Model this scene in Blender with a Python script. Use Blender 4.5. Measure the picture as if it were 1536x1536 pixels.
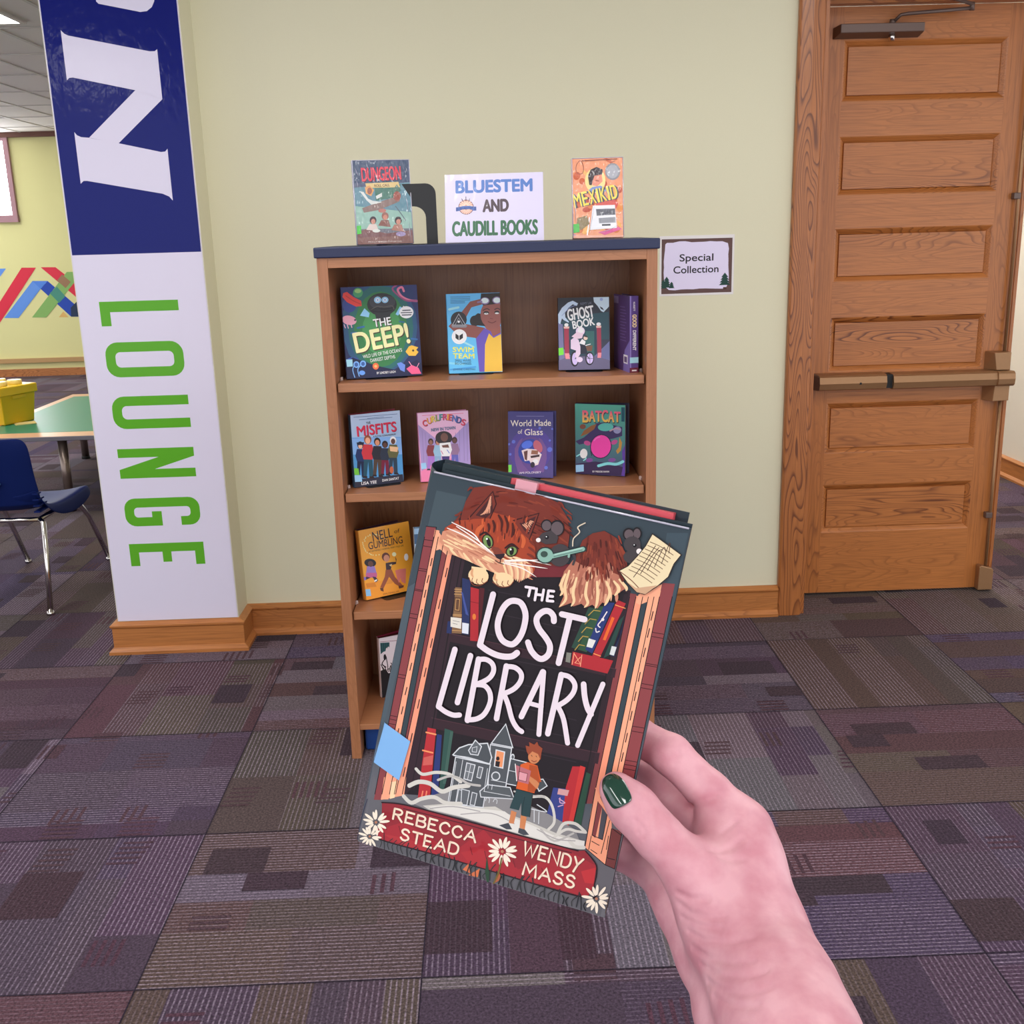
import bpy, math, random
import numpy as np
from mathutils import Vector, Matrix
for o in list(bpy.data.objects): bpy.data.objects.remove(o)
SC=bpy.context.scene; COL=SC.collection
# ------------------------------------------------------------------ camera, sky, exposure
cam=bpy.data.cameras.new('camera'); camo=bpy.data.objects.new('camera',cam); COL.objects.link(camo)
PITCH,YAW,ROLL,EYE=.2563,.0229,-.0284,1.5252
def cam_axes():
    cp,sp,cy,sy=math.cos(PITCH),math.sin(PITCH),math.cos(YAW),math.sin(YAW)
    F=Vector((sy*cp,cy*cp,-sp)); R=Vector((cy,-sy,0)); U=R.cross(F)
    cr,sr=math.cos(ROLL),math.sin(ROLL)
    return R*cr+U*sr, U*cr-R*sr, F
_R,_U,_F=cam_axes()
camo.matrix_world=Matrix(((_R.x,_U.x,-_F.x,0),(_R.y,_U.y,-_F.y,0),(_R.z,_U.z,-_F.z,EYE),(0,0,0,1)))
cam.sensor_width=36; cam.lens=36*1600/1536; cam.clip_start=.02; cam.clip_end=60
SC.camera=camo
W=bpy.data.worlds.new('world'); SC.world=W; W.use_nodes=True
bg=W.node_tree.nodes['Background']; bg.inputs[0].default_value=(.93,.94,1,1); bg.inputs[1].default_value=.98
SC.view_settings.view_transform='Standard'; SC.view_settings.look='None'; SC.view_settings.gamma=1; SC.view_settings.use_curve_mapping=False
SC.view_settings.exposure=0.86
LAMP=6.6          # ceiling panel strength
GAIN=1.0         # printed inks: photograph value -> reflectance
SC.cycles.max_bounces=8; SC.cycles.diffuse_bounces=4; SC.cycles.glossy_bounces=3; SC.cycles.transmission_bounces=4
SC.cycles.use_denoising=True; SC.cycles.caustics_reflective=False; SC.cycles.caustics_refractive=False; SC.cycles.sample_clamp_indirect=4
# ------------------------------------------------------------------ helpers
def lin(h,g=1.0):
    h=h.lstrip('#'); r=[]
    for i in (0,2,4):
        v=int(h[i:i+2],16)/255; v=v/12.92 if v<=.04045 else ((v+.055)/1.055)**2.4
        if g<0: v*=.70+.26*min(1,v/.6)      # deep offset inks
        r.append(min(v*abs(g),.93))
    return (*r,1.0)
def nmat(name):
    m=bpy.data.materials.new(name); m.use_nodes=True; nt=m.node_tree
    return m,nt,nt.nodes['Principled BSDF']
def link(nt,a,b): nt.links.new(a,b)
def node(nt,t,**k):
    n=nt.nodes.new(t)
    for a,b in k.items():
        if a.startswith('i_'):
            n.inputs[int(a[2:])].default_value=b
        else: setattr(n,a,b)
    return n
def plain(name,col,rough=.5,metal=0,coat=0,bump=0,bscale=200,var=0,spec=.5):
    m,nt,b=nmat(name); c=lin(col) if isinstance(col,str) else col
    b.inputs['Base Color'].default_value=c; b.inputs['Roughness'].default_value=rough; b.inputs['Metallic'].default_value=metal
    b.inputs['Coat Weight'].default_value=coat; b.inputs['Coat Roughness'].default_value=.08; b.inputs['Specular IOR Level'].default_value=spec
    if bump or var:
        tc=node(nt,'ShaderNodeTexCoord'); n=node(nt,'ShaderNodeTexNoise'); n.inputs['Scale'].default_value=bscale; n.inputs['Detail'].default_value=3
        link(nt,tc.outputs['Object'],n.inputs['Vector'])
        if bump:
            bp=node(nt,'ShaderNodeBump'); bp.inputs['Strength'].default_value=bump; bp.inputs['Distance'].default_value=.002
            link(nt,n.outputs['Fac'],bp.inputs['Height']); link(nt,bp.outputs['Normal'],b.inputs['Normal'])
        if var:
            mx=node(nt,'ShaderNodeMix',data_type='RGBA'); mx.inputs[6].default_value=tuple(v*(1-var) for v in c[:3])+(1,); mx.inputs[7].default_value=tuple(min(v*(1+var),1) for v in c[:3])+(1,)
            link(nt,n.outputs['Fac'],mx.inputs[0]); link(nt,mx.outputs[2],b.inputs['Base Color'])
    return m
def emit(name,col,s):
    m=bpy.data.materials.new(name); m.use_nodes=True; nt=m.node_tree; nt.nodes.clear()
    e=node(nt,'ShaderNodeEmission'); e.inputs[0].default_value=col; e.inputs[1].default_value=s
    o=node(nt,'ShaderNodeOutputMaterial'); link(nt,e.outputs[0],o.inputs[0]); return m
def ink(name,rough=.45,coat=0,crough=.05,wr=0,spec=.5):
    m,nt,b=nmat(name); a=node(nt,'ShaderNodeAttribute',attribute_name='ink'); link(nt,a.outputs['Color'],b.inputs['Base Color'])
    b.inputs['Roughness'].default_value=rough; b.inputs['Coat Weight'].default_value=coat; b.inputs['Coat Roughness'].default_value=crough; b.inputs['Specular IOR Level'].default_value=spec
    if wr:
        tc=node(nt,'ShaderNodeTexCoord'); mp=node(nt,'ShaderNodeMapping'); mp.inputs['Scale'].default_value=(18,18,10); n=node(nt,'ShaderNodeTexNoise'); n.inputs['Scale'].default_value=2.2; n.inputs['Detail'].default_value=2
        link(nt,tc.outputs['Object'],mp.inputs[0]); link(nt,mp.outputs[0],n.inputs['Vector'])
        bp=node(nt,'ShaderNodeBump'); bp.inputs['Strength'].default_value=wr; bp.inputs['Distance'].default_value=.01
        link(nt,n.outputs['Fac'],bp.inputs['Height']); link(nt,bp.outputs['Normal'],b.inputs['Coat Normal'])
    return m
def oak(name,light,dark,axis=2,fig=1.0,rough=.38,scale=1.0,coat=.15):
    """oak: fine pores stretched along the grain plus cathedral figure; axis = grain direction"""
    m,nt,b=nmat(name)
    tc=node(nt,'ShaderNodeTexCoord'); oi=node(nt,'ShaderNodeObjectInfo')
    off=node(nt,'ShaderNodeVectorMath',operation='SCALE'); cx=node(nt,'ShaderNodeCombineXYZ')
    for i in range(3): link(nt,oi.outputs['Random'],cx.inputs[i])
    link(nt,cx.outputs[0],off.inputs[0]); off.inputs['Scale'].default_value=17
    add=node(nt,'ShaderNodeVectorMath',operation='ADD'); link(nt,tc.outputs['Object'],add.inputs[0]); link(nt,off.outputs[0],add.inputs[1])
    def nz(al,ac,det,sc=1):
        mp=node(nt,'ShaderNodeMapping'); s=[ac*scale]*3; s[axis]=al*scale; mp.inputs['Scale'].default_value=s
        link(nt,add.outputs[0],mp.inputs[0]); n=node(nt,'ShaderNodeTexNoise'); n.inputs['Scale'].default_value=sc; n.inputs['Detail'].default_value=det; n.inputs['Roughness'].default_value=.55
        link(nt,mp.outputs[0],n.inputs['Vector']); return n.outputs['Fac']
    fine=nz(6,230,2); big=nz(1.5,11,1.2)
    mul=node(nt,'ShaderNodeMath',operation='MULTIPLY'); mul.inputs[1].default_value=24; link(nt,big,mul.inputs[0])
    fr=node(nt,'ShaderNodeMath',operation='FRACT'); link(nt,mul.outputs[0],fr.inputs[0])
    rp=node(nt,'ShaderNodeValToRGB'); e=rp.color_ramp.elements; e[0].position=.0; e[0].color=(.0,.0,.0,1); e[1].position=.6; e[1].color=(.22,.22,.22,1); x=e.new(.9); x.color=(1,1,1,1); x=e.new(1.0); x.color=(.0,.0,.0,1)
    link(nt,fr.outputs[0],rp.inputs[0])
    fm=node(nt,'ShaderNodeMath',operation='MULTIPLY'); link(nt,rp.outputs[0],fm.inputs[0]); 
    patch=nz(.5,3.0,1); pr=node(nt,'ShaderNodeMapRange'); pr.inputs[1].default_value=.38; pr.inputs[2].default_value=.62; pr.inputs[3].default_value=.15*fig; pr.inputs[4].default_value=.85*fig; link(nt,patch,pr.inputs[0]); link(nt,pr.outputs[0],fm.inputs[1])
    r2=node(nt,'ShaderNodeMapRange'); r2.inputs[1].default_value=.42; r2.inputs[2].default_value=.75; r2.inputs[4].default_value=.55; link(nt,fine,r2.inputs[0])
    mxm=node(nt,'ShaderNodeMath',operation='MAXIMUM'); link(nt,fm.outputs[0],mxm.inputs[0]); link(nt,r2.outputs[0],mxm.inputs[1])
    mx=node(nt,'ShaderNodeMix',data_type='RGBA'); mx.inputs[6].default_value=lin(light); mx.inputs[7].default_value=lin(dark); link(nt,mxm.outputs[0],mx.inputs[0]); link(nt,mx.outputs[2],b.inputs['Base Color'])
    b.inputs['Roughness'].default_value=rough; b.inputs['Coat Weight'].default_value=coat; b.inputs['Coat Roughness'].default_value=.2
    bp=node(nt,'ShaderNodeBump'); bp.inputs['Strength'].default_value=.12; bp.inputs['Distance'].default_value=.001; link(nt,fine,bp.inputs['Height']); link(nt,bp.outputs['Normal'],b.inputs['Normal'])
    return m
class MB:
    def __init__(s): s.v=[];s.f=[];s.m=[];s.c=[];s.sm=[]
    def face(s,pts,mi=0,col=None,smooth=False):
        k=len(s.v); s.v+=[tuple(p) for p in pts]; s.f.append(list(range(k,k+len(pts)))); s.m.append(mi); s.c.append(col); s.sm.append(smooth)
    def mesh(s,verts,faces,mi=0,col=None,smooth=False):
        k=len(s.v); s.v+=[tuple(p) for p in verts]
        for f in faces: s.f.append([i+k for i in f]); s.m.append(mi); s.c.append(col); s.sm.append(smooth)
        return s
    def box(s,x0,x1,y0,y1,z0,z1,mi=0,col=None):
        v=[(x,y,z) for z in (z0,z1) for y in (y0,y1) for x in (x0,x1)]
        s.mesh(v,[(0,2,3,1),(4,5,7,6),(0,1,5,4),(2,6,7,3),(0,4,6,2),(1,3,7,5)],mi,col); return s
    def prism(s,prof,ax,a0,a1,mi=0,col=None,smooth=False):
        # prof: 2D points on the two other axes (in order), extruded along ax
        def P(p,a):
            q=list(p); q.insert(ax,a); return q
        n=len(prof); s.mesh([P(p,a0) for p in prof]+[P(p,a1) for p in prof],[list(range(n))[::-1],list(range(n,2*n))]+[(i,(i+1)%n,(i+1)%n+n,i+n) for i in range(n)],mi,col,smooth); return s
    def tube(s,path,r,n=12,mi=0,col=None,cap=True):
        P=[Vector(p) for p in path]; R=r if isinstance(r,(list,tuple)) else [r]*len(P); k=len(s.v); fs=[]
        up=None
        for i,p in enumerate(P):
            t=(P[min(i+1,len(P)-1)]-P[max(i-1,0)]).normalized()
            if up is None: up=t.orthogonal().normalized()
            a=(up-t*up.dot(t)).normalized(); b=t.cross(a); up=a
            for j in range(n):
                q=j*2*math.pi/n; s.v.append(tuple(p+(a*math.cos(q)+b*math.sin(q))*R[i]))
        for i in range(len(P)-1):
            for j in range(n): fs.append((k+i*n+j,k+i*n+(j+1)%n,k+(i+1)*n+(j+1)%n,k+(i+1)*n+j))
        for f in fs: s.f.append(list(f)); s.m.append(mi); s.c.append(col); s.sm.append(True)
        if cap:
            for q in (list(range(k,k+n))[::-1],list(range(k+(len(P)-1)*n,k+len(P)*n))): s.f.append(q); s.m.append(mi); s.c.append(col); s.sm.append(False)
        return s
    def build(s,name,mats,parent=None,bevel=0,loc=None,seg=2):
        me=bpy.data.meshes.new(name); me.from_pydata(s.v,[],s.f)
        for m in (mats if isinstance(mats,(list,tuple)) else [mats]): me.materials.append(m)
        me.polygons.foreach_set('material_index',s.m); me.polygons.foreach_set('use_smooth',s.sm)
        if any(c is not None for c in s.c):
            at=me.color_attributes.new('ink','FLOAT_COLOR','CORNER'); buf=[]
            for f,c in zip(s.f,s.c):
                if c is None: c=(.5,.5,.5,1)
                if isinstance(c[0],(tuple,list)):
                    for q in c: buf+=q
                else:
                    for _ in f: buf+=c
            at.data.foreach_set('color',buf)
        me.validate(); me.update()
        o=bpy.data.objects.new(name,me); COL.objects.link(o)
        if parent: o.parent=parent
        if loc: o.location=loc
        if bevel:
            b=o.modifiers.new('bevel','BEVEL'); b.width=bevel; b.segments=seg; b.limit_method='ANGLE'; b.angle_limit=.6
        return o
def tag(o,label=None,cat=None,group=None,kind=None):
    if label: o['label']=label
    if cat: o['category']=cat
    if group: o['group']=group
    if kind: o['kind']=kind
    return o
def thing(name,label,cat,loc=(0,0,0),rz=0,group=None):
    o=bpy.data.objects.new(name,None); COL.objects.link(o); o.location=loc; o.rotation_euler=(0,0,rz); o.empty_display_size=.1
    return tag(o,label,cat,group)
def struct(name,mb,mat,parent=None,bevel=0):
    return tag(mb.build(name,mat,parent,bevel),kind='structure')
# ------------------------------------------------------------------ flat printed artwork
ART={}
ART['hero']=(146.0,216.0,[("P",75,90,98,5.3,206.1,22.9,206.2,23.4,185.5,9.2,159.3,3.8,169.5),
("P",70,86,96,134.2,211,145.1,213.5,146,155.5,136.6,175.1),
("P",84,97,106,0,149.4,5.4,154.5,2.1,68.2,0,70.9),
("P",86,98,107,140.6,139.4,143.4,154.8,144,84.8,140.8,87.6),
("P",109,108,114,1.8,40.6,20.3,10.5,27.3,0,4,.8),
("P",111,108,114,142.2,69.3,146,74.5,146,10.4,136.9,11.2,136.8,37.7),
("P",105,104,110,2.2,15,143.2,13.1,143.7,.4,.7,.6),
("L",),
("P",60,73,81,11.5,182.7,21.5,184.4,20.8,36.9,12.4,34.5),
("P",143,71,75,3.7,185.3,9.1,186,9.1,27.2,5,26.1),
("P",240,169,139,8.9,184.6,11.6,184.6,13.4,28.8,9,27.5),
("P",138,70,72,15.2,177.7,18.5,177.9,17,33,16.2,32.7),
("P",238,159,131,18.4,174.8,21.4,175,20.8,34.1,17,33),
("P",58,38,48,21.4,173.6,25.6,174,30.5,36.9,20.8,34.1),
("L",),
("P",242,176,145,10.9,184.2,14.4,181.2,21.6,174.2,18.9,171.9,14,174.6,10.8,172.8),
("P",240,169,139,9.3,27.3,8.3,40.5,21.1,44.2,22,33.7),
("P",255,208,172,14.2,29.3,12.8,38.9,16.3,40.5,16.8,30.8),
("L",),
("S",36,26,32,.44,0,0,3.8,179.2,5,29.5),
("S",36,26,32,.44,0,0,9.1,180.4,9.1,30.7),
("S",36,26,32,.44,0,0,11.6,181,13.4,31.9),
("S",36,26,32,.44,0,0,15.2,181.9,16.2,32.7),
("S",36,26,32,.44,0,0,18.5,182.6,17,33),
("S",36,26,32,.44,0,0,21.5,183.3,20.8,34.1),
("S",36,26,32,.44,0,0,23.2,183.7,25.4,35.4),
("S",36,26,32,.44,0,0,25.2,184.2,30.5,36.9),
("S",36,26,32,.42,0,0,3.4,185.3,9.5,186,9.1,172.1),
("S",77,37,41,.42,0,0,3.8,177.8,9,178.2),
("S",77,37,41,.42,0,0,3.8,174.2,9,174.6),
("S",77,37,41,.42,0,0,3.9,161.4,9,161.7),
("S",77,37,41,.42,0,0,3.9,160.2,9,160.6),
("S",77,37,41,.42,0,0,4,149.5,8.9,149.8),
("S",77,37,41,.42,0,0,4,148.8,8.9,149.1),
("S",77,37,41,.42,0,0,4.1,135.4,8.9,135.8),
("S",77,37,41,.42,0,0,4.1,133,8.9,133.4),
("S",77,37,41,.42,0,0,4.4,100.2,8.9,100.5),
("S",77,37,41,.42,0,0,4.4,98.3,8.9,98.6),
("S",77,37,41,.42,0,0,4.6,76,8.9,76.3),
("S",77,37,41,.42,0,0,4.6,73.9,8.9,74.2),
("S",77,37,41,.42,0,0,4.6,71.3,8.9,71.6),
("S",77,37,41,.43,0,0,4.8,50.3,8.8,50.6),
("S",58,34,38,.56,0,0,10.6,168.5,10.5,164.3),
("S",58,34,38,.56,0,0,10.7,158.8,10.5,154.6),
("S",58,34,38,.56,0,0,10.7,150.4,10.6,146.2),
("S",58,34,38,.56,0,0,10.8,139.2,10.7,134.9),
("S",58,34,38,.56,0,0,10.8,130.8,10.7,126.5),
("S",58,34,38,.56,0,0,10.9,119.5,10.8,115.3),
("S",58,34,38,.56,0,0,11,108.2,10.8,104),
("S",58,34,38,.56,0,0,11.1,94.1,10.9,89.8),
("S",58,34,38,.56,0,0,11.1,82.8,11,78.5),
("S",58,34,38,.56,0,0,11.2,70,11.1,65.7),
("S",58,34,38,.57,0,0,11.3,58.6,11.1,54.2),
("S",58,34,38,.55,0,0,20.3,165.2,20.2,160.2),
("S",58,34,38,.55,0,0,20.1,147.1,20,142),
("S",58,34,38,.56,0,0,20,124.6,19.9,119.6),
("S",58,34,38,.56,0,0,19.8,107.7,19.7,102.6),
("S",58,34,38,.56,0,0,19.7,89.3,19.6,84.2),
("S",58,34,38,.56,0,0,19.5,69.4,19.4,64.3),
("S",58,34,38,.56,0,0,19.4,49.4,19.3,44.2),
("L",),
("P",58,38,48,114.8,175.6,122.2,176.8,123.1,58.2,115.7,56),
("P",138,70,72,122.2,175.4,125.5,175.6,126.4,59.1,123.1,58.2),
("P",240,159,130,125.5,174.8,129,175.2,130,60.2,126.4,59.1),
("P",60,73,81,129,172.4,131.9,172.5,132.9,61,130,60.2),
("P",242,173,142,131.8,179.7,137.6,180.6,138.7,62.7,132.9,61),
("P",145,73,76,137.6,184.7,144,185.7,145.3,64.6,138.7,62.7),
("P",242,173,142,126.6,175.8,137.5,184,137.4,177.1,128.5,170.6,126.2,171),
("L",),
("S",36,26,32,.42,0,0,114.8,171.6,115.7,56),
("S",36,26,32,.42,0,0,117.6,172.3,118.5,56.8),
("S",36,26,32,.42,0,0,120.2,172.9,121,57.6),
("S",36,26,32,.42,0,0,122.2,173.4,123.1,58.2),
("S",36,26,32,.42,0,0,125.5,174.2,126.4,59.1),
("S",36,26,32,.41,0,0,129,175,130,60.2),
("S",36,26,32,.41,0,0,131.9,175.7,132.9,61),
("S",36,26,32,.41,0,0,134.8,176.4,135.8,61.9),
("S",36,26,32,.41,0,0,137.6,177.1,138.7,62.7),
("S",36,26,32,.41,0,0,144.1,178.7,145.3,64.6),
("S",77,37,41,.39,0,0,137.8,157.8,144.3,158.3),
("S",77,37,41,.39,0,0,137.8,155.6,144.3,156),
("S",77,37,41,.39,0,0,138,140.8,144.5,141.3),
("S",77,37,41,.39,0,0,138,139.8,144.5,140.3),
("S",77,37,41,.39,0,0,138.1,129.7,144.6,130.2),
("S",77,37,41,.39,0,0,138.1,127.4,144.6,127.9),
("S",77,37,41,.39,0,0,138.3,106.1,144.8,106.7),
("S",77,37,41,.39,0,0,138.4,103.4,144.9,104),
("S",77,37,41,.39,0,0,138.5,87.2,145,87.8),
("S",77,37,41,.39,0,0,138.5,84.8,145.1,85.4),
("S",77,37,41,.39,0,0,138.6,82.5,145.1,83.1),
("S",58,34,38,.52,0,0,136,168.7,135.9,163.9),
("S",58,34,38,.52,0,0,136.1,159.4,136,154.6),
("S",58,34,38,.52,0,0,136.2,148.7,136.1,143.9),
("S",58,34,38,.52,0,0,136.3,135.3,136.3,130.4),
("S",58,34,38,.52,0,0,136.4,124.5,136.4,119.7),
("S",58,34,38,.52,0,0,136.5,113.8,136.5,108.9),
("S",58,34,38,.52,0,0,136.6,101.6,136.6,96.7),
("S",58,34,38,.52,0,0,136.7,90.8,136.7,85.9),
("L",),
("P",242,168,136,126.1,68.4,138.5,52.6,139.3,48.8,140.2,28.5,127.5,34.5,126.5,54.4),
("P",138,70,72,129.1,61.1,131.9,59,131.9,41.3,129.8,42.3),
("P",85,83,92,131.9,59,135.4,55.6,135.8,41.5,133.3,41.6),
("P",125,63,61,139.5,49.1,145.1,48.7,145.5,27.8,140.3,28.6),
("L",),
("S",36,26,32,.4,0,0,126.3,67.3,127.5,34.5,140.2,28.5),
("S",36,26,32,.4,0,0,129.1,61.1,129.8,42.3,135.8,41.5,135.4,55.6),
("S",36,26,32,.4,0,0,139.3,48.8,140.2,28.5,145.5,27.8,145.1,48.7),
("S",36,26,32,.4,0,0,137.3,52.9,136.7,33.9),
("S",36,26,32,.4,0,0,129.5,41.7,129.7,34.1),
("S",36,26,32,.4,0,0,138.5,44.4,139,36.9),
("S",36,26,32,.4,0,0,139.8,48.9,144.9,46.9),
("S",36,26,32,.4,0,0,140.4,32.6,144.5,32.7),
("S",36,26,32,.4,0,0,130.4,39,134.7,38),
("S",36,26,32,.4,0,0,130.8,34.4,134.5,33.2),
("L",),
("P",36,27,34,24.5,174.3,53.7,175.2,92.3,175.6,121.3,175.2,121.8,126.1,122.1,74.4,121.2,46.6,78.2,46.5,23.1,34.7,29.7,46.6),
("L",),
("P",59,37,46,27.5,130,123.5,133.8,123.6,129,27.3,125.4),
("P",59,37,46,28.7,81.1,124.5,87.1,124.7,81.1,28.9,75.4),
("P",58,38,48,24.5,174.3,29.2,174.3,32,51.6,29.4,46.6,26.7,38.6),
("P",51,34,42,119,173.9,121.3,175.2,122.1,74.4,119.5,73.6),
("L",),
("S",51,40,49,.55,1,0,45.9,158.9,95.3,161.4),
("S",51,40,49,.55,1,0,48.4,147.1,98,148.8),
("S",51,40,49,.55,1,0,50.9,135.2,100.7,136.1),
("S",51,40,49,.55,1,0,53.4,123.4,102.8,126.5),
("S",51,40,49,.55,1,0,55.9,111.5,105.5,113.9),
("S",51,40,49,.55,1,0,58.5,99.7,108.2,101.2),
("S",51,40,49,.55,1,0,61,87.8,110.2,91.6),
("S",51,40,49,.55,1,0,63.5,75.9,112.9,78.9),
("S",51,40,49,.55,1,0,66,64,115.6,66.2),
("S",85,51,60,.42,0,0,27.5,130,123.5,133.8),
("S",85,51,60,.42,0,0,28.7,81.1,124.5,87.1),
("S",29,22,27,.55,0,0,27.1,174.1,31.1,47),
("S",29,22,27,.52,0,0,118.1,168.3,119.8,72.3),
("L",),
("P",44,55,102,29.9,161.9,34.8,161.9,40,131.8,36.1,131.6),
("P",44,55,102,26.7,136.4,29.4,137.1,30.1,130.1,27.3,129.8),
("P",138,106,76,27.1,156,30.7,156.5,35.9,131.5,30.3,130.5),
("P",176,47,56,35.6,158.1,40.5,158.1,46.1,129.7,41.5,129),
("P",92,32,40,40.6,158.9,43.5,159.2,45.1,144.2,46.6,130.3),
("L",),
("P",216,210,200,27.9,139.1,34.2,139.9,35,134.1,28.9,133.8),
("P",213,216,224,35,137.7,38.8,138,39.7,132.3,36,132),
("P",74,90,154,30.6,154.9,32.1,153.7,37.7,142.3,36,142.7),
("E",217,130,60,40.96,142.5,41.96,142.75,41.31,140.84),
("P",106,74,54,27.8,150.6,31.4,151.1,32.7,143.1,29,143),
("L",),
("S",202,162,108,.32,0,0,26.9,154.8,30.9,155.4),
("S",202,162,108,.32,0,0,27.1,153.6,31.1,154.3),
("S",202,162,108,.32,0,0,27.3,152.1,31.4,152.8),
("S",202,162,108,.32,0,0,28.9,140.9,33.8,141.8),
("S",202,162,108,.32,0,0,29,140.2,33.9,141.1),
("S",202,162,108,.32,0,0,30.2,132.1,35.6,133.1),
("S",202,162,108,.32,0,1,28.8,149.7,30.9,150,31.7,143.9,29.6,143.7),
("S",106,106,112,.24,1,0,29.4,137.5,33.4,137.7),
("S",106,106,112,.24,1,0,29.7,136,32.5,136.1),
("S",122,31,42,.31,0,0,37.3,150.2,42.1,150.4),
("P",47,79,66,102,162.9,105.5,163,100.6,138.9,97.4,139.3),
("P",53,88,63,105.3,164.1,109.7,165.2,106.1,138.8,101,139),
("P",44,60,120,110.3,167.7,115.1,168.4,109.1,138.8,105,140),
("P",176,47,56,116.2,170.3,121,169.5,113.4,137.1,109.4,137.7),
("P",43,74,68,119.3,159.5,121.6,163.1,118.7,140.8,115.5,137.7),
("P",42,48,80,122.2,153.3,122,160.9,121.2,139.9,118.9,140.1),
("L",),
("S",179,154,76,.45,0,0,108.4,162.2,105,161.9,102.8,158.5),
("S",179,154,76,.45,0,0,107.3,157.1,104,156.9,102,153.5),
("S",179,154,76,.45,0,0,106.2,152.1,103.1,151.9,101.2,148.5),
("S",179,154,76,.45,0,0,105.1,147,102.2,146.8,100.4,143.4),
("S",179,154,76,.45,0,0,104.1,141.9,101.2,141.8,99.6,138.4),
("P",217,217,212,105.6,146.4,109.5,146.2,108.5,141.7,105.3,141.7),
("P",207,210,210,118.5,145.4,121.2,145.5,120.7,140.6,118.3,140.7),
("P",224,112,47,115.2,160.8,116.8,160.4,114.6,147.5,113.1,147.5),
("S",224,216,216,.6,1,0,112.1,162.7,110.4,158,109.6,156.3),
("E",224,216,216,110.78,158.14,111.58,158.34,110.95,157.33),
("S",224,216,216,.6,1,0,109.9,156.8,108.9,154.6,110.2,153.7),
("S",224,216,216,.6,1,0,108.1,152.5,108.9,150.7,110.3,151.5),
("S",240,160,96,.45,0,0,115.7,167.4,121.2,166.9),
("S",240,160,96,.45,0,0,109.9,139,113.8,138.6),
("P",176,47,56,98.6,137.2,120.9,137.9,119.4,130.3,99.2,130),
("P",138,138,128,95.4,136,98,136.3,98.4,130.9,95.9,130.9),
("L",),
("S",232,160,128,.46,0,0,99.5,136.7,99.7,130.5),
("S",232,160,128,.45,0,0,103.8,136.6,104.3,130.5),
("S",232,160,128,.46,0,0,100,136,104.1,131.6,101,131.6,103.3,135.3),
("L",),
("P",181,51,58,27.6,75.2,32.6,75.5,37.4,33.9,30.5,31.3,28.7,53.7),
("P",47,60,120,33.7,73,36.5,73.2,42,35.2,38,34),
("P",54,90,82,37.4,77.3,42.5,77.1,44.4,49.3,43.3,35.6,42.3,35.3),
("P",72,104,94,40.9,76.6,42.6,76.7,44.3,47,42.7,46.6),
("L",),
("S",239,154,106,.88,0,0,27.4,72.3,33,72.6),
("S",239,154,106,.88,0,0,27.5,61.8,33.4,62),
("S",229,138,106,.77,0,0,32.3,39.1,32.3,32.4),
("S",229,138,106,.77,0,0,34.5,39.7,34.7,33.1),
("P",199,102,94,28.9,58,34,60.8,34.6,55.4,29.3,53.4),
("P",60,71,138,103.8,61.9,112.7,63.4,112.6,43.8,103.4,41.1),
("P",181,48,56,111.6,76.1,116.7,77.5,116.3,41.6,112.8,42.8,110.5,63.8),
("P",200,64,60,115.6,77.7,118.6,77.5,118.4,46.6,115.9,45.9),
("P",47,84,66,119.6,75.1,122.1,74.7,122.9,45.8,118.9,44.6),
("L",),
("P",202,160,160,106.7,62.2,112.6,62.8,112.3,59.5,106.7,58.9),
("S",207,168,192,.53,1,0,108.2,56.7,111.7,55.5,109.2,54.8,108.6,57.3),
("S",207,168,192,.53,1,0,108.6,52.4,111,54),
("L",),
("P",143,141,142,28.3,30.7,35.1,36.6,45.2,42.8,65,45.2,81.8,50.1,104.4,46.8,120.3,42.8,126.7,33.3,117.5,31.1,84.7,31.1,56.9,30.6,37.8,29.5),
("L",),
("P",198,195,188,34,31.2,46.7,36,59.9,37.6,74.5,42.5,82.7,40.5,95,39.7,110.6,37.8,125.7,37.9,127.2,33.5,117.3,31.6,84.6,31.3,56.7,31.2,37.7,30),
("L",),
("P",89,93,98,64.7,75.5,76.8,76.6,78.2,52.3,68.3,51.7),
("S",207,210,214,.54,0,1,64.7,75.5,76.8,76.6,78.2,52.3,68.3,51.7),
("P",89,93,98,46.8,63.3,67,64.6,67.9,40,47.9,36.4),
("S",207,210,214,.54,0,1,46.8,63.3,67,64.6,67.9,40,47.9,36.4),
("P",79,85,90,77.5,71,86.9,71.3,89,57.6,77.9,56.7),
("S",207,210,214,.53,0,1,77.5,71,86.9,71.3,89,57.6,77.9,56.7),
("P",79,85,90,92.7,63.1,97.3,64.8,100.3,61.8,96.6,57.7),
("S",207,210,214,.53,0,1,92.7,63.1,97.3,64.8,100.3,61.8,96.6,57.7),
("L",),
("P",84,89,94,70.8,88.9,77.3,77.3,65.1,76.3),
("S",207,210,214,.64,0,1,70.8,88.9,77.3,77.3,65.1,76.3),
("P",84,89,94,45,64.1,47.9,68.9,52.6,72.1,63,75.8,66.9,68.7,66.6,64.9,51.1,64.3),
("S",207,210,214,.65,0,1,45,64.1,47.9,68.9,52.6,72.1,63,75.8,66.9,68.7,66.6,64.9,51.1,64.3),
("P",95,100,104,64.3,48.4,67.8,53.2,80.5,55.2,84.1,49.6,65.5,45.4),
("S",207,210,214,.54,0,1,64.3,48.4,67.8,53.2,80.5,55.2,84.1,49.6,65.5,45.4),
("L",),
("P",106,111,116,53.3,69,55.9,75.6,60,73.1,59.1,67.8,54.8,67.2),
("S",207,210,214,.54,0,1,53.3,69,55.9,75.6,60,73.1,59.1,67.8,54.8,67.2),
("P",227,154,110,68.5,73.5,73.4,73.6,74.2,64.6,69.4,64.4),
("S",207,210,214,.64,0,1,68.5,73.5,73.4,73.6,74.2,64.6,69.4,64.4),
("E",207,210,214,71.3,59.17,73.81,59.89,71.83,56.68),
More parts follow.
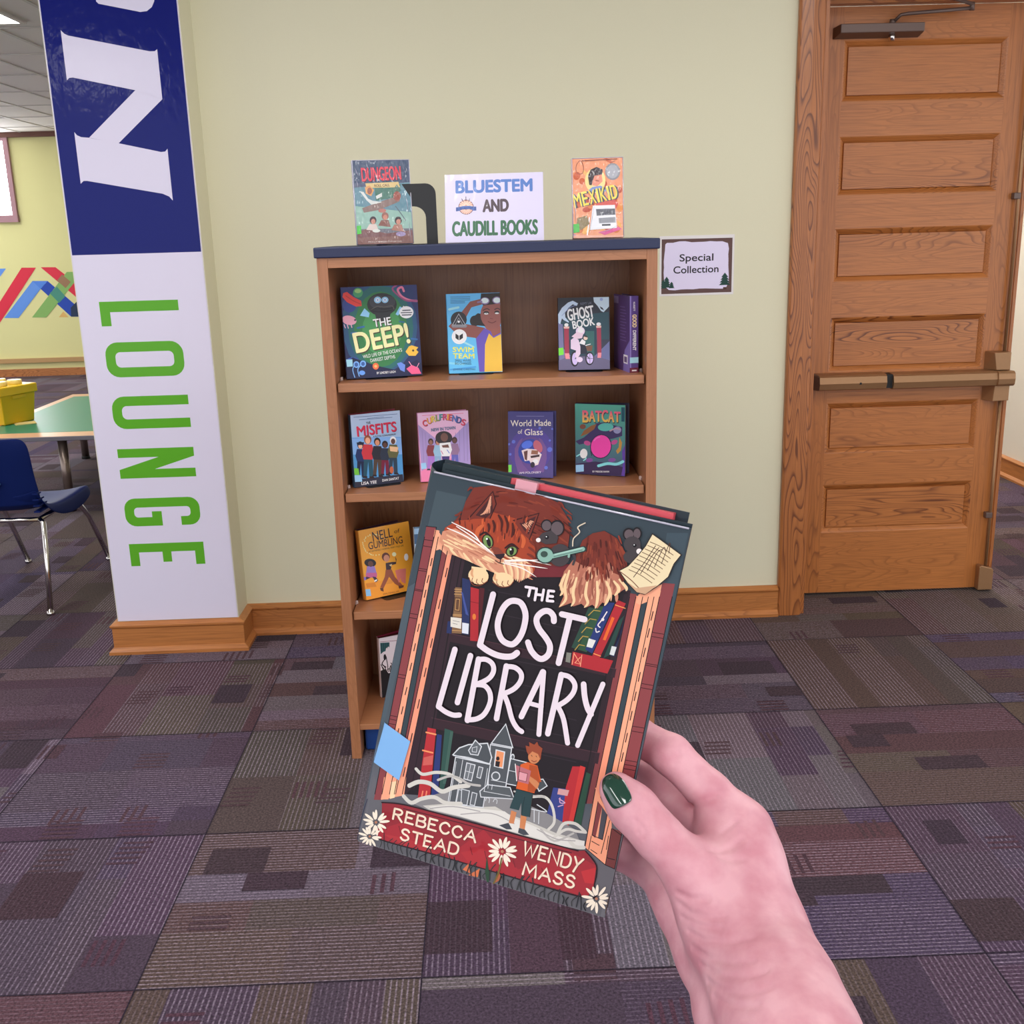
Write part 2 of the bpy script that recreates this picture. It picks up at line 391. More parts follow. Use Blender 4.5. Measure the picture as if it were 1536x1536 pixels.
("E",98,103,108,71.3,59.17,73.19,59.71,71.7,57.31),
("L",),
("P",117,121,126,53.8,61.9,58.6,62,58.4,52.7,54,52.7),
("S",207,210,214,.54,0,1,53.8,61.9,58.6,62,58.4,52.7,54,52.7),
("P",117,121,126,60.9,61.7,63.3,61.7,63.1,55.5,61,55.6),
("S",207,210,214,.43,0,1,60.9,61.7,63.3,61.7,63.1,55.5,61,55.6),
("P",106,110,115,52.3,46,54.9,46.1,55.2,38.5,52.5,38.3),
("S",207,210,214,.44,0,1,52.3,46,54.9,46.1,55.2,38.5,52.5,38.3),
("P",106,110,115,54,46.7,58.5,46.9,58.7,38.7,55.3,38.2),
("S",207,210,214,.44,0,1,54,46.7,58.5,46.9,58.7,38.7,55.3,38.2),
("P",106,110,115,60.2,46.6,63,46.6,63,39.7,60.4,39.5),
("S",207,210,214,.43,0,1,60.2,46.6,63,46.6,63,39.7,60.4,39.5),
("E",44,36,40,70.43,69.04,71.37,69.31,70.67,67.9),
("P",44,36,40,69.6,67.5,72,67.7,72.1,64.5,69.8,64.5),
("E",207,210,214,78.35,72.36,79.39,72.65,78.68,70.81),
("E",98,103,108,78.39,72.16,79.02,72.33,78.61,71.12),
("S",207,210,214,.33,1,0,56.2,61.8,56.1,52.6),
("S",207,210,214,.33,1,0,53.8,57.3,58.5,57.3),
("S",207,210,214,.33,0,0,47.7,60.8,48.7,37.2),
("S",207,210,214,.33,0,0,51.2,62.9,52.1,38.1),
("S",207,210,214,.32,0,0,65.9,62,66.7,49),
("S",207,210,214,.32,0,0,69.3,56.4,77.8,57.2),
("S",207,210,214,.32,1,0,68.2,53.9,68.4,51.2),
("S",207,210,214,.32,1,0,70.4,54,70.6,51.3),
("S",207,210,214,.44,1,0,45.5,63.8,54.1,65.1,66.6,64.9),
("S",207,210,214,.43,1,0,96.2,46.6,97.5,40.4),
("S",207,210,214,.42,1,0,99,46.5,100.1,40.1),
("S",207,210,214,.53,1,0,93.4,46.9,103.1,47.8,97.1,50.2),
("S",207,210,214,.32,1,0,68.6,44.1,68.8,45.8,70.4,45.9,70.7,43.6),
("S",207,210,214,.32,1,0,72.9,44.8,73.3,46.3,74.8,46.3,75,44.3),
("S",207,210,214,.32,0,1,55.1,70.9,57.6,72.4,57.9,69.2,55.5,68.8),
("S",207,210,214,.32,0,0,77.6,64.3,81.5,64.5),
("S",207,210,214,.32,0,0,66.4,49,81.6,50.6),
("L",),
("P",217,214,207,37.3,31.6,51,36.9,66.3,39,80.3,41.4,85.1,39.5,97.5,38.2,108.8,36.3,119.4,37.1,126.7,38.2,127.1,33.8,116.2,31.8,98.8,32,84.6,31.6,56.7,31.5,42.1,30.8),
("L",),
("S",205,202,195,1.77,1,0,25.9,50.5,30.3,48.6,37.6,51.8,45.4,52.9,52.6,50.5),
("S",205,202,195,2.44,1,0,24,40.1,29,43.8,35.7,44.6,43.1,42.2,49.1,46.2,57.3,49.7),
("S",205,202,195,2.22,1,0,22,33.3,27.1,30.9,32.1,34.6,39.4,37.8,46.5,36.5,55.2,38.5),
("S",185,182,178,1.32,1,0,39.6,47.9,45.6,51.8,51.1,52.3,57.1,50.7,63.7,51.5),
("S",205,202,195,1.49,1,0,92.1,53.1,100.3,55.5,105.5,51.5,108.3,43.6,106.1,38.6),
("S",205,202,195,1.69,1,0,111.6,38.1,113.6,44.1,119.7,45.9,125.6,43.3),
("S",205,202,195,1.48,1,0,109.2,34.1,115.3,41.3,121.6,42.1,126.2,42.9),
("S",205,202,195,2.1,1,0,118.6,35.8,122.3,33.6,126.9,34.5),
("S",185,182,178,.96,1,0,83.2,53.8,91.9,54.1,100.3,55.5),
("S",185,182,178,1.06,1,0,102,37.4,110.5,33.3,119.8,40.5),
("S",168,165,164,.55,1,0,38.6,30.9,51.3,35.7,66.7,37.4),
("S",168,165,164,.54,1,0,56.4,32.7,73.2,38.2,86.9,36.2),
("S",168,165,164,.53,1,0,100,36.8,111.3,34.7,121.6,36.7),
("L",),
("P",201,138,94,83.8,43,86.9,42.8,86.7,36.1,83.9,35.7),
("P",201,138,94,89.4,42.4,92.9,41.8,93.3,34.8,90.3,34.8),
("P",76,80,88,78.8,32.9,83.7,35.8,86.5,32.8,83.4,31.9),
("P",76,80,88,90,34.7,93.3,34.8,96.3,32.6,93.4,31.5,90,32),
("L",),
("P",47,74,78,84.2,55.4,93.6,55.5,94.6,42.3,89.7,41.8,88.4,48.7,87.9,44.2,82.6,44),
("P",208,102,47,83.4,69.2,87.1,71.7,92.8,71.3,96.8,62.9,94.7,63.7,94.3,55.9,83.7,55.6,83.9,60.6),
("L",),
("P",176,85,42,88.4,70.6,92.7,70.9,96,62.9,94.1,56.4,90.4,55.9),
("P",201,138,94,94.2,63,95.9,61.8,95.4,58.4,91.6,60.6,87.7,63.3,89.1,64.8),
("E",201,138,94,90.05,75.64,93.41,75.98,90.19,71.6),
("P",184,115,124,80.7,68.4,89.9,67.5,90.1,59.9,83.2,59.7),
("L",),
("P",156,79,52,85.3,77.4,84.1,80.3,86.3,80.4,85.6,82.7,88.7,82.1,89.9,84.1,91.1,82.3,93.5,81.3,93.5,78.6,93.8,74.8,91.8,77.6,88.4,78.2,86.8,75.6),
("P",217,160,168,83.5,65.4,88.4,65.4,88.5,60.8,84.1,60.8),
("S",125,67,76,.32,0,1,83.5,65.4,88.4,65.4,88.5,60.8,84.1,60.8),
("S",42,32,36,.32,1,0,88.3,76,88.9,75.5),
("S",42,32,36,.32,1,0,90.9,76.3,91.4,75.8),
("S",138,58,48,.42,1,0,89.1,73.2,90.5,72.9,91.7,73.7),
("S",30,51,54,.32,1,0,89.5,52.3,89.8,42.5),
("S",240,238,234,.43,1,0,80.6,68.8,83.3,59.9),
("S",58,42,40,.32,0,0,83.4,69.2,83.9,60.6,83.7,55.6),
("S",58,42,40,.32,0,0,93.6,55.5,94.6,42.3),
("L",),
("P",151,48,58,10.2,26.2,24.4,28.7,57,29.8,82.6,30.5,124.3,31.8,127.8,33.1,135.7,26.8,136.7,16.3,134.7,8.1,84.3,6.7,50.7,6.2,12.2,5.2,10.5,10.2,12.1,16.9),
("L",),
("P",168,51,61,11.6,10.5,25,19,56.6,10.5,70.9,28.1,94.3,12,120.9,30,135.3,26.7,136.5,16.2,134.3,8.4,84.2,7.1,50.6,6.6,12.2,5.7),
("P",178,58,64,13.2,8.7,30.3,10.4,48.3,6.8,27.7,6),
("P",191,58,64,128.2,21.3,135.7,25.8,136.2,16.7,131.5,15.8),
("P",176,55,62,60.8,11.8,73.1,17.7,79.5,8.5,66.3,7.3),
("L",),
("S",51,28,36,.78,1,0,10.2,26.2,24.4,28.7,57,29.8,82.6,30.5,124.3,31.8),
("S",51,28,36,.67,1,0,10.5,10.2,12.2,5.2,50.7,6.2,84.3,6.7,134.7,8.1,136.7,16.3,135.7,26.8,128.4,32.8),
("S",92,36,48,.56,1,0,23.4,26.4,57.4,27.9,90.7,28.5,121,29.7),
("S",124,39,48,.45,1,0,14.1,15.8,16.1,11.8),
("S",124,39,48,.45,1,0,22.8,15.8,24.8,11.9),
("S",124,39,48,.44,1,0,31.4,15.9,33.4,12),
("S",124,39,48,.44,1,0,40,16,42,12.1),
("S",124,39,48,.44,1,0,48.6,16.1,50.5,12.2),
("S",124,39,48,.44,1,0,57.1,16.2,59,12.3),
("S",124,39,48,.43,1,0,65.5,16.3,67.5,12.4),
("S",124,39,48,.43,1,0,73.9,16.4,75.8,12.5),
("S",124,39,48,.43,1,0,82.2,16.5,84.2,12.6),
("S",124,39,48,.43,1,0,90.5,16.6,92.5,12.7),
("S",124,39,48,.43,1,0,98.8,16.6,100.7,12.8),
("S",124,39,48,.42,1,0,107,16.7,108.9,12.9),
("S",124,39,48,.42,1,0,115.1,16.8,117,13),
("S",124,39,48,.42,1,0,123.2,16.9,125.1,13.1),
("P",207,122,82,63.9,2.6,66.4,6.8,68.6,1.8),
("P",207,122,82,67.7,.5,73.3,6.1,73.2,1),
("P",176,106,72,82.5,0,84.1,7.7,86.5,4),
("L",),
("T",90,28,38,"REBECCA",18.79,18.76,67.91,19.56,6.08,0,1.16),
("T",90,28,38,"STEAD",25.53,8.68,59.42,9.46,6.19,0,1.15),
("L",),
("T",240,217,196,"REBECCA",18.5,18.92,67.63,19.72,6.08,0,1.16),
("T",240,217,196,"STEAD",25.24,8.84,59.14,9.61,6.19,0,1.15),
("T",90,28,38,"WENDY",95.4,20.8,128.4,20.72,7.28,0,1.11),
("T",90,28,38,"MASS",97.68,10.07,126.4,10.88,6.53,0,1.17),
("L",),
("T",240,217,196,"WENDY",95.12,20.95,128.13,20.88,7.29,0,1.11),
("T",240,217,196,"MASS",97.4,10.23,126.13,11.04,6.53,0,1.17),
("E",239,226,207,13.97,15.95,16.92,17.09,14.2,15.21),
("E",239,226,207,13.22,13.01,15.71,12.36,12.95,12.24),
("E",239,226,207,12.44,11.26,14.45,9.54,11.88,10.64),
("E",239,226,207,10.54,9.49,11.4,6.69,9.77,9.2),
("E",239,226,207,8.88,10.04,8.72,7.56,8.08,10.01),
("E",239,226,207,6.12,10.42,4.26,8.18,5.51,10.89),
("E",239,226,207,5.38,12.24,3.07,11.11,5.09,12.95),
("E",239,226,207,4.24,13.74,1.23,13.54,4.27,14.54),
("E",239,226,207,4.51,15.9,1.67,17.02,4.87,16.64),
("E",239,226,207,7.31,17.49,6.19,19.59,8.03,17.92),
("E",239,226,207,8.24,18.52,7.69,21.25,9.03,18.75),
("E",239,226,207,11.33,18.15,12.67,20.64,12.03,17.83),
("E",239,226,207,12.45,17.45,14.48,19.51,13,16.92),
("L",),
("E",185,134,106,9.14,14.08,9.89,14.3,9.3,13.35),
("L",),
("E",239,226,207,11.54,5.9,14.22,6.41,11.6,5.23),
("E",239,226,207,10.63,4.8,12.76,4.64,10.51,4.12),
("E",239,226,207,9.93,2.24,11.63,.51,9.42,1.74),
("E",239,226,207,8.19,1.6,8.83,-.53,7.53,1.35),
("E",239,226,207,6.39,1.05,5.93,-1.42,5.72,1.11),
("E",239,226,207,4.92,2.04,3.55,.18,4.38,2.41),
("E",239,226,207,3.69,3.04,1.57,1.8,3.39,3.62),
("E",239,226,207,2.7,5.05,-.03,5.04,2.77,5.74),
("E",239,226,207,3.92,7.09,1.94,8.34,4.33,7.68),
("E",239,226,207,5.12,7.96,3.88,9.73,5.7,8.38),
("E",239,226,207,6.49,8.38,6.09,10.41,7.17,8.58),
("E",239,226,207,8.61,8.65,9.5,10.85,9.24,8.45),
("E",239,226,207,10.45,8.21,12.46,10.12,10.89,7.74),
("L",),
("E",185,134,106,7.15,5.07,7.8,5.26,7.28,4.45),
("L",),
("E",239,226,207,88.67,21.08,91.73,22.21,88.91,20.22),
("E",239,226,207,88.83,18.56,91.98,18.16,88.64,17.66),
("E",239,226,207,87.1,16.46,89.21,14.77,86.51,15.73),
("E",239,226,207,86.59,14.63,88.38,11.82,85.82,14.09),
("E",239,226,207,83.86,14.36,83.99,11.38,82.97,14.25),
("E",239,226,207,80.84,14.63,79.11,11.81,80.09,15.07),
("E",239,226,207,79.36,16,76.72,14.02,78.87,16.72),
("E",239,226,207,79.04,17.98,76.19,17.22,78.88,18.87),
("E",239,226,207,78.22,20.29,74.88,20.95,78.46,21.19),
("E",239,226,207,79.45,22.41,76.87,24.37,80.03,23.16),
("E",239,226,207,81.91,23.36,80.84,25.9,82.74,23.78),
("E",239,226,207,84.07,24.59,84.32,27.88,84.96,24.6),
("E",239,226,207,85.49,23.59,86.62,26.26,86.31,23.29),
("E",239,226,207,87.96,22.4,90.59,24.33,88.44,21.67),
("L",),
("E",185,134,106,83.66,19.22,84.5,19.47,83.84,18.39),
("L",),
("E",239,226,207,143.44,10.73,145.85,11.66,143.66,9.96),
("E",239,226,207,143.54,8.53,146.01,8.11,143.35,7.71),
("E",239,226,207,143.05,6.74,145.23,5.22,142.58,6.04),
("E",239,226,207,140.65,4.34,141.36,1.35,139.88,4.08),
("E",239,226,207,138.61,4.82,138.07,2.12,137.83,4.93),
("E",239,226,207,136.93,5.4,135.34,3.05,136.29,5.83),
("E",239,226,207,135.96,6.73,133.78,5.2,135.55,7.41),
("E",239,226,207,134.42,8.56,131.3,8.15,134.39,9.38),
("E",239,226,207,135.39,11.72,132.87,13.25,135.84,12.44),
("E",239,226,207,137.46,12.88,136.21,15.12,138.16,13.34),
("E",239,226,207,138.84,14.02,138.44,16.97,139.63,14.21),
("E",239,226,207,141.64,14.08,142.95,17.06,142.36,13.79),
("E",239,226,207,142.85,11.93,144.9,13.59,143.31,11.3),
("L",),
("E",185,134,106,139.5,9.22,140.24,9.45,139.66,8.47),
("L",),
("S",58,58,60,.41,1,0,14.3,.7,14.7,3.6,13.3,5.4),
("S",44,44,48,.41,1,0,17.2,.4,15.9,5.4,15.1,9.5),
("S",58,58,60,.44,1,0,19.8,1.1,18.3,4.2,20.7,7.9),
("S",51,52,58,.41,1,0,22.8,0,21.2,3.6,23.2,7.7),
("S",58,58,60,.44,1,0,25.4,1,24.1,4.3,27.1,8.1),
("S",58,58,60,.46,1,0,28.2,1,26.2,4.5,29.2,8.9),
("S",51,52,58,.65,1,0,31.1,.5,30,4.5,30.4,8.1),
("S",51,52,58,.48,1,0,33.9,.5,32.2,3.7,35.3,7.7),
("S",51,52,58,.73,1,0,36.5,1.2,36.6,4.4,36.1,6.8),
("S",51,52,58,.45,1,0,39.5,0,38.5,2.3,42,5.4),
("S",44,44,48,.68,1,0,42.1,.7,41.2,5.9,43.3,11),
("S",58,58,60,.58,1,0,44.8,.9,44.8,5.4,43,8.6),
("S",58,58,60,.64,1,0,47.5,1.2,45.6,3.7,48.8,7.2),
("S",51,52,58,.49,1,0,50.4,.5,49,5.6,50.7,10.6),
("S",44,44,48,.62,1,0,53,1.3,52.2,4.8,52.1,7.8),
("S",51,52,58,.53,1,0,55.8,1,55.9,5.7,54,8.9),
("S",44,44,48,.7,1,0,58.5,.8,58.8,4.9,57.8,7.9),
("S",51,52,58,.75,1,0,61.2,.8,59.5,3.7,60.3,6.7),
("S",51,52,58,.7,1,0,63.9,1.1,62.4,3.6,63.5,6.3),
("S",58,58,60,.6,1,0,66.6,1.2,67.1,5.3,67.5,8.7),
("S",58,58,60,.66,1,0,69.4,.8,68.4,4.7,70.9,8.9),
("S",58,58,60,.53,1,0,72.2,.2,71,4.3,70.6,7.8),
("S",44,44,48,.75,1,0,74.8,.6,74.1,2.8,73.9,4.7),
("S",58,58,60,.44,1,0,77.5,.7,75.8,2.7,77.6,5.3),
("S",58,58,60,.52,1,0,80,1.4,79.4,6.3,81.5,11.1),
("S",44,44,48,.7,1,0,82.8,.7,83.5,4.7,82.9,7.5),
("S",44,44,48,.66,1,0,85.4,.9,85.7,3.4,86,5.5),
("S",44,44,48,.74,1,0,88.2,.6,87.5,4.3,86.9,7.3),
("S",58,58,60,.49,1,0,90.8,.8,90.8,3,89.9,4.6),
("S",44,44,48,.51,1,0,93.5,.5,91.9,3.8,93.8,7.6),
("S",58,58,60,.68,1,0,96.1,.9,96.6,5.3,97.5,9.1),
("S",58,58,60,.68,1,0,98.8,.5,97,4.8,98.5,9.3),
("S",51,52,58,.55,1,0,101.4,.6,99.4,5.5,101.4,10.5),
("S",58,58,60,.74,1,0,103.9,1.1,104.3,6.1,103.2,9.7),
("S",44,44,48,.5,1,0,106.5,1.3,105.9,4,108.9,7.3),
("S",58,58,60,.5,1,0,109.3,.8,109.2,3,111.3,5.3),
("S",58,58,60,.65,1,0,111.7,1.5,111,4.6,110.8,7.4),
("S",58,58,60,.52,1,0,114.5,.6,113.6,3.6,116.6,7.1),
("S",44,44,48,.38,1,0,117.1,.7,116.8,3.3,117.5,5.7),
("S",58,58,60,.73,1,0,119.7,.8,119.3,4.8,119.1,8.2),
("S",44,44,48,.67,1,0,122.3,1,122.4,3.6,121.3,5.3),
("S",44,44,48,.67,1,0,124.9,.7,123.6,2.9,124.5,5.3),
("S",58,58,60,.49,1,0,127.4,1.3,126.9,4.1,129.1,7.1),
("S",51,52,58,.61,1,0,129.9,1.6,129.9,6.2,129.8,9.9),
("S",44,44,48,.56,1,0,132.7,.7,131.7,5.4,130.5,9.1),
("S",44,44,48,.65,1,0,135.1,1.2,133.6,3.4,134.3,5.8),
("P",51,80,60,78.7,0,76.6,5.4,75.8,14.1,79.1,5.1,79.9,0),
("S",122,106,58,.86,1,0,82.6,0,84.1,7.7,84.1,15.5),
("S",90,60,42,.62,1,0,146,3.1,146,7.3,146,12.3),
("S",58,62,86,.45,1,0,1.4,25.7,.4,16.3,0,6.9,.4,1.4),
("L",),
("P",122,44,52,66,180.7,86.2,182.9,101.7,186.6,120.4,188,119.8,181.8,85.7,175.7,67,171.2),
("L",),
("P",127,54,41,22.2,194,23.2,203.8,26.2,212.2,37.5,216,52.8,216,65.3,216,73.5,214.3,79.9,208.3,83.6,200.6,84.3,191.6,84.1,181.9,71.7,178.5,51,177.7,27.8,186.8),
("L",),
("S",148,69,47,-.93,1,0,51.9,194.6,54.6,194.9,57.3,195),
("S",122,48,38,-.93,1,0,71.1,214.6,74,213.5,76.9,212.3),
("S",148,69,47,-.82,1,0,57.7,211.8,60.5,211.5,63.3,211.1),
("S",148,69,47,-1.28,1,0,60.9,216,63.7,216,66.5,216),
("S",142,63,46,-1.04,1,0,63.6,194.9,66.4,194.5,69.2,194),
("S",106,42,32,-.92,1,0,62,187.7,64.8,187.4,67.5,187.1),
("S",106,42,32,-.95,1,0,73.2,201.2,76.1,200.2,79,199),
("S",106,42,32,-.89,1,0,62.7,201.4,65.5,201,68.3,200.4),
("S",142,63,46,-.98,1,0,28.4,202.4,30.9,203.8,33.4,205.2),
("S",85,32,24,-.9,1,0,28.1,189,30.5,190.7,32.9,192.2),
("S",85,32,24,-1.19,1,0,72.3,206.6,75.2,205.5,78.1,204.4),
("S",148,69,47,-.89,1,0,76.5,204,79.4,202.8,82.4,201.4),
("S",106,42,32,-.84,1,0,55.2,210.7,57.9,210.6,60.7,210.3),
("S",85,32,24,-.66,1,0,35.3,184.5,37.8,185.8,40.3,187),
("S",122,48,38,-.73,1,0,67.8,214.4,70.6,213.5,73.5,212.5),
("S",148,69,47,-.68,1,0,68.3,204.3,71.2,203.5,74.1,202.6),
("S",106,42,32,-1.22,1,0,47.2,208.3,49.8,208.6,52.5,208.8),
("S",85,32,24,-1.3,1,0,60.4,195.8,63.2,195.6,65.9,195.2),
("S",122,48,38,-.85,1,0,35.9,203.8,38.4,204.9,40.9,205.8),
("S",85,32,24,-.76,1,0,39,212.4,41.5,213.2,44.1,213.8),
("S",142,63,46,-1.29,1,0,47.8,191,50.4,191.6,53,191.9),
("S",148,69,47,-.74,1,0,53.8,194.4,56.5,194.6,59.2,194.6),
("S",142,63,46,-.71,1,0,69.5,211.7,72.4,210.8,75.3,209.7),
("S",148,69,47,-1.23,1,0,61.7,197.1,64.5,196.8,67.3,196.3),
("S",85,32,24,-.68,1,0,59.2,202.1,61.9,201.9,64.7,201.5),
("S",148,69,47,-.79,1,0,52.6,207.7,55.4,207.8,58.1,207.7),
("S",106,42,32,-.96,1,0,72.8,197.9,75.7,196.9,78.6,195.8),
("S",122,48,38,-1.05,1,0,32.8,193.7,35.3,195.1,37.8,196.2),
("S",85,32,24,-.64,1,0,40.6,196.9,43.2,197.8,45.8,198.5),
("S",142,63,46,-.68,1,0,42.1,193.6,44.7,194.4,47.3,195.1),
("S",106,42,32,-1.08,1,0,33.3,195.1,35.8,196.4,38.3,197.5),
("S",142,63,46,-1.02,1,0,65.4,196.7,68.2,196.1,71.1,195.5),
("S",106,42,32,-1.09,1,0,77.3,204,80.2,202.7,83.2,201.3),
("S",106,42,32,-.83,1,0,61.5,200.1,64.3,199.7,67.1,199.3),
("S",142,63,46,-1.17,1,0,58.7,188.6,61.4,188.6,64.1,188.4),
("S",148,69,47,-1.23,1,0,75.8,208.8,78.7,207.6,81.7,206.2),
("S",85,32,24,-1.2,1,0,73.9,205.7,76.8,204.5,79.8,203.3),
("S",148,69,47,-.87,1,0,59.2,193.5,61.9,193.4,64.7,193.1),
("S",106,42,32,-.89,1,0,39.7,198,42.3,198.9,44.8,199.6),
("S",148,69,47,-.93,1,0,67.8,197.4,70.7,196.7,73.5,195.9),
("S",122,48,38,-.63,1,0,56.5,197.4,59.2,197.4,62,197.2),
("S",142,63,46,-1.28,1,0,59.5,199.7,62.3,199.5,65.1,199.1),
("S",85,32,24,-.86,1,0,62.9,200.2,65.6,199.8,68.5,199.2),
("S",122,48,38,-.74,1,0,34.9,188.5,37.4,189.8,39.9,190.9),
("S",148,69,47,-.95,1,0,77.9,196.3,80.8,195.1,83.8,193.8),
("S",106,42,32,-.75,1,0,38.7,198.2,41.3,199.2,43.8,200),
("S",142,63,46,-1.23,1,0,52.8,184.3,55.5,184.7,58.2,184.9),
("S",106,42,32,-.76,1,0,48.3,192.8,50.9,193.3,53.6,193.6),
("S",85,32,24,-1.12,1,0,32.2,199.1,34.7,200.4,37.2,201.5),
("S",142,63,46,-.68,1,0,77,212.3,80,210.9,83,209.4),
("S",122,48,38,-.94,1,0,71.4,206.5,74.3,205.6,77.2,204.4),
("S",122,48,38,-.93,1,0,46.6,181.5,49.2,182.2,51.8,182.8),
("S",106,42,32,-1.06,1,0,66.3,197.4,69.1,196.9,71.9,196.1),
("S",148,69,47,-.93,1,0,58.9,192.8,61.6,192.7,64.3,192.4),
("S",85,32,24,-1.31,1,0,36.2,208.9,38.8,209.9,41.3,210.7),
("S",106,42,32,-1.28,1,0,57.2,192.4,60,192.4,62.7,192.3),
("S",148,69,47,-.78,1,0,61.7,212.1,64.5,211.6,67.4,210.9),
("S",122,48,38,-1.1,1,0,68.2,190.1,71,189.5,73.8,188.7),
("S",106,42,32,-1,1,0,34,202.8,36.6,204,39.1,205),
("S",142,63,46,-.87,1,0,78.8,203.3,81.7,201.9,84.7,200.4),
("S",148,69,47,-.74,1,0,63.2,215.4,66.1,214.7,68.9,213.9),
("S",122,48,38,-1.17,1,0,58.2,192.1,60.9,192,63.6,191.8),
("S",142,63,46,-.67,1,0,78.3,204.7,81.3,203.3,84.3,201.9),
("S",85,32,24,-1.31,1,0,38.6,198.8,41.2,199.8,43.8,200.6),
("S",106,42,32,-.79,1,0,58.6,186.3,61.3,186.3,64.1,186.2),
("S",106,42,32,-.99,1,0,50.3,216,53,216,55.8,216),
("S",85,32,24,-.75,1,0,68.9,201.5,71.7,200.8,74.6,199.8),
("S",85,32,24,-.72,1,0,73.8,205.1,76.7,204,79.7,202.8),
("S",142,63,46,-.95,1,0,47.3,183.8,49.9,184.5,52.5,185),
("S",148,69,47,-1.28,1,0,56.6,190.7,59.3,190.7,62,190.6),
("S",122,48,38,-1.02,1,0,28.3,203.7,30.8,205.2,33.3,206.5),
("S",142,63,46,-.97,1,0,73,199.4,75.8,198.4,78.8,197.2),
("S",106,42,32,-1.07,1,0,73.6,199.6,76.5,198.6,79.4,197.4),
("S",142,63,46,-1.29,1,0,58.5,206.9,61.2,206.7,64,206.3),
("S",142,63,46,-.9,1,0,56,195,58.8,195,61.5,194.9),
("S",85,32,24,-.98,1,0,47.5,194.5,50.1,195,52.8,195.4),
("S",122,48,38,-.7,1,0,51.1,184.2,53.7,184.6,56.4,184.9),
("S",122,48,38,-.94,1,0,28.3,206.1,30.7,207.5,33.2,208.8),
("S",148,69,47,-.7,1,0,46.5,206.7,49.2,207.1,51.8,207.4),
("S",148,69,47,-.98,1,0,53.1,184,55.7,184.3,58.4,184.5),
("S",85,32,24,-1.28,1,0,31.3,195.9,33.8,197.3,36.3,198.6),
("S",106,42,32,-1.13,1,0,40.4,186.5,42.9,187.5,45.5,188.4),
("S",148,69,47,-1.13,1,0,39.7,194.4,42.2,195.4,44.8,196.2),
("S",106,42,32,-1.13,1,0,32.9,192.4,35.4,193.7,37.9,194.9),
("S",122,48,38,-1.06,1,0,28.3,186.1,30.7,187.8,33.2,189.3),
("S",122,48,38,-1.06,1,0,59.3,183.4,62,183.4,64.8,183.2),
("S",122,48,38,-1.02,1,0,58.7,183.8,61.5,183.8,64.2,183.7),
("S",142,63,46,-.83,1,0,59.9,205.4,62.6,205.1,65.4,204.6),
("S",106,42,32,-.89,1,0,41.4,185.1,43.9,186.1,46.5,186.9),
("S",142,63,46,-.89,1,0,58.2,189.9,61,189.9,63.7,189.7),
("S",106,42,32,-.7,1,0,38.8,186.4,41.3,187.5,43.9,188.4),
("S",122,48,38,-1.31,1,0,56.6,187.3,59.3,187.4,62,187.3),
("S",122,48,38,-1.04,1,0,49,216,51.7,216,54.4,216),
("S",142,63,46,-.73,1,0,76.3,203.5,79.3,202.3,82.2,200.9),
("S",85,32,24,-.82,1,0,78.7,204.9,81.7,203.5,84.6,202),
("S",148,69,47,-.76,1,0,52.4,196.6,55,196.8,57.7,196.9),
("S",85,32,24,-1.21,1,0,48.1,190.6,50.7,191.1,53.4,191.5),
("S",106,42,32,-.9,1,0,35.7,195.5,38.2,196.6,40.8,197.6),
("S",122,48,38,-1.18,1,0,34,207.4,36.5,208.5,39.1,209.5),
("S",148,69,47,-1.01,1,0,40.6,212.3,43.2,213,45.8,213.5),
("S",106,42,32,-1.19,1,0,37.4,190.2,39.9,191.4,42.5,192.3),
("S",148,69,47,-.7,1,0,70,189.5,72.9,188.8,75.7,188),
("S",106,42,32,-1.16,1,0,44.9,193.9,47.5,194.6,50.1,195.1),
("S",142,63,46,-.65,1,0,68,204.8,70.8,204,73.7,203.1),
("S",85,32,24,-1.24,1,0,44.9,196.9,47.5,197.5,50.2,198),
("S",106,42,32,-.86,1,0,26.7,201.2,29.1,202.8,31.6,204.2),
("S",122,48,38,-.66,1,0,63.6,196.9,66.3,196.4,69.2,195.9),
("S",142,63,46,-1.1,1,0,54.9,197.9,57.6,198,60.3,197.9),
("S",142,63,46,-.8,1,0,28.1,186.8,30.5,188.5,33,190),
("S",142,63,46,-1.07,1,0,44.7,214.6,47.3,215.1,50,215.3),
("S",122,48,38,-.97,1,0,40.1,201.3,42.7,202.1,45.3,202.8),
("S",85,32,24,-1.04,1,0,80.5,200.8,83.4,199.4,86.4,197.8),
("S",85,32,24,-.88,1,0,61.7,188.4,64.5,188.2,67.3,187.8),
("S",142,63,46,-1.19,1,0,77.3,207.7,80.3,206.4,83.3,204.9),
("S",148,69,47,-1.27,1,0,57.2,194.3,60,194.2,62.7,194.1),
("S",122,48,38,-.83,1,0,49.9,195.6,52.5,195.9,55.2,196.1),
("S",106,42,32,-1,1,0,55.6,198.7,58.3,198.7,61.1,198.6),
("S",106,42,32,-.63,1,0,43.8,186.1,46.4,186.9,48.9,187.6),
("S",142,63,46,-.89,1,0,69.9,197.6,72.8,196.8,75.7,195.9),
("S",106,42,32,-1.13,1,0,60.5,216,63.3,216,66.1,216),
("S",127,54,41,-1.24,1,0,21.9,195.8,20.2,192.3,18.8,191.4),
("S",127,54,41,-1.23,1,0,22.3,197.9,20.1,195.4,18.6,195),
("S",127,54,41,-1.2,1,0,73.8,214.4,75.9,214,77.9,212.2),
("S",127,54,41,-1.19,1,0,80.1,208.9,82,208.3,83.2,206.5),
("S",127,54,41,-1.23,1,0,25.8,211.3,24.5,211.8,23,209.5),
("L",),
("P",169,74,44,14,181,14.7,187.1,21.2,192.7,28.3,194.6,39.6,201.3,52.4,200.8,62.2,194.7,66.4,187.5,67.5,179.5,64.9,173.8,55,168.4,41.4,172.9,30.7,173.4,19.8,174),
("P",127,54,41,26.7,194.6,37.3,212.4,40.5,206.1,38.8,197.7),
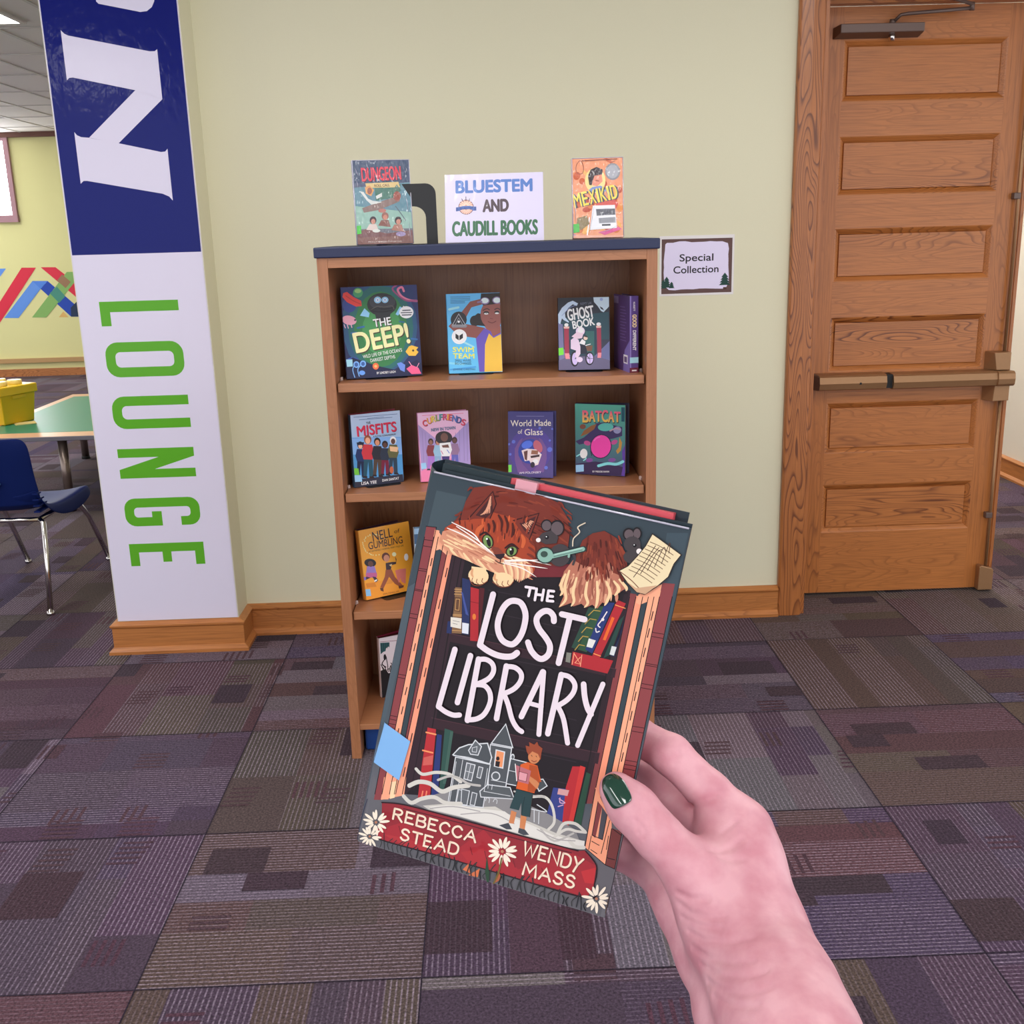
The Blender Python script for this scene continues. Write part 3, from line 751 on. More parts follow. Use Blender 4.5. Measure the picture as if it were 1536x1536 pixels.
("P",127,54,41,51.8,199.4,64.9,206.3,62.7,191.2,58,193.7),
("L",),
("P",79,38,40,30.4,197.5,37,209.9,39.8,201.7,36.3,197.2),
("P",79,38,40,55.4,198.7,63.7,204.4,61.7,193.7,58.9,195.4),
("L",),
("S",216,161,132,-.72,1,0,33.1,198.3,36,201,37.9,205.5),
("S",216,161,132,-.71,1,0,57.2,198.4,59.4,197.3,61.5,195.3),
("S",216,161,132,-.72,1,0,34,198.7,36.1,202.5,37.7,206.3),
("S",216,161,132,-.71,1,0,58,199,60,198,61.6,196.5),
("S",216,161,132,-.71,1,0,35,199.1,36.2,203.9,37.6,207.1),
("S",216,161,132,-.71,1,0,58.7,199.6,60.7,198.8,61.8,197.6),
("S",216,161,132,-.71,1,0,36,199.6,36.3,205.4,37.4,207.9),
("S",216,161,132,-.7,1,0,59.4,200.1,61.4,199.6,62,198.8),
("S",216,161,132,-.71,1,0,36.9,200,36.4,206.9,37.2,208.7),
("S",216,161,132,-.7,1,0,60.1,200.7,62,200.3,62.1,199.9),
("S",216,161,132,-.71,1,0,37.9,200.4,36.6,208.3,37.1,209.5),
("S",216,161,132,-.7,1,0,60.8,201.3,62.7,201.1,62.3,201.1),
("S",60,26,26,.62,0,0,26.7,194.6,37.3,212.4,40.5,206.1,38.8,197.7),
("S",60,26,26,.61,0,0,51.8,199.4,64.9,206.3,62.7,191.2),
("S",152,64,42,-.53,1,0,48,187.9,47.9,189.7,47.8,191.6),
("S",208,106,58,-1.06,1,0,42.5,183.7,42.2,185.5,42,187.3),
("S",127,54,41,-.75,1,0,27.1,187.1,26.6,188.8,26.1,190.5),
("S",127,54,41,-.77,1,0,26.1,190,25.5,191.7,25,193.5),
("S",85,32,24,-.61,1,0,31,182.2,30.6,183.9,30.1,185.7),
("S",152,64,42,-.78,1,0,53.1,197.7,53.1,199.6,53.1,201.4),
("S",208,106,58,-.64,1,0,29.4,180.3,28.9,182,28.3,183.8),
("S",127,54,41,-.69,1,0,32.7,180.9,32.3,182.7,31.8,184.4),
("S",127,54,41,-.61,1,0,60.6,193.7,60.8,195.6,60.9,197.5),
("S",85,32,24,-.68,1,0,59.9,198.5,60.1,200.3,60.2,202.2),
("S",127,54,41,-.67,1,0,36.1,193.5,35.8,195.3,35.4,197),
("S",152,64,42,-.51,1,0,36.8,184.2,36.5,186,36.1,187.8),
("S",187,86,48,-.72,1,0,49,194,48.9,195.8,48.9,197.6),
("S",127,54,41,-.81,1,0,35.5,185.7,35.1,187.4,34.7,189.2),
("S",208,106,58,-1.08,1,0,49.3,198,49.2,199.9,49.1,201.7),
("S",152,64,42,-.99,1,0,36.6,190.2,36.3,192,36,193.7),
("S",208,106,58,-.79,1,0,37.5,187.8,37.2,189.6,36.8,191.4),
("S",127,54,41,-.58,1,0,51,190.3,51,192.1,50.9,194),
("S",85,32,24,-.72,1,0,33.4,183.4,33,185.2,32.6,187),
("S",85,32,24,-.58,1,0,36.9,188.5,36.5,190.3,36.2,192),
("S",187,86,48,-.53,1,0,53.1,188.3,53.1,190.1,53.1,192),
("S",187,86,48,-.81,1,0,58.7,199.7,58.8,201.6,59,203.4),
("S",187,86,48,-1.08,1,0,36.1,193.7,35.8,195.5,35.4,197.3),
("S",187,86,48,-.7,1,0,43.8,193.1,43.6,194.9,43.4,196.7),
("S",187,86,48,-1.11,1,0,54.6,191.1,54.6,192.9,54.6,194.8),
("S",152,64,42,-.84,1,0,27.8,193.3,27.3,195.1,26.9,196.8),
("S",152,64,42,-.72,1,0,38.1,192.9,37.8,194.7,37.5,196.5),
("S",127,54,41,-.55,1,0,33.1,185.8,32.7,187.6,32.3,189.3),
("S",85,32,24,-.71,1,0,57.4,200.2,57.5,202.1,57.6,204),
("S",152,64,42,-1.1,1,0,32.4,180.8,31.9,182.6,31.5,184.4),
("S",208,106,58,-.61,1,0,48.5,187.4,48.4,189.2,48.2,191),
("S",85,32,24,-.69,1,0,36.2,195.1,35.9,196.9,35.6,198.6),
("S",127,54,41,-1.11,1,0,42.1,182.8,41.9,184.6,41.6,186.4),
("S",187,86,48,-.8,1,0,40.7,189.9,40.4,191.7,40.1,193.5),
("S",127,54,41,-.58,1,0,34,189.6,33.6,191.3,33.2,193.1),
("S",127,54,41,-.89,1,0,55.2,192.6,55.2,194.4,55.3,196.3),
("S",208,106,58,-.81,1,0,42,192.4,41.8,194.2,41.6,196),
("S",152,64,42,-.73,1,0,43.3,189.6,43,191.4,42.8,193.2),
("S",152,64,42,-.91,1,0,54.5,188.9,54.5,190.8,54.5,192.6),
("S",187,86,48,-1.01,1,0,52.3,194.3,52.3,196.2,52.2,198),
("S",187,86,48,-1.1,1,0,34.7,181.4,34.3,183.1,33.8,184.9),
("S",208,106,58,-.8,1,0,35.3,193.1,34.9,194.9,34.6,196.7),
("S",187,86,48,-.79,1,0,52.7,195,52.7,196.8,52.7,198.7),
("S",187,86,48,-.72,1,0,55.3,191,55.4,192.8,55.4,194.7),
("S",85,32,24,-.72,1,0,48.9,188.2,48.8,190,48.6,191.8),
("S",85,32,24,-1.1,1,0,57,188.2,57,190,57.1,191.9),
("S",152,64,42,-1.1,1,0,60.4,194,60.5,195.8,60.7,197.7),
("S",85,32,24,-.69,1,0,30.2,189.3,29.8,191.1,29.3,192.8),
("S",85,32,24,-.62,1,0,26.4,184,25.8,185.7,25.3,187.4),
("S",85,32,24,-.69,1,0,53.7,191.5,53.7,193.4,53.7,195.2),
("S",187,86,48,-.95,1,0,45.7,185.6,45.5,187.4,45.3,189.2),
("S",85,32,24,-.9,1,0,22.8,190.6,22.2,192.3,21.6,194),
("S",127,54,41,-.9,1,0,30.7,183.7,30.2,185.4,29.7,187.2),
("S",127,54,41,-.62,1,0,24.3,186.4,23.7,188.1,23.1,189.8),
("S",127,54,41,-.8,1,0,56.7,199,56.8,200.8,56.9,202.7),
("S",187,86,48,-.74,1,0,44.2,191.7,44,193.5,43.8,195.4),
("S",127,54,41,-.95,1,0,47.2,189.9,47,191.7,46.9,193.5),
("S",187,86,48,-1.04,1,0,37.1,191.1,36.8,192.8,36.5,194.6),
("S",152,64,42,-.73,1,0,57.4,190.8,57.4,192.7,57.5,194.6),
("S",208,106,58,-.7,1,0,24.5,184.4,23.9,186.1,23.3,187.8),
("L",),
("P",207,150,122,13.8,184.8,20.6,188,31.4,185,41.7,179.1,47.9,177.5,57.1,178.3,66.5,179.3,67.9,174.5,63.3,168.8,55,168.4,41.9,170.4,30.9,172.1,20.4,173.6,13.4,178.8),
("L",),
("S",185,122,98,-.75,1,0,36,180.4,39.3,179.6,42.7,178.8),
("S",227,181,148,-1.01,1,0,37.2,174.5,40.6,173.8,43.9,173),
("S",240,205,166,-.72,1,0,21.6,180.6,24.9,179.8,28.3,179),
("S",185,122,98,-.89,1,0,57,174.8,60.3,174,63.6,173.3),
("S",240,205,166,-1.27,1,0,38.7,175.7,42.1,175,45.4,174.2),
("S",197,138,110,-1.16,1,0,34.2,179.3,37.6,178.5,40.9,177.7),
("S",240,205,166,-.65,1,0,58.9,176.6,62.2,175.9,65.5,175.1),
("S",185,122,98,-1.15,1,0,41.3,175.5,44.7,174.7,48,173.9),
("S",240,205,166,-.7,1,0,49.2,178.1,52.5,177.4,55.8,176.6),
("S",197,138,110,-.67,1,0,46.5,177.1,49.8,176.3,53.2,175.6),
("S",219,169,138,-.75,1,0,41.8,179.6,45.1,178.9,48.5,178.1),
("S",219,169,138,-1.17,1,0,59.4,176,62.6,175.3,65.9,174.5),
("S",185,122,98,-.78,1,0,30.3,177.4,33.7,176.7,37,175.9),
("S",240,205,166,-1.18,1,0,28.5,181,31.9,180.2,35.3,179.4),
("S",197,138,110,-1.16,1,0,51.9,180.8,55.2,180,58.5,179.3),
("S",240,205,166,-.87,1,0,49.9,180,53.2,179.2,56.5,178.5),
("S",240,205,166,-.64,1,0,60.3,179.9,63.6,179.2,66.9,178.4),
("S",240,205,166,-1.15,1,0,36.3,182.9,39.6,182.2,43,181.4),
("S",227,181,148,-.68,1,0,43.2,175.8,46.5,175.1,49.9,174.3),
("S",185,122,98,-1.01,1,0,40.3,181,43.7,180.2,47,179.4),
("S",219,169,138,-1,1,0,42.4,176.3,45.7,175.5,49,174.7),
("S",240,205,166,-1.24,1,0,39.6,176.9,42.9,176.1,46.2,175.3),
("S",185,122,98,-.7,1,0,17.3,180,20.7,179.2,24.1,178.4),
("S",219,169,138,-1.24,1,0,46.9,180.8,50.2,180,53.6,179.3),
("S",240,205,166,-.88,1,0,49.3,175.4,52.7,174.7,56,173.9),
("S",240,205,166,-.96,1,0,53.8,175.2,57.1,174.4,60.4,173.6),
("S",219,169,138,-.91,1,0,17.3,184.7,20.6,183.9,24,183.1),
("S",240,205,166,-1.17,1,0,17.3,180.9,20.7,180.1,24.1,179.3),
("S",219,169,138,-.63,1,0,44.1,177.7,47.4,176.9,50.7,176.1),
("S",219,169,138,-1.3,1,0,58.8,180,62.1,179.2,65.4,178.5),
("S",185,122,98,-.75,1,0,30.1,182.7,33.5,182,36.8,181.2),
("S",240,205,166,-.75,1,0,48.8,180.9,52.1,180.1,55.5,179.3),
("S",185,122,98,-1.07,1,0,36.2,181.9,39.6,181.2,42.9,180.4),
("S",227,181,148,-1.19,1,0,15.9,180.6,19.3,179.9,22.7,179.1),
("S",240,205,166,-.85,1,0,28.8,182,32.2,181.2,35.5,180.5),
("S",219,169,138,-1.06,1,0,18.3,178.2,21.7,177.4,25.1,176.6),
("S",185,122,98,-.85,1,0,41,179.8,44.4,179,47.7,178.2),
("S",227,181,148,-1.01,1,0,16.3,183.3,19.7,182.5,23.1,181.7),
("S",197,138,110,-1.14,1,0,36.5,174.3,39.9,173.6,43.2,172.8),
("S",197,138,110,-.84,1,0,40.5,178.8,43.8,178.1,47.2,177.3),
("S",240,205,166,-.94,1,0,53.1,180.7,56.5,179.9,59.8,179.1),
("S",227,181,148,-.65,1,0,23.6,181.4,27,180.7,30.4,179.9),
("S",240,205,166,-.99,1,0,20.8,182.4,24.2,181.6,27.6,180.8),
("S",227,181,148,-.76,1,0,37.9,181.2,41.3,180.5,44.6,179.7),
("S",240,205,166,-1.16,1,0,57,180.2,60.3,179.4,63.6,178.6),
("S",227,181,148,-1.11,1,0,22.1,182.5,25.5,181.7,28.9,180.9),
("S",240,205,166,-.8,1,0,55.4,176.9,58.7,176.2,62,175.4),
("S",197,138,110,-1.17,1,0,15.4,180.5,18.8,179.7,22.1,179),
("S",197,138,110,-1,1,0,35.4,181.1,38.7,180.3,42.1,179.5),
("S",197,138,110,-.86,1,0,62.6,171.8,65.9,171.1,69.2,170.3),
("S",219,169,138,-1.25,1,0,31.9,179.4,35.3,178.7,38.6,177.9),
("S",185,122,98,-1.31,1,0,22.3,184.4,25.7,183.7,29.1,182.9),
("S",185,122,98,-1.18,1,0,18.9,176.9,22.3,176.1,25.7,175.3),
("S",240,205,166,-.68,1,0,20.6,178.8,24,178,27.4,177.2),
("S",197,138,110,-1.08,1,0,56.4,176.3,59.7,175.5,63,174.7),
("S",240,205,166,-.72,1,0,39.8,175.8,43.1,175,46.4,174.2),
("S",219,169,138,-1.15,1,0,32.6,181.9,35.9,181.1,39.3,180.3),
("S",240,205,166,-.68,1,0,54.1,176.9,57.4,176.1,60.7,175.4),
("S",240,205,166,-1.09,1,0,14.9,180.1,18.3,179.3,21.7,178.6),
("S",240,205,166,-.75,1,0,26.2,180.1,29.6,179.4,33,178.6),
("S",197,138,110,-.94,1,0,15.4,185,18.8,184.2,22.2,183.4),
("S",185,122,98,-.66,1,0,33.8,178.4,37.2,177.7,40.5,176.9),
("S",219,169,138,-.87,1,0,41.6,178.1,44.9,177.3,48.2,176.6),
("S",219,169,138,-.64,1,0,31.6,175.6,35,174.8,38.4,174.1),
("S",240,205,166,-.92,1,0,35.3,182.4,38.6,181.7,42,180.9),
("S",227,181,148,-.93,1,0,44.9,181.4,48.2,180.6,51.5,179.8),
("S",219,169,138,-.96,1,0,52.3,177,55.6,176.3,58.9,175.5),
("S",240,205,166,-1.31,1,0,25.9,182.7,29.3,181.9,32.6,181.2),
("S",240,205,166,-1,1,0,16.1,177.9,19.5,177.1,22.9,176.3),
("S",197,138,110,-.96,1,0,28.5,181,31.8,180.2,35.2,179.4),
("S",240,205,166,-1.34,1,0,19.1,177.5,22.4,174.6,26.6,173.2),
("S",207,150,122,-1.34,1,0,22,176.9,25.5,174,30,172.6),
("S",227,181,148,-1.34,1,0,24.9,176.3,28.6,173.4,33.3,172.1),
("S",240,205,166,-1.34,1,0,27.8,175.8,31.8,172.8,36.6,171.5),
("S",207,150,122,-1.34,1,0,30.7,175.2,34.9,172.1,39.9,170.9),
("S",227,181,148,-1.33,1,0,33.6,174.6,38,171.5,43.2,170.4),
("S",240,205,166,-1.33,1,0,36.5,174.1,41.1,170.9,46.5,169.8),
("S",207,150,122,-1.33,1,0,39.4,173.5,44.2,170.3,49.8,169.3),
("S",227,181,148,-1.33,1,0,42.3,172.9,47.3,169.7,53.1,168.7),
("S",240,205,166,-1.52,1,0,50.8,176.1,53.6,171.6,54.7,169),
("S",207,150,122,-1.52,1,0,51.9,176.4,54.7,171.9,55.7,168.7),
("S",227,181,148,-1.52,1,0,53,176.6,55.8,172.1,56.8,168.5),
("S",240,205,166,-1.52,1,0,54.1,176.9,56.9,172.4,57.8,168.2),
("S",207,150,122,-1.52,1,0,55.2,177.1,58,172.7,58.9,167.9),
("S",227,181,148,-1.52,1,0,56.3,177.4,59.1,172.9,59.9,167.7),
("S",240,205,166,-1.52,1,0,57.4,177.6,60.2,173.2,61,167.4),
("S",207,150,122,-1.52,1,0,58.5,177.9,61.3,173.4,62,167.1),
("S",227,181,148,-1.52,1,0,59.6,178.2,62.4,173.7,62.9,167.9),
("S",240,205,166,-1.52,1,0,60.7,178.4,63.5,174,63.7,168.6),
("S",207,150,122,-1.51,1,0,61.8,178.7,64.6,174.2,64.5,169.3),
("S",227,181,148,-1.51,1,0,62.8,178.9,65.7,174.5,65.4,170),
("S",240,205,166,-1.51,1,0,63.9,179.2,66.8,174.7,66.2,170.7),
("S",207,150,122,-1.51,1,0,65,179.5,67.8,175,67,171.4),
("S",127,54,41,-1.41,1,0,62.8,190.7,65.4,189.3,67.2,187),
("S",169,74,44,-1.41,1,0,62.9,188.9,65.8,187.5,67.3,185.2),
("S",127,54,41,-1.41,1,0,63,187.1,66.2,185.8,67.5,183.4),
("S",169,74,44,-1.41,1,0,63.1,185.2,66.6,184,67.7,181.6),
("S",127,54,41,-1.41,1,0,63.1,183.4,66.9,182.3,67.9,179.8),
("S",169,74,44,-1.41,1,0,63.2,181.6,67.3,180.5,68,178),
("S",127,54,41,-1.41,1,0,63.3,179.8,67.7,178.7,68.2,176.2),
("S",169,74,44,-1.41,1,0,63.4,177.9,68,177,68.4,174.4),
("L",),
("S",85,32,24,-1.52,1,0,42.9,200.7,45.8,197.1,46.4,191.8),
("S",85,32,24,-1.52,1,0,46.5,201,49.2,196.8,49.6,191.6),
("S",85,32,24,-1.53,1,0,40.5,197.1,42.2,194.2,42.4,190.4),
("S",85,32,24,-1.52,1,0,51.7,198.1,52.9,194.1,52.8,190),
("S",85,32,24,-1.53,1,0,38.4,194.9,39.4,192.5,39.4,189.9),
("S",200,104,60,-2.66,1,0,33.3,186,33.7,190.2,36.2,193.6),
("S",200,104,60,-2.22,1,0,59.7,185.9,59.9,190,57.7,193.1),
("L",),
("E",60,26,26,40.21,185.07,42.99,186.7,42.36,181.45),
("E",60,26,26,54.49,182.83,57.15,185.25,56.53,180.64),
("L",),
("E",125,154,92,40.21,185.07,42.36,186.33,42,182.05),
("E",125,154,92,54.49,182.83,56.62,184.76,56.06,181.15),
("L",),
("E",34,26,28,40.8,184.79,41.82,185.31,41.96,182.46),
("E",34,26,28,54.49,182.83,55.72,182.9,54.56,180.62),
("L",),
("E",255,255,255,39.42,186.33,39.92,186.45,39.52,185.84),
("E",255,255,255,53.69,183.67,54.19,183.78,53.79,183.18),
("S",60,26,26,-1.23,1,0,35,187.2,37.9,189.5,42.6,187.3),
("S",60,26,26,-1.22,1,0,50.3,183.5,53.8,186.6,58.4,184.8),
("P",138,68,52,42.5,182.9,46.7,183.1,50.9,180.5,45.4,178.9),
("L",),
("P",51,32,42,45.2,178.9,51.1,180.8,50.8,178.7,49.3,176.8,47,177.3),
("S",60,26,26,.51,1,0,49.3,176.8,49.2,175,46.6,175.8),
("S",60,26,26,.51,1,0,49.2,175,51.5,174.9),
("S",242,232,224,-.72,1,0,17.8,190.9,30.9,187.5,37.2,182.7,46.1,178.1),
("S",242,232,224,-.72,1,0,15.9,187.2,28.3,184.8,43.3,179),
("S",242,232,224,-.72,1,0,20.9,189.3,34.8,184.2,45.5,178.5),
("S",242,232,224,-.71,1,0,51.2,176.7,63,180,77.5,180.4),
("S",242,232,224,-.71,1,0,51.8,176,63.7,177.1,75.9,178.2),
("S",242,232,224,-.71,1,0,50.9,175.4,62,175.1,70.9,172.2),
("S",242,232,224,-.71,1,0,51.7,176.6,61.2,179.1,71,181.9),
("L",),
("E",240,205,166,38.98,165.34,44.76,165.71,39.12,160.67),
("E",240,205,166,53,166.62,58.91,167.01,53.11,162.79),
("P",240,205,166,34.1,169.6,42.5,170.5,43,165.5,34.9,164.6),
("P",240,205,166,47.4,169.6,56.8,169.8,57.5,166.9,47.7,165.6),
("L",),
("S",138,74,52,.41,1,0,36,163.5,35.9,161.8,37.1,161),
("S",138,74,52,.41,1,0,38.6,163.4,38.6,161.7,39.8,161),
("S",138,74,52,.41,1,0,41.6,164.5,41.5,162.8,42.7,162.1),
("S",138,74,52,.41,1,0,49.8,165.7,49.8,164,51,163.2),
("S",138,74,52,.41,1,0,53,165.6,52.9,163.9,54.1,163.2),
("S",138,74,52,.41,1,0,55.9,166.7,55.9,165,57.1,164.3),
("S",138,74,52,.41,1,0,33.9,163.3,36.7,160,40.9,160.4,44.6,163.8),
("S",138,74,52,.41,1,0,47.5,164,52.1,162.3,57,163.9,59,167.2),
("S",216,166,126,-1.44,1,0,34.9,168.7,35,165.6,36.4,163.9),
("S",216,166,126,-1.43,1,0,48.1,168.8,48.1,166.2,50,165.1),
("P",127,54,41,90.1,190.9,91.3,197.3,95.8,202.2,101.8,204.9,109.3,202.5,115.9,195,118.5,186.6,117.1,180.2,102.1,179.6,89.3,182.6),
("L",),
("P",184,122,100,88.6,186,94,184.3,107.1,184.8,114.4,183.6,120.4,178,118,176.2,114.9,172.8,112.2,172.5,111.2,166.6,108.8,167.3,106.8,163.4,103.8,164.8,100.7,162.5,97.9,163.9,93.8,161.4,92.3,163,86.2,158.9,87.6,165.5,84.4,170.1,84.7,174.4,85,178.6),
("L",),
("S",226,180,147,-1.37,1,0,91.6,173,91,170.4,90.2,167.7),
("S",168,106,88,-1.08,1,0,93.6,171.6,93,169,92.3,166.4),
("S",217,167,138,-1.25,1,0,103.2,174,103.1,171.6,103,169.1),
("S",179,115,95,-1.79,1,0,102.4,186.5,102.4,184.1,102.3,181.7),
("S",197,141,116,-1.49,1,0,107.1,181.2,107.2,178.8,107.3,176.4),
("S",197,141,116,-1.59,1,0,86.3,178.1,85.4,175.5,84.4,172.8),
("S",217,167,138,-1.04,1,0,107.5,172.4,107.6,170,107.6,167.6),
("S",217,167,138,-1.33,1,0,109.7,187.3,110.1,185,110.4,182.6),
("S",197,141,116,-1.04,1,0,102.4,181.7,102.3,179.3,102.2,176.8),
("S",179,115,95,-.96,1,0,106.3,180.4,106.4,178,106.5,175.6),
("S",168,106,88,-1.88,1,0,92.6,173.5,92,170.9,91.3,168.3),
("S",168,106,88,-1.72,1,0,88.3,174.5,87.4,171.8,86.5,169.2),
("S",168,106,88,-1.3,1,0,93.6,169.3,93,166.7,92.3,164.1),
("S",197,141,116,-1.21,1,0,97,178.5,96.6,176,96.2,173.4),
("S",217,167,138,-1.05,1,0,100,182.5,99.8,180,99.6,177.5),
("S",217,167,138,-1.37,1,0,109.7,172.2,109.9,169.8,110.1,167.4),
("S",179,115,95,-1.45,1,0,103.8,174.9,103.7,172.4,103.6,170),
("S",217,167,138,-1.07,1,0,97.5,169.2,97,166.7,96.5,164.1),
("S",226,180,147,-1.24,1,0,90.6,178.8,89.9,176.2,89.2,173.6),
("S",217,167,138,-1.05,1,0,103.6,182.6,103.6,180.2,103.6,177.8),
("S",217,167,138,-1.56,1,0,97.9,183.9,97.6,181.4,97.3,178.9),
("S",197,141,116,-1.78,1,0,115.2,173.9,115.7,171.6,116.1,169.3),
("S",217,167,138,-1.77,1,0,91.8,172.1,91.1,169.5,90.3,166.8),
("S",179,115,95,-1.81,1,0,100.6,180.7,100.4,178.2,100.2,175.8),
("S",197,141,116,-1.69,1,0,93.7,175.7,93.1,173.2,92.5,170.6),
("S",226,180,147,-.94,1,0,109.7,181,110,178.6,110.2,176.3),
("S",197,141,116,-1.14,1,0,93.1,180.4,92.6,177.9,92,175.3),
("S",179,115,95,-1.86,1,0,99.4,171.6,99.1,169.1,98.7,166.6),
("S",226,180,147,-1.02,1,0,108.8,180.8,109,178.5,109.2,176.1),
("S",197,141,116,-.91,1,0,107.4,172.9,107.5,170.5,107.6,168),
("S",179,115,95,-1.77,1,0,93.6,170.8,93,168.2,92.4,165.6),
("S",168,106,88,-1.78,1,0,104.2,180.7,104.2,178.2,104.2,175.8),
("S",168,106,88,-1.16,1,0,99.3,184.6,99.1,182.1,98.9,179.6),
("S",179,115,95,-1.82,1,0,107.8,188.9,108.1,186.5,108.3,184.1),
("S",179,115,95,-1.75,1,0,86.9,173.5,86,170.9,85,168.2),
("S",197,141,116,-1.63,1,0,103.1,183.4,103,180.9,103,178.5),
("S",179,115,95,-.98,1,0,109.6,187,109.9,184.7,110.3,182.3),
("S",217,167,138,-1.54,1,0,98.4,184.3,98.2,181.8,97.9,179.3),
("S",226,180,147,-1.29,1,0,89.9,175.2,89.2,172.6,88.4,170),
("S",179,115,95,-1.06,1,0,113.7,179.5,114.1,177.2,114.5,174.9),
("S",168,106,88,-1.64,1,0,98.3,174.2,98,171.7,97.6,169.2),
("S",217,167,138,-1.67,1,0,104.5,179.4,104.6,176.9,104.5,174.5),
("S",217,167,138,-1.29,1,0,85.9,175.6,85,173,84,170.3),
("S",179,115,95,-1.14,1,0,104.7,173.2,104.6,170.8,104.5,168.3),
("S",217,167,138,-1.13,1,0,106.7,183.2,106.9,180.9,107,178.5),
("S",226,180,147,-1.71,1,0,91.5,172.3,90.8,169.7,90.1,167.1),
("S",168,106,88,-.98,1,0,110.6,181.1,110.9,178.7,111.2,176.4),
("S",226,180,147,-1.84,1,0,104.5,179.3,104.5,176.9,104.5,174.4),
("S",168,106,88,-1.64,1,0,96.2,173.9,95.7,171.4,95.2,168.8),
("S",226,180,147,-1.86,1,0,92.1,174.4,91.5,171.8,90.8,169.2),
("S",197,141,116,-1,1,0,96.2,180.7,95.8,178.1,95.4,175.6),
("S",197,141,116,-1.38,1,0,111.9,176.6,112.2,174.3,112.6,171.9),
("S",197,141,116,-1.34,1,0,115.7,178.9,116.2,176.7,116.7,174.4),
("S",217,167,138,-1.11,1,0,103.1,172.4,103,170,102.8,167.5),
("S",179,115,95,-1.17,1,0,87.1,176.4,86.2,173.8,85.3,171.1),
("S",197,141,116,-1.34,1,0,103.7,180.9,103.7,178.5,103.7,176.1),
("S",197,141,116,-1.12,1,0,92.8,178.7,92.2,176.1,91.6,173.5),
("S",217,167,138,-1.35,1,0,114.6,179.1,115.1,176.8,115.6,174.5),
("S",179,115,95,-1.66,1,0,101.9,175,101.7,172.5,101.5,170),
("S",168,106,88,-1.58,1,0,106.2,175.3,106.2,172.8,106.2,170.4),
("S",197,141,116,-1.26,1,0,106,184.3,106.2,181.9,106.3,179.5),
("S",217,167,138,-1.05,1,0,106,174.1,106.1,171.6,106.1,169.2),
("S",179,115,95,-.98,1,0,93.5,170.1,92.8,167.5,92.2,164.9),
("S",168,106,88,-1.83,1,0,91.4,175.9,90.7,173.3,90,170.7),
("S",217,167,138,-1.86,1,0,108.6,181.1,108.9,178.7,109.1,176.3),
("S",226,180,147,-1.26,1,0,90.8,177.3,90.1,174.7,89.3,172.1),
("S",217,167,138,-1.82,1,0,102.7,184.5,102.7,182.1,102.6,179.6),
("S",179,115,95,-1.78,1,0,95,181.5,94.5,179,94,176.4),
("S",226,180,147,-1.59,1,0,100.6,183.1,100.5,180.7,100.3,178.2),
("S",197,141,116,-1.33,1,0,90.3,177.9,89.6,175.3,88.9,172.7),
("S",179,115,95,-1.54,1,0,104.1,183.2,104.2,180.8,104.2,178.4),
("S",179,115,95,-.92,1,0,103.6,186.3,103.7,183.9,103.7,181.5),
("S",226,180,147,-.9,1,0,112.4,173.7,112.8,171.3,113.1,169),
("S",168,106,88,-1.32,1,0,99.7,186.4,99.6,184,99.4,181.5),
("S",168,106,88,-1.04,1,0,101.5,170,101.3,167.5,101,165),
("S",236,201,162,-1.69,1,0,87.8,180.2,87.2,171,89.1,164.3,86.6,159.4),
("S",236,201,162,-1.69,1,0,92.5,177.3,92.2,169.1,93.7,164.4,92.7,161.1),
("S",236,201,162,-1.68,1,0,98.5,177.7,99,169.7,101.2,165.2,99.8,162.2),
("S",236,201,162,-1.68,1,0,103.5,177.9,105.4,171.3,106,166.4,105.7,163.1),
("S",236,201,162,-1.67,1,0,108.3,179.1,111.5,173.8,111.2,168.7,110.2,165.8),
("S",236,201,162,-1.67,1,0,112.1,180,115.8,176.9,115.4,174.2,114.3,172.3),
("S",236,201,162,-1.66,1,0,114.8,181.6,118.9,178.6,119.9,177.4,119.8,176.2),
("S",236,201,162,-1.69,1,0,86.2,177.8,85,171.5,86.5,167.7,85.6,165.3),
("S",156,96,78,-1.09,1,0,95.4,178,94.9,171.8,97.1,166.2),
("S",156,96,78,-1.09,1,0,101.2,179.4,101.9,173.5,103.7,167.8),
("S",156,96,78,-1.08,1,0,106.2,179.6,108.2,175,108.4,170),
("S",156,96,78,-1.09,1,0,89.8,175.6,89.4,170.5,90.9,166.8),
("S",156,96,78,-1.08,1,0,110.5,180.6,113.2,177.2,113.2,175),
("S",148,69,47,-1.35,1,0,101.3,188,101.8,185.7,102.3,183.4),
("S",148,69,47,-.79,1,0,105,188.2,105.8,186,106.6,183.8),
("S",148,69,47,-.84,1,0,110,190.5,111.1,188.4,112.3,186.2),
("S",148,69,47,-1.37,1,0,109.2,193.3,110.3,191.2,111.5,189),
("S",148,69,47,-.82,1,0,113.9,197.1,115.4,195.1,116.9,193),
("S",148,69,47,-.83,1,0,100.9,189.8,101.4,187.5,101.9,185.2),
("S",85,32,24,-1.35,1,0,96.3,189,96.5,186.6,96.7,184.2),
("S",148,69,47,-.79,1,0,111.1,197.5,112.4,195.4,113.8,193.3),
("S",85,32,24,-1.19,1,0,110.1,196.8,111.4,194.7,112.6,192.6),
("S",148,69,47,-.83,1,0,113.2,191.5,114.6,189.4,116,187.3),
("S",106,42,32,-1.13,1,0,100.9,194.9,101.4,192.6,102,190.3),
("S",106,42,32,-.89,1,0,93.9,200.5,94.1,198.1,94.3,195.8),
("S",106,42,32,-1.35,1,0,104.9,193.3,105.8,191.1,106.6,188.9),
("S",148,69,47,-1.07,1,0,109.7,198.3,110.9,196.2,112.1,194),
("S",106,42,32,-.75,1,0,115.7,188,117.2,185.9,118.8,183.9),
("S",106,42,32,-1.17,1,0,97.2,181.7,97.4,179.3,97.5,176.9),
("S",106,42,32,-1.14,1,0,92.4,192.2,92.4,189.8,92.3,187.3),
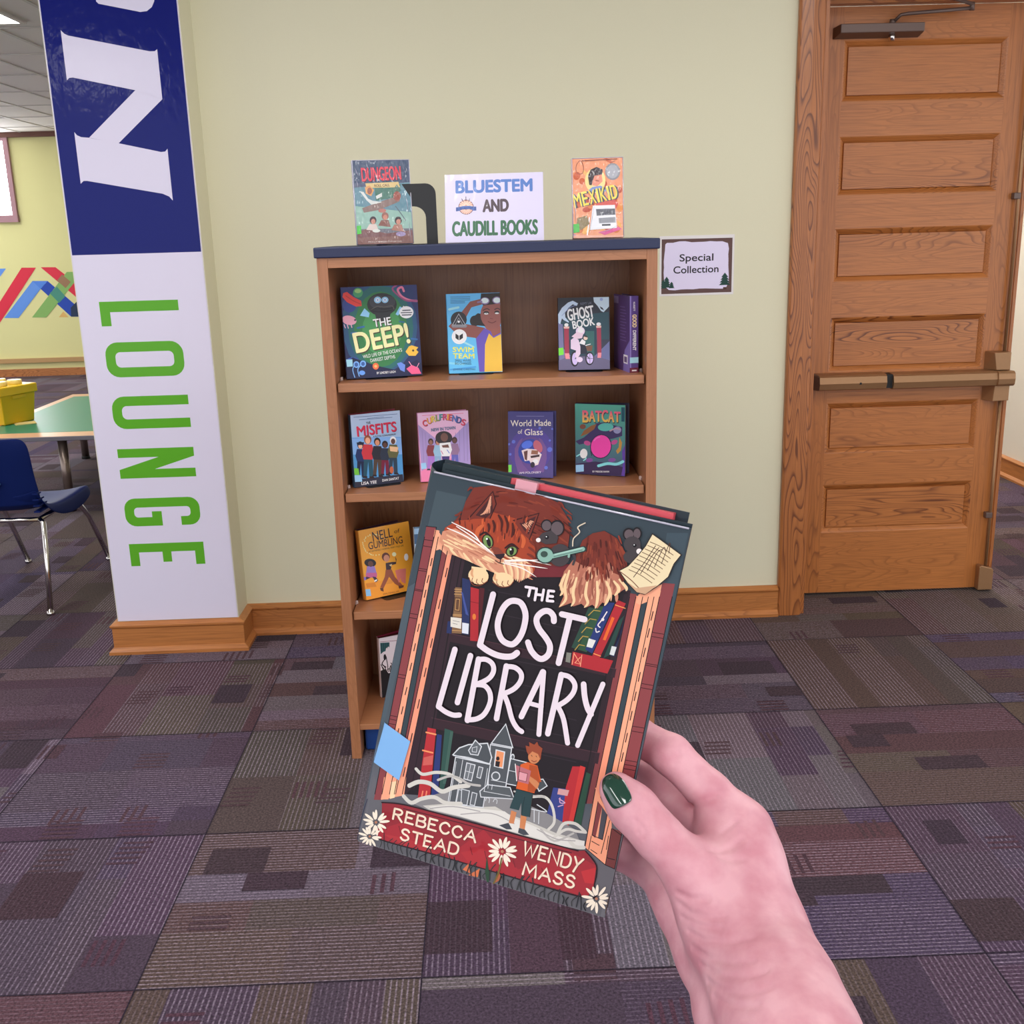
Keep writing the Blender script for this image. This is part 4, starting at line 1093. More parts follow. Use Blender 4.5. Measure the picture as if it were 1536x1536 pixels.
("S",142,63,46,-.97,1,0,103.4,185.9,104,183.6,104.6,181.3),
("S",106,42,32,-.76,1,0,92.6,185.2,92.5,182.8,92.4,180.3),
("S",148,69,47,-1.02,1,0,94.6,194.1,94.8,191.8,94.9,189.4),
("S",106,42,32,-1.28,1,0,104.4,186.4,105.1,184.1,105.9,181.9),
("S",85,32,24,-1.27,1,0,115.3,195.5,116.9,193.5,118.5,191.5),
("S",142,63,46,-1.36,1,0,104.1,186.1,104.8,183.9,105.5,181.6),
("S",142,63,46,-.92,1,0,108.9,199.2,110,197.1,111.3,195),
("S",106,42,32,-1,1,0,90.1,192.2,89.9,189.7,89.7,187.2),
("S",148,69,47,-1.23,1,0,105.4,190.5,106.2,188.3,107.1,186),
("S",148,69,47,-1.06,1,0,116.1,187.4,117.6,185.4,119.2,183.3),
("S",142,63,46,-.84,1,0,104.7,192.5,105.5,190.3,106.4,188.1),
("S",106,42,32,-1.19,1,0,95.9,188.2,96.1,185.8,96.2,183.4),
("S",85,32,24,-1.05,1,0,100.7,200,101.3,197.8,102,195.5),
("S",106,42,32,-1.17,1,0,97.9,198.1,98.3,195.8,98.7,193.4),
("S",85,32,24,-1.19,1,0,103.7,200,104.5,197.8,105.4,195.6),
("S",106,42,32,-.83,1,0,94.6,196.1,94.7,193.7,94.9,191.4),
("S",148,69,47,-1.31,1,0,112.2,198.9,113.6,196.8,115,194.7),
("S",85,32,24,-.71,1,0,99.3,181.8,99.6,179.4,99.9,177.1),
("S",106,42,32,-1.06,1,0,107.9,184.8,108.8,182.6,109.7,180.4),
("S",148,69,47,-.97,1,0,102.4,187.8,103,185.5,103.6,183.3),
("S",148,69,47,-.85,1,0,110.7,196.8,112,194.7,113.3,192.6),
("S",106,42,32,-.77,1,0,97.7,195.7,98.1,193.4,98.5,191),
("S",142,63,46,-1.31,1,0,98.1,180.8,98.3,178.5,98.4,176.1),
("S",148,69,47,-.98,1,0,102.6,189,103.3,186.7,103.9,184.4),
("S",85,32,24,-.88,1,0,112.5,187.3,113.7,185.2,115,183.1),
("S",148,69,47,-1.09,1,0,96.4,195.7,96.7,193.3,97,191),
("S",148,69,47,-.85,1,0,102,186,102.5,183.8,103,181.5),
("S",106,42,32,-1.28,1,0,94.6,187.5,94.7,185.1,94.8,182.7),
("S",85,32,24,-.94,1,0,108.4,189.1,109.5,186.9,110.5,184.8),
("S",142,63,46,-1.05,1,0,106.3,183.4,107,181.2,107.8,179),
("S",142,63,46,-.96,1,0,111.4,198.6,112.7,196.5,114.1,194.5),
("S",142,63,46,-.73,1,0,97.6,182.6,97.8,180.2,98,177.8),
("S",148,69,47,-.72,1,0,107,183.2,107.9,181,108.7,178.8),
("S",106,42,32,-.87,1,0,115.5,191.3,117,189.3,118.6,187.2),
("S",106,42,32,-.86,1,0,93.4,189.1,93.4,186.7,93.4,184.2),
("S",148,69,47,-1.22,1,0,105.2,181.9,105.9,179.7,106.6,177.4),
("S",142,63,46,-.85,1,0,99.7,185,100,182.7,100.4,180.3),
("S",85,32,24,-.7,1,0,112.5,193.7,113.9,191.6,115.3,189.5),
("S",142,63,46,-1.21,1,0,110.6,195.5,111.8,193.4,113.1,191.3),
("S",106,42,32,-.85,1,0,105.2,203.9,106.2,201.8,107.2,199.6),
("S",106,42,32,-.72,1,0,115.5,196.1,117.1,194.1,118.7,192.1),
("S",106,42,32,-1.11,1,0,106.8,184.2,107.6,182,108.5,179.8),
("S",85,32,24,-1.16,1,0,94.3,196.7,94.5,194.3,94.6,191.9),
("S",142,63,46,-.99,1,0,109.7,204.2,111,202.1,112.4,200),
("S",106,42,32,-.99,1,0,102.1,185.2,102.6,182.9,103.2,180.6),
("S",142,63,46,-.73,1,0,105.9,186.8,106.7,184.6,107.5,182.4),
("S",148,69,47,-.77,1,0,111.7,198.7,113.1,196.7,114.5,194.6),
("S",106,42,32,-.92,1,0,98.9,197.5,99.4,195.2,99.9,192.9),
("S",106,42,32,-1.09,1,0,115,189.2,116.5,187.1,118,185.1),
("S",85,32,24,-.81,1,0,111,196.1,112.2,194,113.5,191.9),
("S",148,69,47,-.77,1,0,95.1,195.9,95.3,193.6,95.5,191.2),
("S",106,42,32,-.87,1,0,113,190.2,114.4,188.1,115.7,186),
("S",85,32,24,-1.03,1,0,110,195.6,111.2,193.4,112.4,191.3),
("S",142,63,46,-1.02,1,0,100.7,183,101.2,180.7,101.6,178.4),
("S",148,69,47,-.74,1,0,93.8,191.7,93.8,189.3,93.9,186.9),
("S",106,42,32,-1.06,1,0,104.9,197,105.8,194.8,106.7,192.6),
("S",148,69,47,-1.06,1,0,108.4,202.1,109.6,200,110.8,197.8),
("S",106,42,32,-.78,1,0,106.7,187.4,107.6,185.2,108.5,183),
("S",142,63,46,-1.07,1,0,97.7,193.7,98,191.3,98.4,189),
("S",106,42,32,-1.2,1,0,114.3,184.6,115.7,182.5,117.1,180.4),
("S",148,69,47,-1.01,1,0,105.4,200.3,106.4,198.2,107.4,196),
("S",148,69,47,-.98,1,0,105.5,186,106.2,183.7,107,181.5),
("S",106,42,32,-1.24,1,0,104.3,188.7,105,186.5,105.8,184.2),
("L",),
("E",74,67,70,81.04,186.79,86.77,186.12,80.17,180.66),
("E",74,67,70,118.99,194.68,123.34,195.7,119.73,191.25),
("E",34,28,32,70.51,200.93,73.56,201.63,71.19,197.73),
("E",34,28,32,76.42,200.76,80.33,201.65,77.32,196.5),
("E",34,28,32,114.74,206.11,117.78,206.8,115.44,202.87),
("E",34,28,32,119.02,207.49,121.48,208.05,119.72,204.25),
("L",),
("E",106,92,96,70.55,200.74,73.01,201.3,71.11,198.12),
("E",106,92,96,76.46,200.56,79.69,201.3,77.22,196.98),
("E",106,92,96,114.97,205.96,117.35,206.5,115.53,203.39),
("E",106,92,96,119.06,207.3,120.86,207.71,119.62,204.73),
("L",),
("P",74,67,70,66.9,192.2,68.9,196.2,73.5,198.8,78.2,196.3,77.9,192.7,72.1,190.8),
("E",74,67,70,117.88,201.23,122.24,202.24,118.78,197.04),
("P",74,67,70,117.4,197.3,121.1,203.2,123.7,198.8,122,196.9),
("L",),
("E",233,224,220,67.73,192.15,69.01,192.44,67.98,190.98),
("E",233,224,220,122.16,198.43,123.58,198.76,122.47,197),
("E",23,19,26,72.05,194.67,73.13,194.92,72.28,193.61),
("E",23,19,26,119.24,200.94,120.18,201.16,119.44,199.99),
("L",),
("E",255,255,255,71.69,194.9,71.99,194.96,71.75,194.6),
("E",255,255,255,118.89,201.16,119.18,201.23,118.95,200.88),
("S",216,200,180,.6,1,0,86.8,193.2,86.4,197.2,88.9,201.3,87.4,203.7,90.8,206.8),
("S",74,67,70,1.19,1,0,89.1,183.6,89.2,187.7,85.7,189.9),
("S",44,60,58,3.4,0,0,74.4,185,76.9,185.3),
("E",44,60,58,73.19,184.95,78.1,186.1,74.14,180.48),
("S",44,60,58,3.2,0,0,76.5,185.1,93,193),
("L",),
("E",143,179,166,73.19,184.95,77.42,185.94,74,181.16),
("S",143,179,166,2.2,0,0,77,185.2,92.6,192.9),
("S",143,179,166,1.19,0,0,85.7,189.7,85.9,187.1),
("L",),
("E",65,86,79,72.48,185.4,74.44,185.86,72.83,183.74),
("S",92,125,116,.4,0,0,78,185.3,92.3,192.3),
("S",185,214,202,.4,0,0,78.2,186.5,92.1,193.4),
("P",228,210,176,113.9,185.9,118.1,189.5,122.1,196.4,124.9,202,127,209,131.1,207.3,144.1,201.6,141.4,196,140,188.7,135.5,182.6,129.8,176.7,125.2,177.1,118.8,181.4),
("S",58,42,38,.49,0,1,113.9,185.9,118.1,189.5,122.1,196.4,124.9,202,127,209,131.1,207.3,144.1,201.6,141.4,196,140,188.7,135.5,182.6,129.8,176.7,125.2,177.1,118.8,181.4),
("L",),
("S",125,95,74,.39,1,0,119,187.7,125.3,186.4,132.3,183.6),
("S",125,95,74,.39,1,0,120,189.8,126.2,188.5,133.2,185.8),
("S",125,95,74,.39,1,0,121,191.9,127.2,190.6,134.2,187.9),
("S",125,95,74,.39,1,0,121.9,194,128.2,192.7,135.2,190),
("S",125,95,74,.39,1,0,122.9,196.2,129.2,194.8,136.1,192.1),
("S",125,95,74,.39,1,0,123.9,198.3,130.1,196.9,137.1,194.2),
("S",125,95,74,.39,1,0,124.9,200.4,131.1,199.1,138.1,196.3),
("S",125,95,74,.39,1,0,125.9,202.5,132.1,201.2,139,198.4),
("S",125,95,74,.39,1,0,126.8,204.6,133,203.3,140,200.5),
("S",90,60,52,.39,1,0,122.2,184.4,126.2,193.4,130,203.3),
("S",90,60,52,.39,1,0,125.4,187,128.9,196.6,131.9,202.7),
("S",90,60,52,.39,1,0,128.6,189.6,131.6,199.8,133.8,202.1),
("S",90,60,52,.39,1,0,131.8,192.1,134.2,203,135.7,201.6),
("S",90,60,52,.39,1,0,135,194.7,136.9,206.2,137.6,201),
("S",138,90,72,.49,1,0,113.9,185.9,121.7,182.3,129.8,176.7),
("P",201,168,138,118.8,181.4,124.8,179,135.4,183.1,130.2,177,125.6,177),
("L",),
("S",226,212,220,3.34,0,0,49.3,157.4,47.8,128.2),
("S",226,212,220,3.36,1,0,47.8,128.3,52.9,126.3,58.4,125.3,63.1,125.6,66.9,126.9,69.1,129.3),
("S",226,212,220,3.32,1,1,61.7,156.8,65.8,156.2,69.2,151.3,69.9,144.8,69,138.7,66.7,134.2,64,132.9,59.7,134,56.5,137.9,55.1,143.1,55.9,150,58.3,154.9),
("S",226,212,220,3.28,1,0,85.3,151.2,84.4,153.9,81.7,155.7,78.7,155,76.2,151.9,76,148.7,78.4,145,83.1,141.1,86,137.5,86.2,132.9,83.7,129.7,80.6,129.6,76.5,132.4,73.8,136.4),
("S",226,212,220,3.27,0,0,88.8,155.9,101.4,156.1),
("S",226,212,220,3.26,0,0,93.4,155.4,92.6,129.6),
("S",226,212,220,3.23,0,0,34.4,122.4,31.8,88.8),
("S",226,212,220,2.86,1,0,31.8,88.8,36.3,87,41,86.4,44.5,87.4),
("S",226,212,220,3.22,0,0,43.8,121.2,41.9,93.9),
("S",226,212,220,3.21,0,0,48.7,120.5,49.5,85.7),
("S",226,212,220,2.82,1,0,48.7,120.3,52.7,121.4,56.6,120.1,58.3,116.6,57.1,112.3,53.4,108.6,49.5,106.2),
("S",226,212,220,2.82,1,0,49.5,106.2,55,107,58.7,104,60,98.8,58.3,91.9,54.6,87.9,49.5,85.9),
("S",226,212,220,3.18,0,0,64.8,120.7,65.4,91),
("S",226,212,220,2.79,1,0,64.6,120.5,69.7,121.1,73.6,118.8,74.2,114.8,72.1,110.3,68.7,107,65.5,105.1),
("S",226,212,220,2.8,1,0,66.1,106,69.9,100.6,73.9,93,77.7,88.9,80.6,87.7),
("S",226,212,220,3.14,0,0,85.2,122.7,78.7,95.7),
("S",226,212,220,2.76,0,0,85.6,122.8,90.2,88.7),
("S",226,212,220,2.47,0,0,81.1,104,88.4,104),
("S",226,212,220,3.13,0,0,95.4,123.8,94.9,90.4),
("S",226,212,220,2.74,1,0,95.4,123.8,99.9,123.7,103.6,120.6,103.8,116,101.1,110.9,96.7,106.4),
("S",226,212,220,2.75,1,0,96.9,106.7,101.6,100.5,106.5,88.3),
("S",226,212,220,3.1,1,0,108.3,121.8,110.3,115.3,113,109.8,115.6,107),
("S",226,212,220,2.71,0,0,118.4,124.5,112.1,88.5),
("S",232,220,226,1.46,0,0,66.3,165.7,71.2,166.1),
("S",232,220,226,1.46,0,0,68.9,165.9,68.8,161.3),
("S",232,220,226,1.46,0,0,72.4,166.1,72.7,159.9),
("S",232,220,226,1.45,0,0,76.3,166.4,76.5,160.7),
("S",232,220,226,1.46,0,0,72.5,163,76.4,163.5),
("S",232,220,226,1.45,0,0,79,166.6,79.3,161.1),
("S",232,220,226,1.45,0,0,79,166.6,81.9,167),
("S",232,220,226,1.45,0,0,79.2,163.7,81.9,164.1),
("S",232,220,226,1.45,0,0,79.3,161.1,82.6,161.6)])
ART['deep']=(213.8,254.7,[("E",34,72,106,101.12,141.67,208.51,136.69,93.06,10.93),
("L",),
("E",31,90,88,104.58,137.87,196.74,133.52,97.19,17.93),
("L",),
("E",44,107,60,104.36,134.24,179.31,130.64,97.86,28.84),
("E",42,58,122,21.76,206.05,41.37,205.41,20.43,184.7),
("E",47,74,160,18.86,45.23,40.31,43.75,17.97,30.93),
("L",),
("E",61,128,72,107.83,130.43,163.9,127.69,103.57,61.34),
("E",29,44,88,181.59,230.31,204.53,229.7,180.46,211.9),
("P",20,24,58,0,46.8,19.8,59.5,83.4,33.5,138.3,18.6,200.9,43.9,212.6,31.9,213.8,0,.4,.7),
("L",),
("S",192,106,134,6.06,1,0,211,209.1,191.9,211.6,169.7,223.3,159.5,241.9,171.3,249,176.3,237.8),
("S",138,63,106,4.54,1,0,211,209.1,180.5,211.9,155.1,231,144.7,245.9,156.6,254.7),
("L",),
("P",200,58,52,6.1,238.5,16.9,241.8,33.8,227.1,54.6,215.7,55.5,201.3,39.2,200.1,15.1,213.4,3.6,227.9),
("E",63,138,90,47.36,238.18,61.04,237.83,46.51,224.59),
("E",201,143,160,17.32,163.41,37.45,158.95,14.32,150.89),
("L",),
("E",138,176,106,47.65,242.82,57,242.59,47.29,237.1),
("S",208,160,180,2.13,1,0,2.4,151.6,5.4,142.6),
("S",208,160,180,2.13,1,0,11.2,151.2,13.5,141.5),
("S",208,160,180,2.14,1,0,21.9,150.7,23.5,143.1),
("S",160,42,44,1.77,1,0,12.7,231.2,33.1,216.4,52.3,206.8),
("E",58,42,64,34.1,163.42,36.96,163.29,33.92,160.56),
("E",35,35,38,112.3,203.07,154.06,201.7,110.33,171.12),
("P",38,39,42,89.1,185.7,137.2,184,127.9,155.1,94.7,156.5),
("P",127,178,226,48.4,174.7,62.3,194.6,76,180.8,72.7,169),
("P",127,178,226,162.4,195.9,174.4,188.1,155.2,170.4,148.6,174.4),
("L",),
("E",52,52,58,99.86,210.74,122.01,210.04,98.74,192.64),
("E",52,52,58,131.3,209.75,150.75,209.14,130.27,192.98),
("S",74,70,66,2.9,1,0,80.1,187.9,97.2,198.1,119.3,195.6,140,198.5,145,189.2),
("S",20,20,22,2.18,1,0,78.2,186.1,97,194.5,115.2,190.2,141.5,193),
("L",),
("E",134,180,230,100.93,216.14,111.24,215.83,100.34,206.73),
("E",134,180,230,121.6,215.52,131.26,215.23,121.06,206.79),
("L",),
("E",208,224,244,100.93,216.14,106.45,215.98,100.61,211.07),
("E",208,224,244,121.6,215.52,126.8,215.36,121.31,210.79),
("L",),
("E",106,144,200,100.93,216.14,103.5,216.06,100.77,213.61),
("E",106,144,200,121.6,215.52,124.2,215.44,121.44,212.97),
("S",16,16,20,2.55,1,0,85.5,185.9,98.2,183.2,118.5,182.5,137.3,185.4),
("E",234,234,240,179.58,178.7,199.83,177.94,178.54,161.75),
("P",234,234,240,169.5,188.3,172,197.4,179.2,191.6),
("L",),
("S",68,69,78,2.99,0,0,169.6,184.2,191,184.2),
("S",68,69,78,2.61,0,0,164.7,177.8,195.2,177.4),
("S",68,69,78,2.99,0,0,167.3,171.4,192.5,171.2),
("S",42,90,144,5.02,1,0,39.2,141,57.4,143.7),
("S",42,90,144,4.28,1,0,20.4,127.5,34.8,128.6),
("S",42,90,144,5.28,1,0,189.2,104.2,204.4,101.5),
("S",42,90,128,3.73,1,0,157.9,153.8,171,151.4),
("L",),
("T",58,42,32,"THE",88.05,138.65,137.34,143.66,21.14,.03,0),
("T",58,42,32,"DEEP!",34.37,69.71,187.25,91.3,53.85,.045,0),
("L",),
("T",240,230,234,"THE",85.65,141.3,134.88,146.33,21.13,.03,0),
("T",243,207,154,"DEEP!",32.02,72.38,184.73,94.04,53.8,.045,0),
("L",),
("T",226,230,234,"WILD LIFE OF THE OCEAN'S",48.99,55.44,160.34,69.54,9.38,0,0),
("T",226,230,234,"DARKEST DEPTHS",69.35,43.57,139.59,51.67,9.45,0,0),
("T",230,230,238,"BY LINDSEY LEIGH",84.48,9.39,137.81,10.52,6.22,.01,0),
("P",229,166,60,169.8,68.2,180.2,82.4,188.1,85.7,206.9,79,200.7,71.9,206.9,65.9,197.8,55.3,178.6,56.5),
("E",200,96,58,82.55,31.75,91.35,31.13,81.96,22.33),
("P",208,82,124,168.7,20.1,184.7,30.1,203.4,21.3,210.9,4,183.1,4.2),
("P",90,120,192,143.2,36.7,154.7,39.6,166.4,31.4,163.6,11.2,151.5,17.6),
("L",),
("E",58,42,32,191.75,70.59,194.82,70.4,191.57,67.62),
("E",232,160,90,82.55,31.75,86.58,31.47,82.3,27.76),
("S",224,138,168,1.89,1,0,184.6,28.3,177.6,39.9),
("S",224,138,168,1.9,1,0,199.7,23.5,206.1,34.2),
("S",106,154,222,2.51,1,0,21.6,3.7,17.7,27.4,29.6,44.5),
("S",106,154,222,2.52,1,0,34.4,6.3,32,26.3,47.5,43.3),
("E",106,154,222,28.51,39.17,37.11,38.57,27.93,29.85),
("E",106,154,222,47.33,40.38,56,39.78,46.75,31.03),
("E",90,138,208,42.89,15.42,51.54,14.77,42.49,8.95),
("L",),
("E",51,80,140,28.51,39.17,33.52,38.82,28.16,33.44),
("E",51,80,140,47.33,40.38,52.38,40.03,46.97,34.63),
("P",143,192,240,.9,54.7,18.4,54.6,18.2,34.5,1.8,34.2)])
ART['swim']=(152.8,224.8,[("S",47,90,120,1.46,1,0,12.2,216.1,67.6,215.6),
("S",47,90,120,1.46,1,0,12,211.4,67.4,210.9),
("S",47,90,120,1.46,1,0,11.8,207.1,67.3,206.6),
("S",47,90,120,1.47,1,0,11.6,202.7,52.3,202.6),
("S",47,90,120,1.47,1,0,11.5,199.1,52.2,199),
("S",143,196,232,6.62,1,0,7,181.8,33.2,186.5),
("S",143,196,232,5.22,1,0,44,88.6,73.3,72.9),
("S",63,140,196,4.52,1,0,3.2,11.2,75,16.6),
("S",116,184,224,6.02,1,0,.2,30.1,41.4,25.2),
("P",37,32,31,99.3,223.4,152.8,224,152.8,195.7,103.8,193.5),
("P",37,32,31,69,154.4,88.1,168.4,106.5,164.3,109,131.1,68.3,136),
("E",37,32,31,77.98,146.76,91.35,146.37,77.4,131.33),
("L",),
("P",123,71,64,41.9,173.4,67.1,201.9,96.9,208.2,103.8,193.5,70.2,185.4,54.3,158.5,23.8,141,57.2,138.2,105.2,126.8,123.4,116,99.8,79.6,78.1,98.8,29.8,107.6,3,134.2),
("P",138,81,72,105.3,131.3,151.8,129.9,152.1,100.3,128.5,99.2),
("L",),
("P",92,74,160,79.9,96.9,105.1,125.7,123.4,116,128.6,101,151.3,111.5,152.2,78.1,151.8,1.2,85.8,2),
("L",),
("P",240,169,62,105.4,79.4,117.7,110.6,130.3,97.3,152.3,107.7,152.5,1.2,100.8,1.6),
("E",133,80,74,130.57,163.56,165.79,162.53,129.27,123.19),
("L",),
("P",37,32,31,96.8,204.6,99.2,221.9,152.8,223.3,152.8,195.7,137.1,192.5,103.7,189.9),
("E",42,35,36,112.18,168.48,120.33,168.24,112.01,163.36),
("E",42,35,36,142.97,168.68,150.39,168.46,142.82,163.57),
("L",),
("E",224,214,208,112.11,166.29,118.41,166.1,112.02,163.73),
("E",224,214,208,142.91,166.49,148.84,166.32,142.83,163.93),
("S",58,42,40,2.57,1,0,103.2,176,114.4,180.5,121.7,176.6),
("S",58,42,40,2.57,1,0,136.6,177.3,144.8,180.7,151.4,176.8),
("S",92,47,46,2.22,1,0,116.9,143.8,127.9,139.8,139.2,144.2),
("S",106,58,54,1.84,1,0,122.8,152.8,130.2,151.5),
("E",125,108,146,109.64,202.43,122.93,202.04,109.29,192.26),
("E",125,108,146,144.04,203.24,157.34,202.86,143.73,193.08),
("L",),
("E",196,216,238,109.66,203.16,120,202.85,109.4,195.53),
("E",196,216,238,144.04,203.24,154.38,202.94,143.81,195.62),
("S",42,35,36,1.47,1,0,111,167.8,113.2,167),
("S",125,108,146,4.4,1,0,89.2,199.4,100.3,200.9),
("E",38,38,42,32.81,151.74,55.83,151.07,31.84,128.6),
("E",230,230,238,32.3,103.83,53.94,103.2,31.42,82.69),
("L",),
("S",154,154,160,2.22,0,1,14.3,137.6,33.5,168.2,51.5,136.5),
("S",138,138,144,1.85,0,1,21.8,137.4,33,157.2,44.1,136.7),
("P",122,122,128,10.6,137,57.1,135.6,53.1,129.1,14,130.2),
("E",200,200,212,32.3,103.83,49.46,103.33,31.59,86.78),
("L",),
("E",236,236,242,32.3,103.83,47.97,103.37,31.65,88.26),
("E",216,216,220,32.58,146.24,35.93,146.15,32.44,142.94),
("L",),
("P",34,34,38,21.9,113.4,30.9,106.8,30.4,93.5,21.3,100.4),
("P",34,34,38,32.8,106.8,43.1,112.8,42.6,99.8,32.2,93.4),
("L",),
("T",240,207,74,"SWIM",12.14,61.26,72.09,59.51,13.47,.04,0),
("T",240,207,74,"TEAM",12.1,43.29,72.89,40.77,13.51,.04,0),
("T",32,48,74,"SMALL WAVES.",17.32,33.38,64.28,32.01,6.39,0,0),
("T",32,48,74,"BIG CHANGES.",16.96,25.11,64.72,23.72,6.4,0,0),
("T",36,80,122,"JOHNNIE CHRISTMAS",10.6,8.71,74.66,7.6,5.28,.01,0)])
ART['ghost']=(146.7,204.6,[("P",39,68,78,28.3,151.6,144.3,162.5,144.6,84.5,.1,85.1,.6,129.8),
("L",),
("P",30,58,72,33.1,119.6,107.6,119,107.6,40.2,32.6,40.2),
("P",47,90,88,77.9,109.4,102.7,109.3,102.6,35.2,77.7,45.2),
("P",106,106,144,0,134.7,13.1,129.6,15.1,60.2,35.1,40.2,2.1,27.7),
("P",95,100,140,145.8,79.6,100.1,35.2,107.6,27.8,146.2,20.4),
("L",),
("P",93,88,116,.1,27.7,35.1,37.7,107.6,37.7,146.2,25.4,146.5,.5,.1,0),
("L",),
("P",174,191,226,0,158.1,11,176.4,28.6,190.8,42.3,195.9,57.1,187.9,53.4,180.7,42.3,185.7,29.7,176.1,19.7,161.5,20.8,149.3,30.7,136.9,29.5,134.4,15.7,141.9,10.8,146.9,5.6,129.7,.6,134.7),
("P",180,198,230,100.8,204.2,145,203.9,145,177,129.7,161.4,122.4,165.2,112.6,179.8,102.7,190.9),
("L",),
("E",138,156,196,123.55,197.78,127.94,197.71,123.55,193.44),
("P",36,40,58,118.7,178.5,127.2,173.6,130.9,166.3,122.3,171.2),
("S",116,132,176,1.24,1,0,10.8,154.3,33.5,176.1,53.4,183.1),
("P",142,47,68,16.8,118.5,30.1,118.4,30.5,35.2,17.9,35.2),
("P",142,47,68,109.6,119,121.9,118.9,122.9,35.2,111.3,35.2),
("P",217,168,160,15.6,123.5,31.9,123.3,31.1,117.7,16,117.8),
("P",217,168,160,108.1,123.9,122.9,123.8,122.4,117.7,108.8,117.8),
("E",244,224,214,23.4,127.83,29.41,127.78,23.36,122.9),
("E",244,224,214,115.5,128.24,121.89,128.19,115.5,123.36),
("L",),
("P",208,128,138,18,47.7,30.6,47.7,32.5,31.4,20.4,31.4),
("P",208,128,138,112.5,47.6,122.9,47.6,121.2,32.8,111.3,32.8),
("L",),
("E",21,23,30,46.36,31.46,58.41,31.47,46.23,9.43),
("E",21,23,30,88.91,31.49,101.36,31.5,88.87,12.56),
("L",),
("E",185,169,220,47.11,31.46,55.65,31.47,47.01,13.95),
("E",185,169,220,89.66,31.49,99.12,31.5,89.63,16.55),
("L",),
("S",58,52,80,1.24,1,0,89.7,45.2,89.6,17.8),
("S",58,52,80,1.25,1,0,81.4,31.5,98.1,31.5),
("S",42,46,58,2.51,1,0,47.6,31.5,67.8,50.1,87.7,31.5),
("P",203,184,204,35.4,85,45.4,92.4,57.9,84.9,64,60.1,62.7,45.2,52.6,30.2,47.7,40.2,50.3,55.1,35.2,60.1),
("E",207,192,216,63,109.53,75.93,109.44,62.95,97.21),
("L",),
("E",220,208,228,64.26,111.99,72.71,111.93,64.22,104.11),
("P",205,182,196,38,94.9,53,107.1,71.7,103.3,67.9,89.8,52.9,87.4),
("P",29,34,48,62.8,70,77.8,74.9,82.7,45.2,62.7,45.2),
("P",223,230,234,59.1,75,67.9,87.3,77.8,79.9,75.3,70),
("E",224,184,168,77.86,89.73,83.82,89.7,77.84,83.81),
("P",58,42,42,71.7,94.7,80.4,97.1,84.8,90.9,77.9,92.7),
("P",106,74,58,77.8,66.3,97.7,68.7,95.2,52.6,82.7,52.6),
("S",230,220,216,2.23,1,0,77.8,68.7,91.5,72.4),
("E",205,188,220,60.15,28.97,69.17,28.98,60.12,21.48),
("L",),
("T",106,111,128,"REMY LAI",64.55,182.93,95.38,185.4,6.87,0,0),
("T",242,236,240,"GHOST",29.49,139.83,103.2,150.31,30.99,.04,0),
("T",242,236,240,"BOOK",43.09,116.58,104.66,126.87,21.09,.045,0),
("P",108,200,60,0,62.7,13.8,63.9,14.9,44,.7,41.5)])
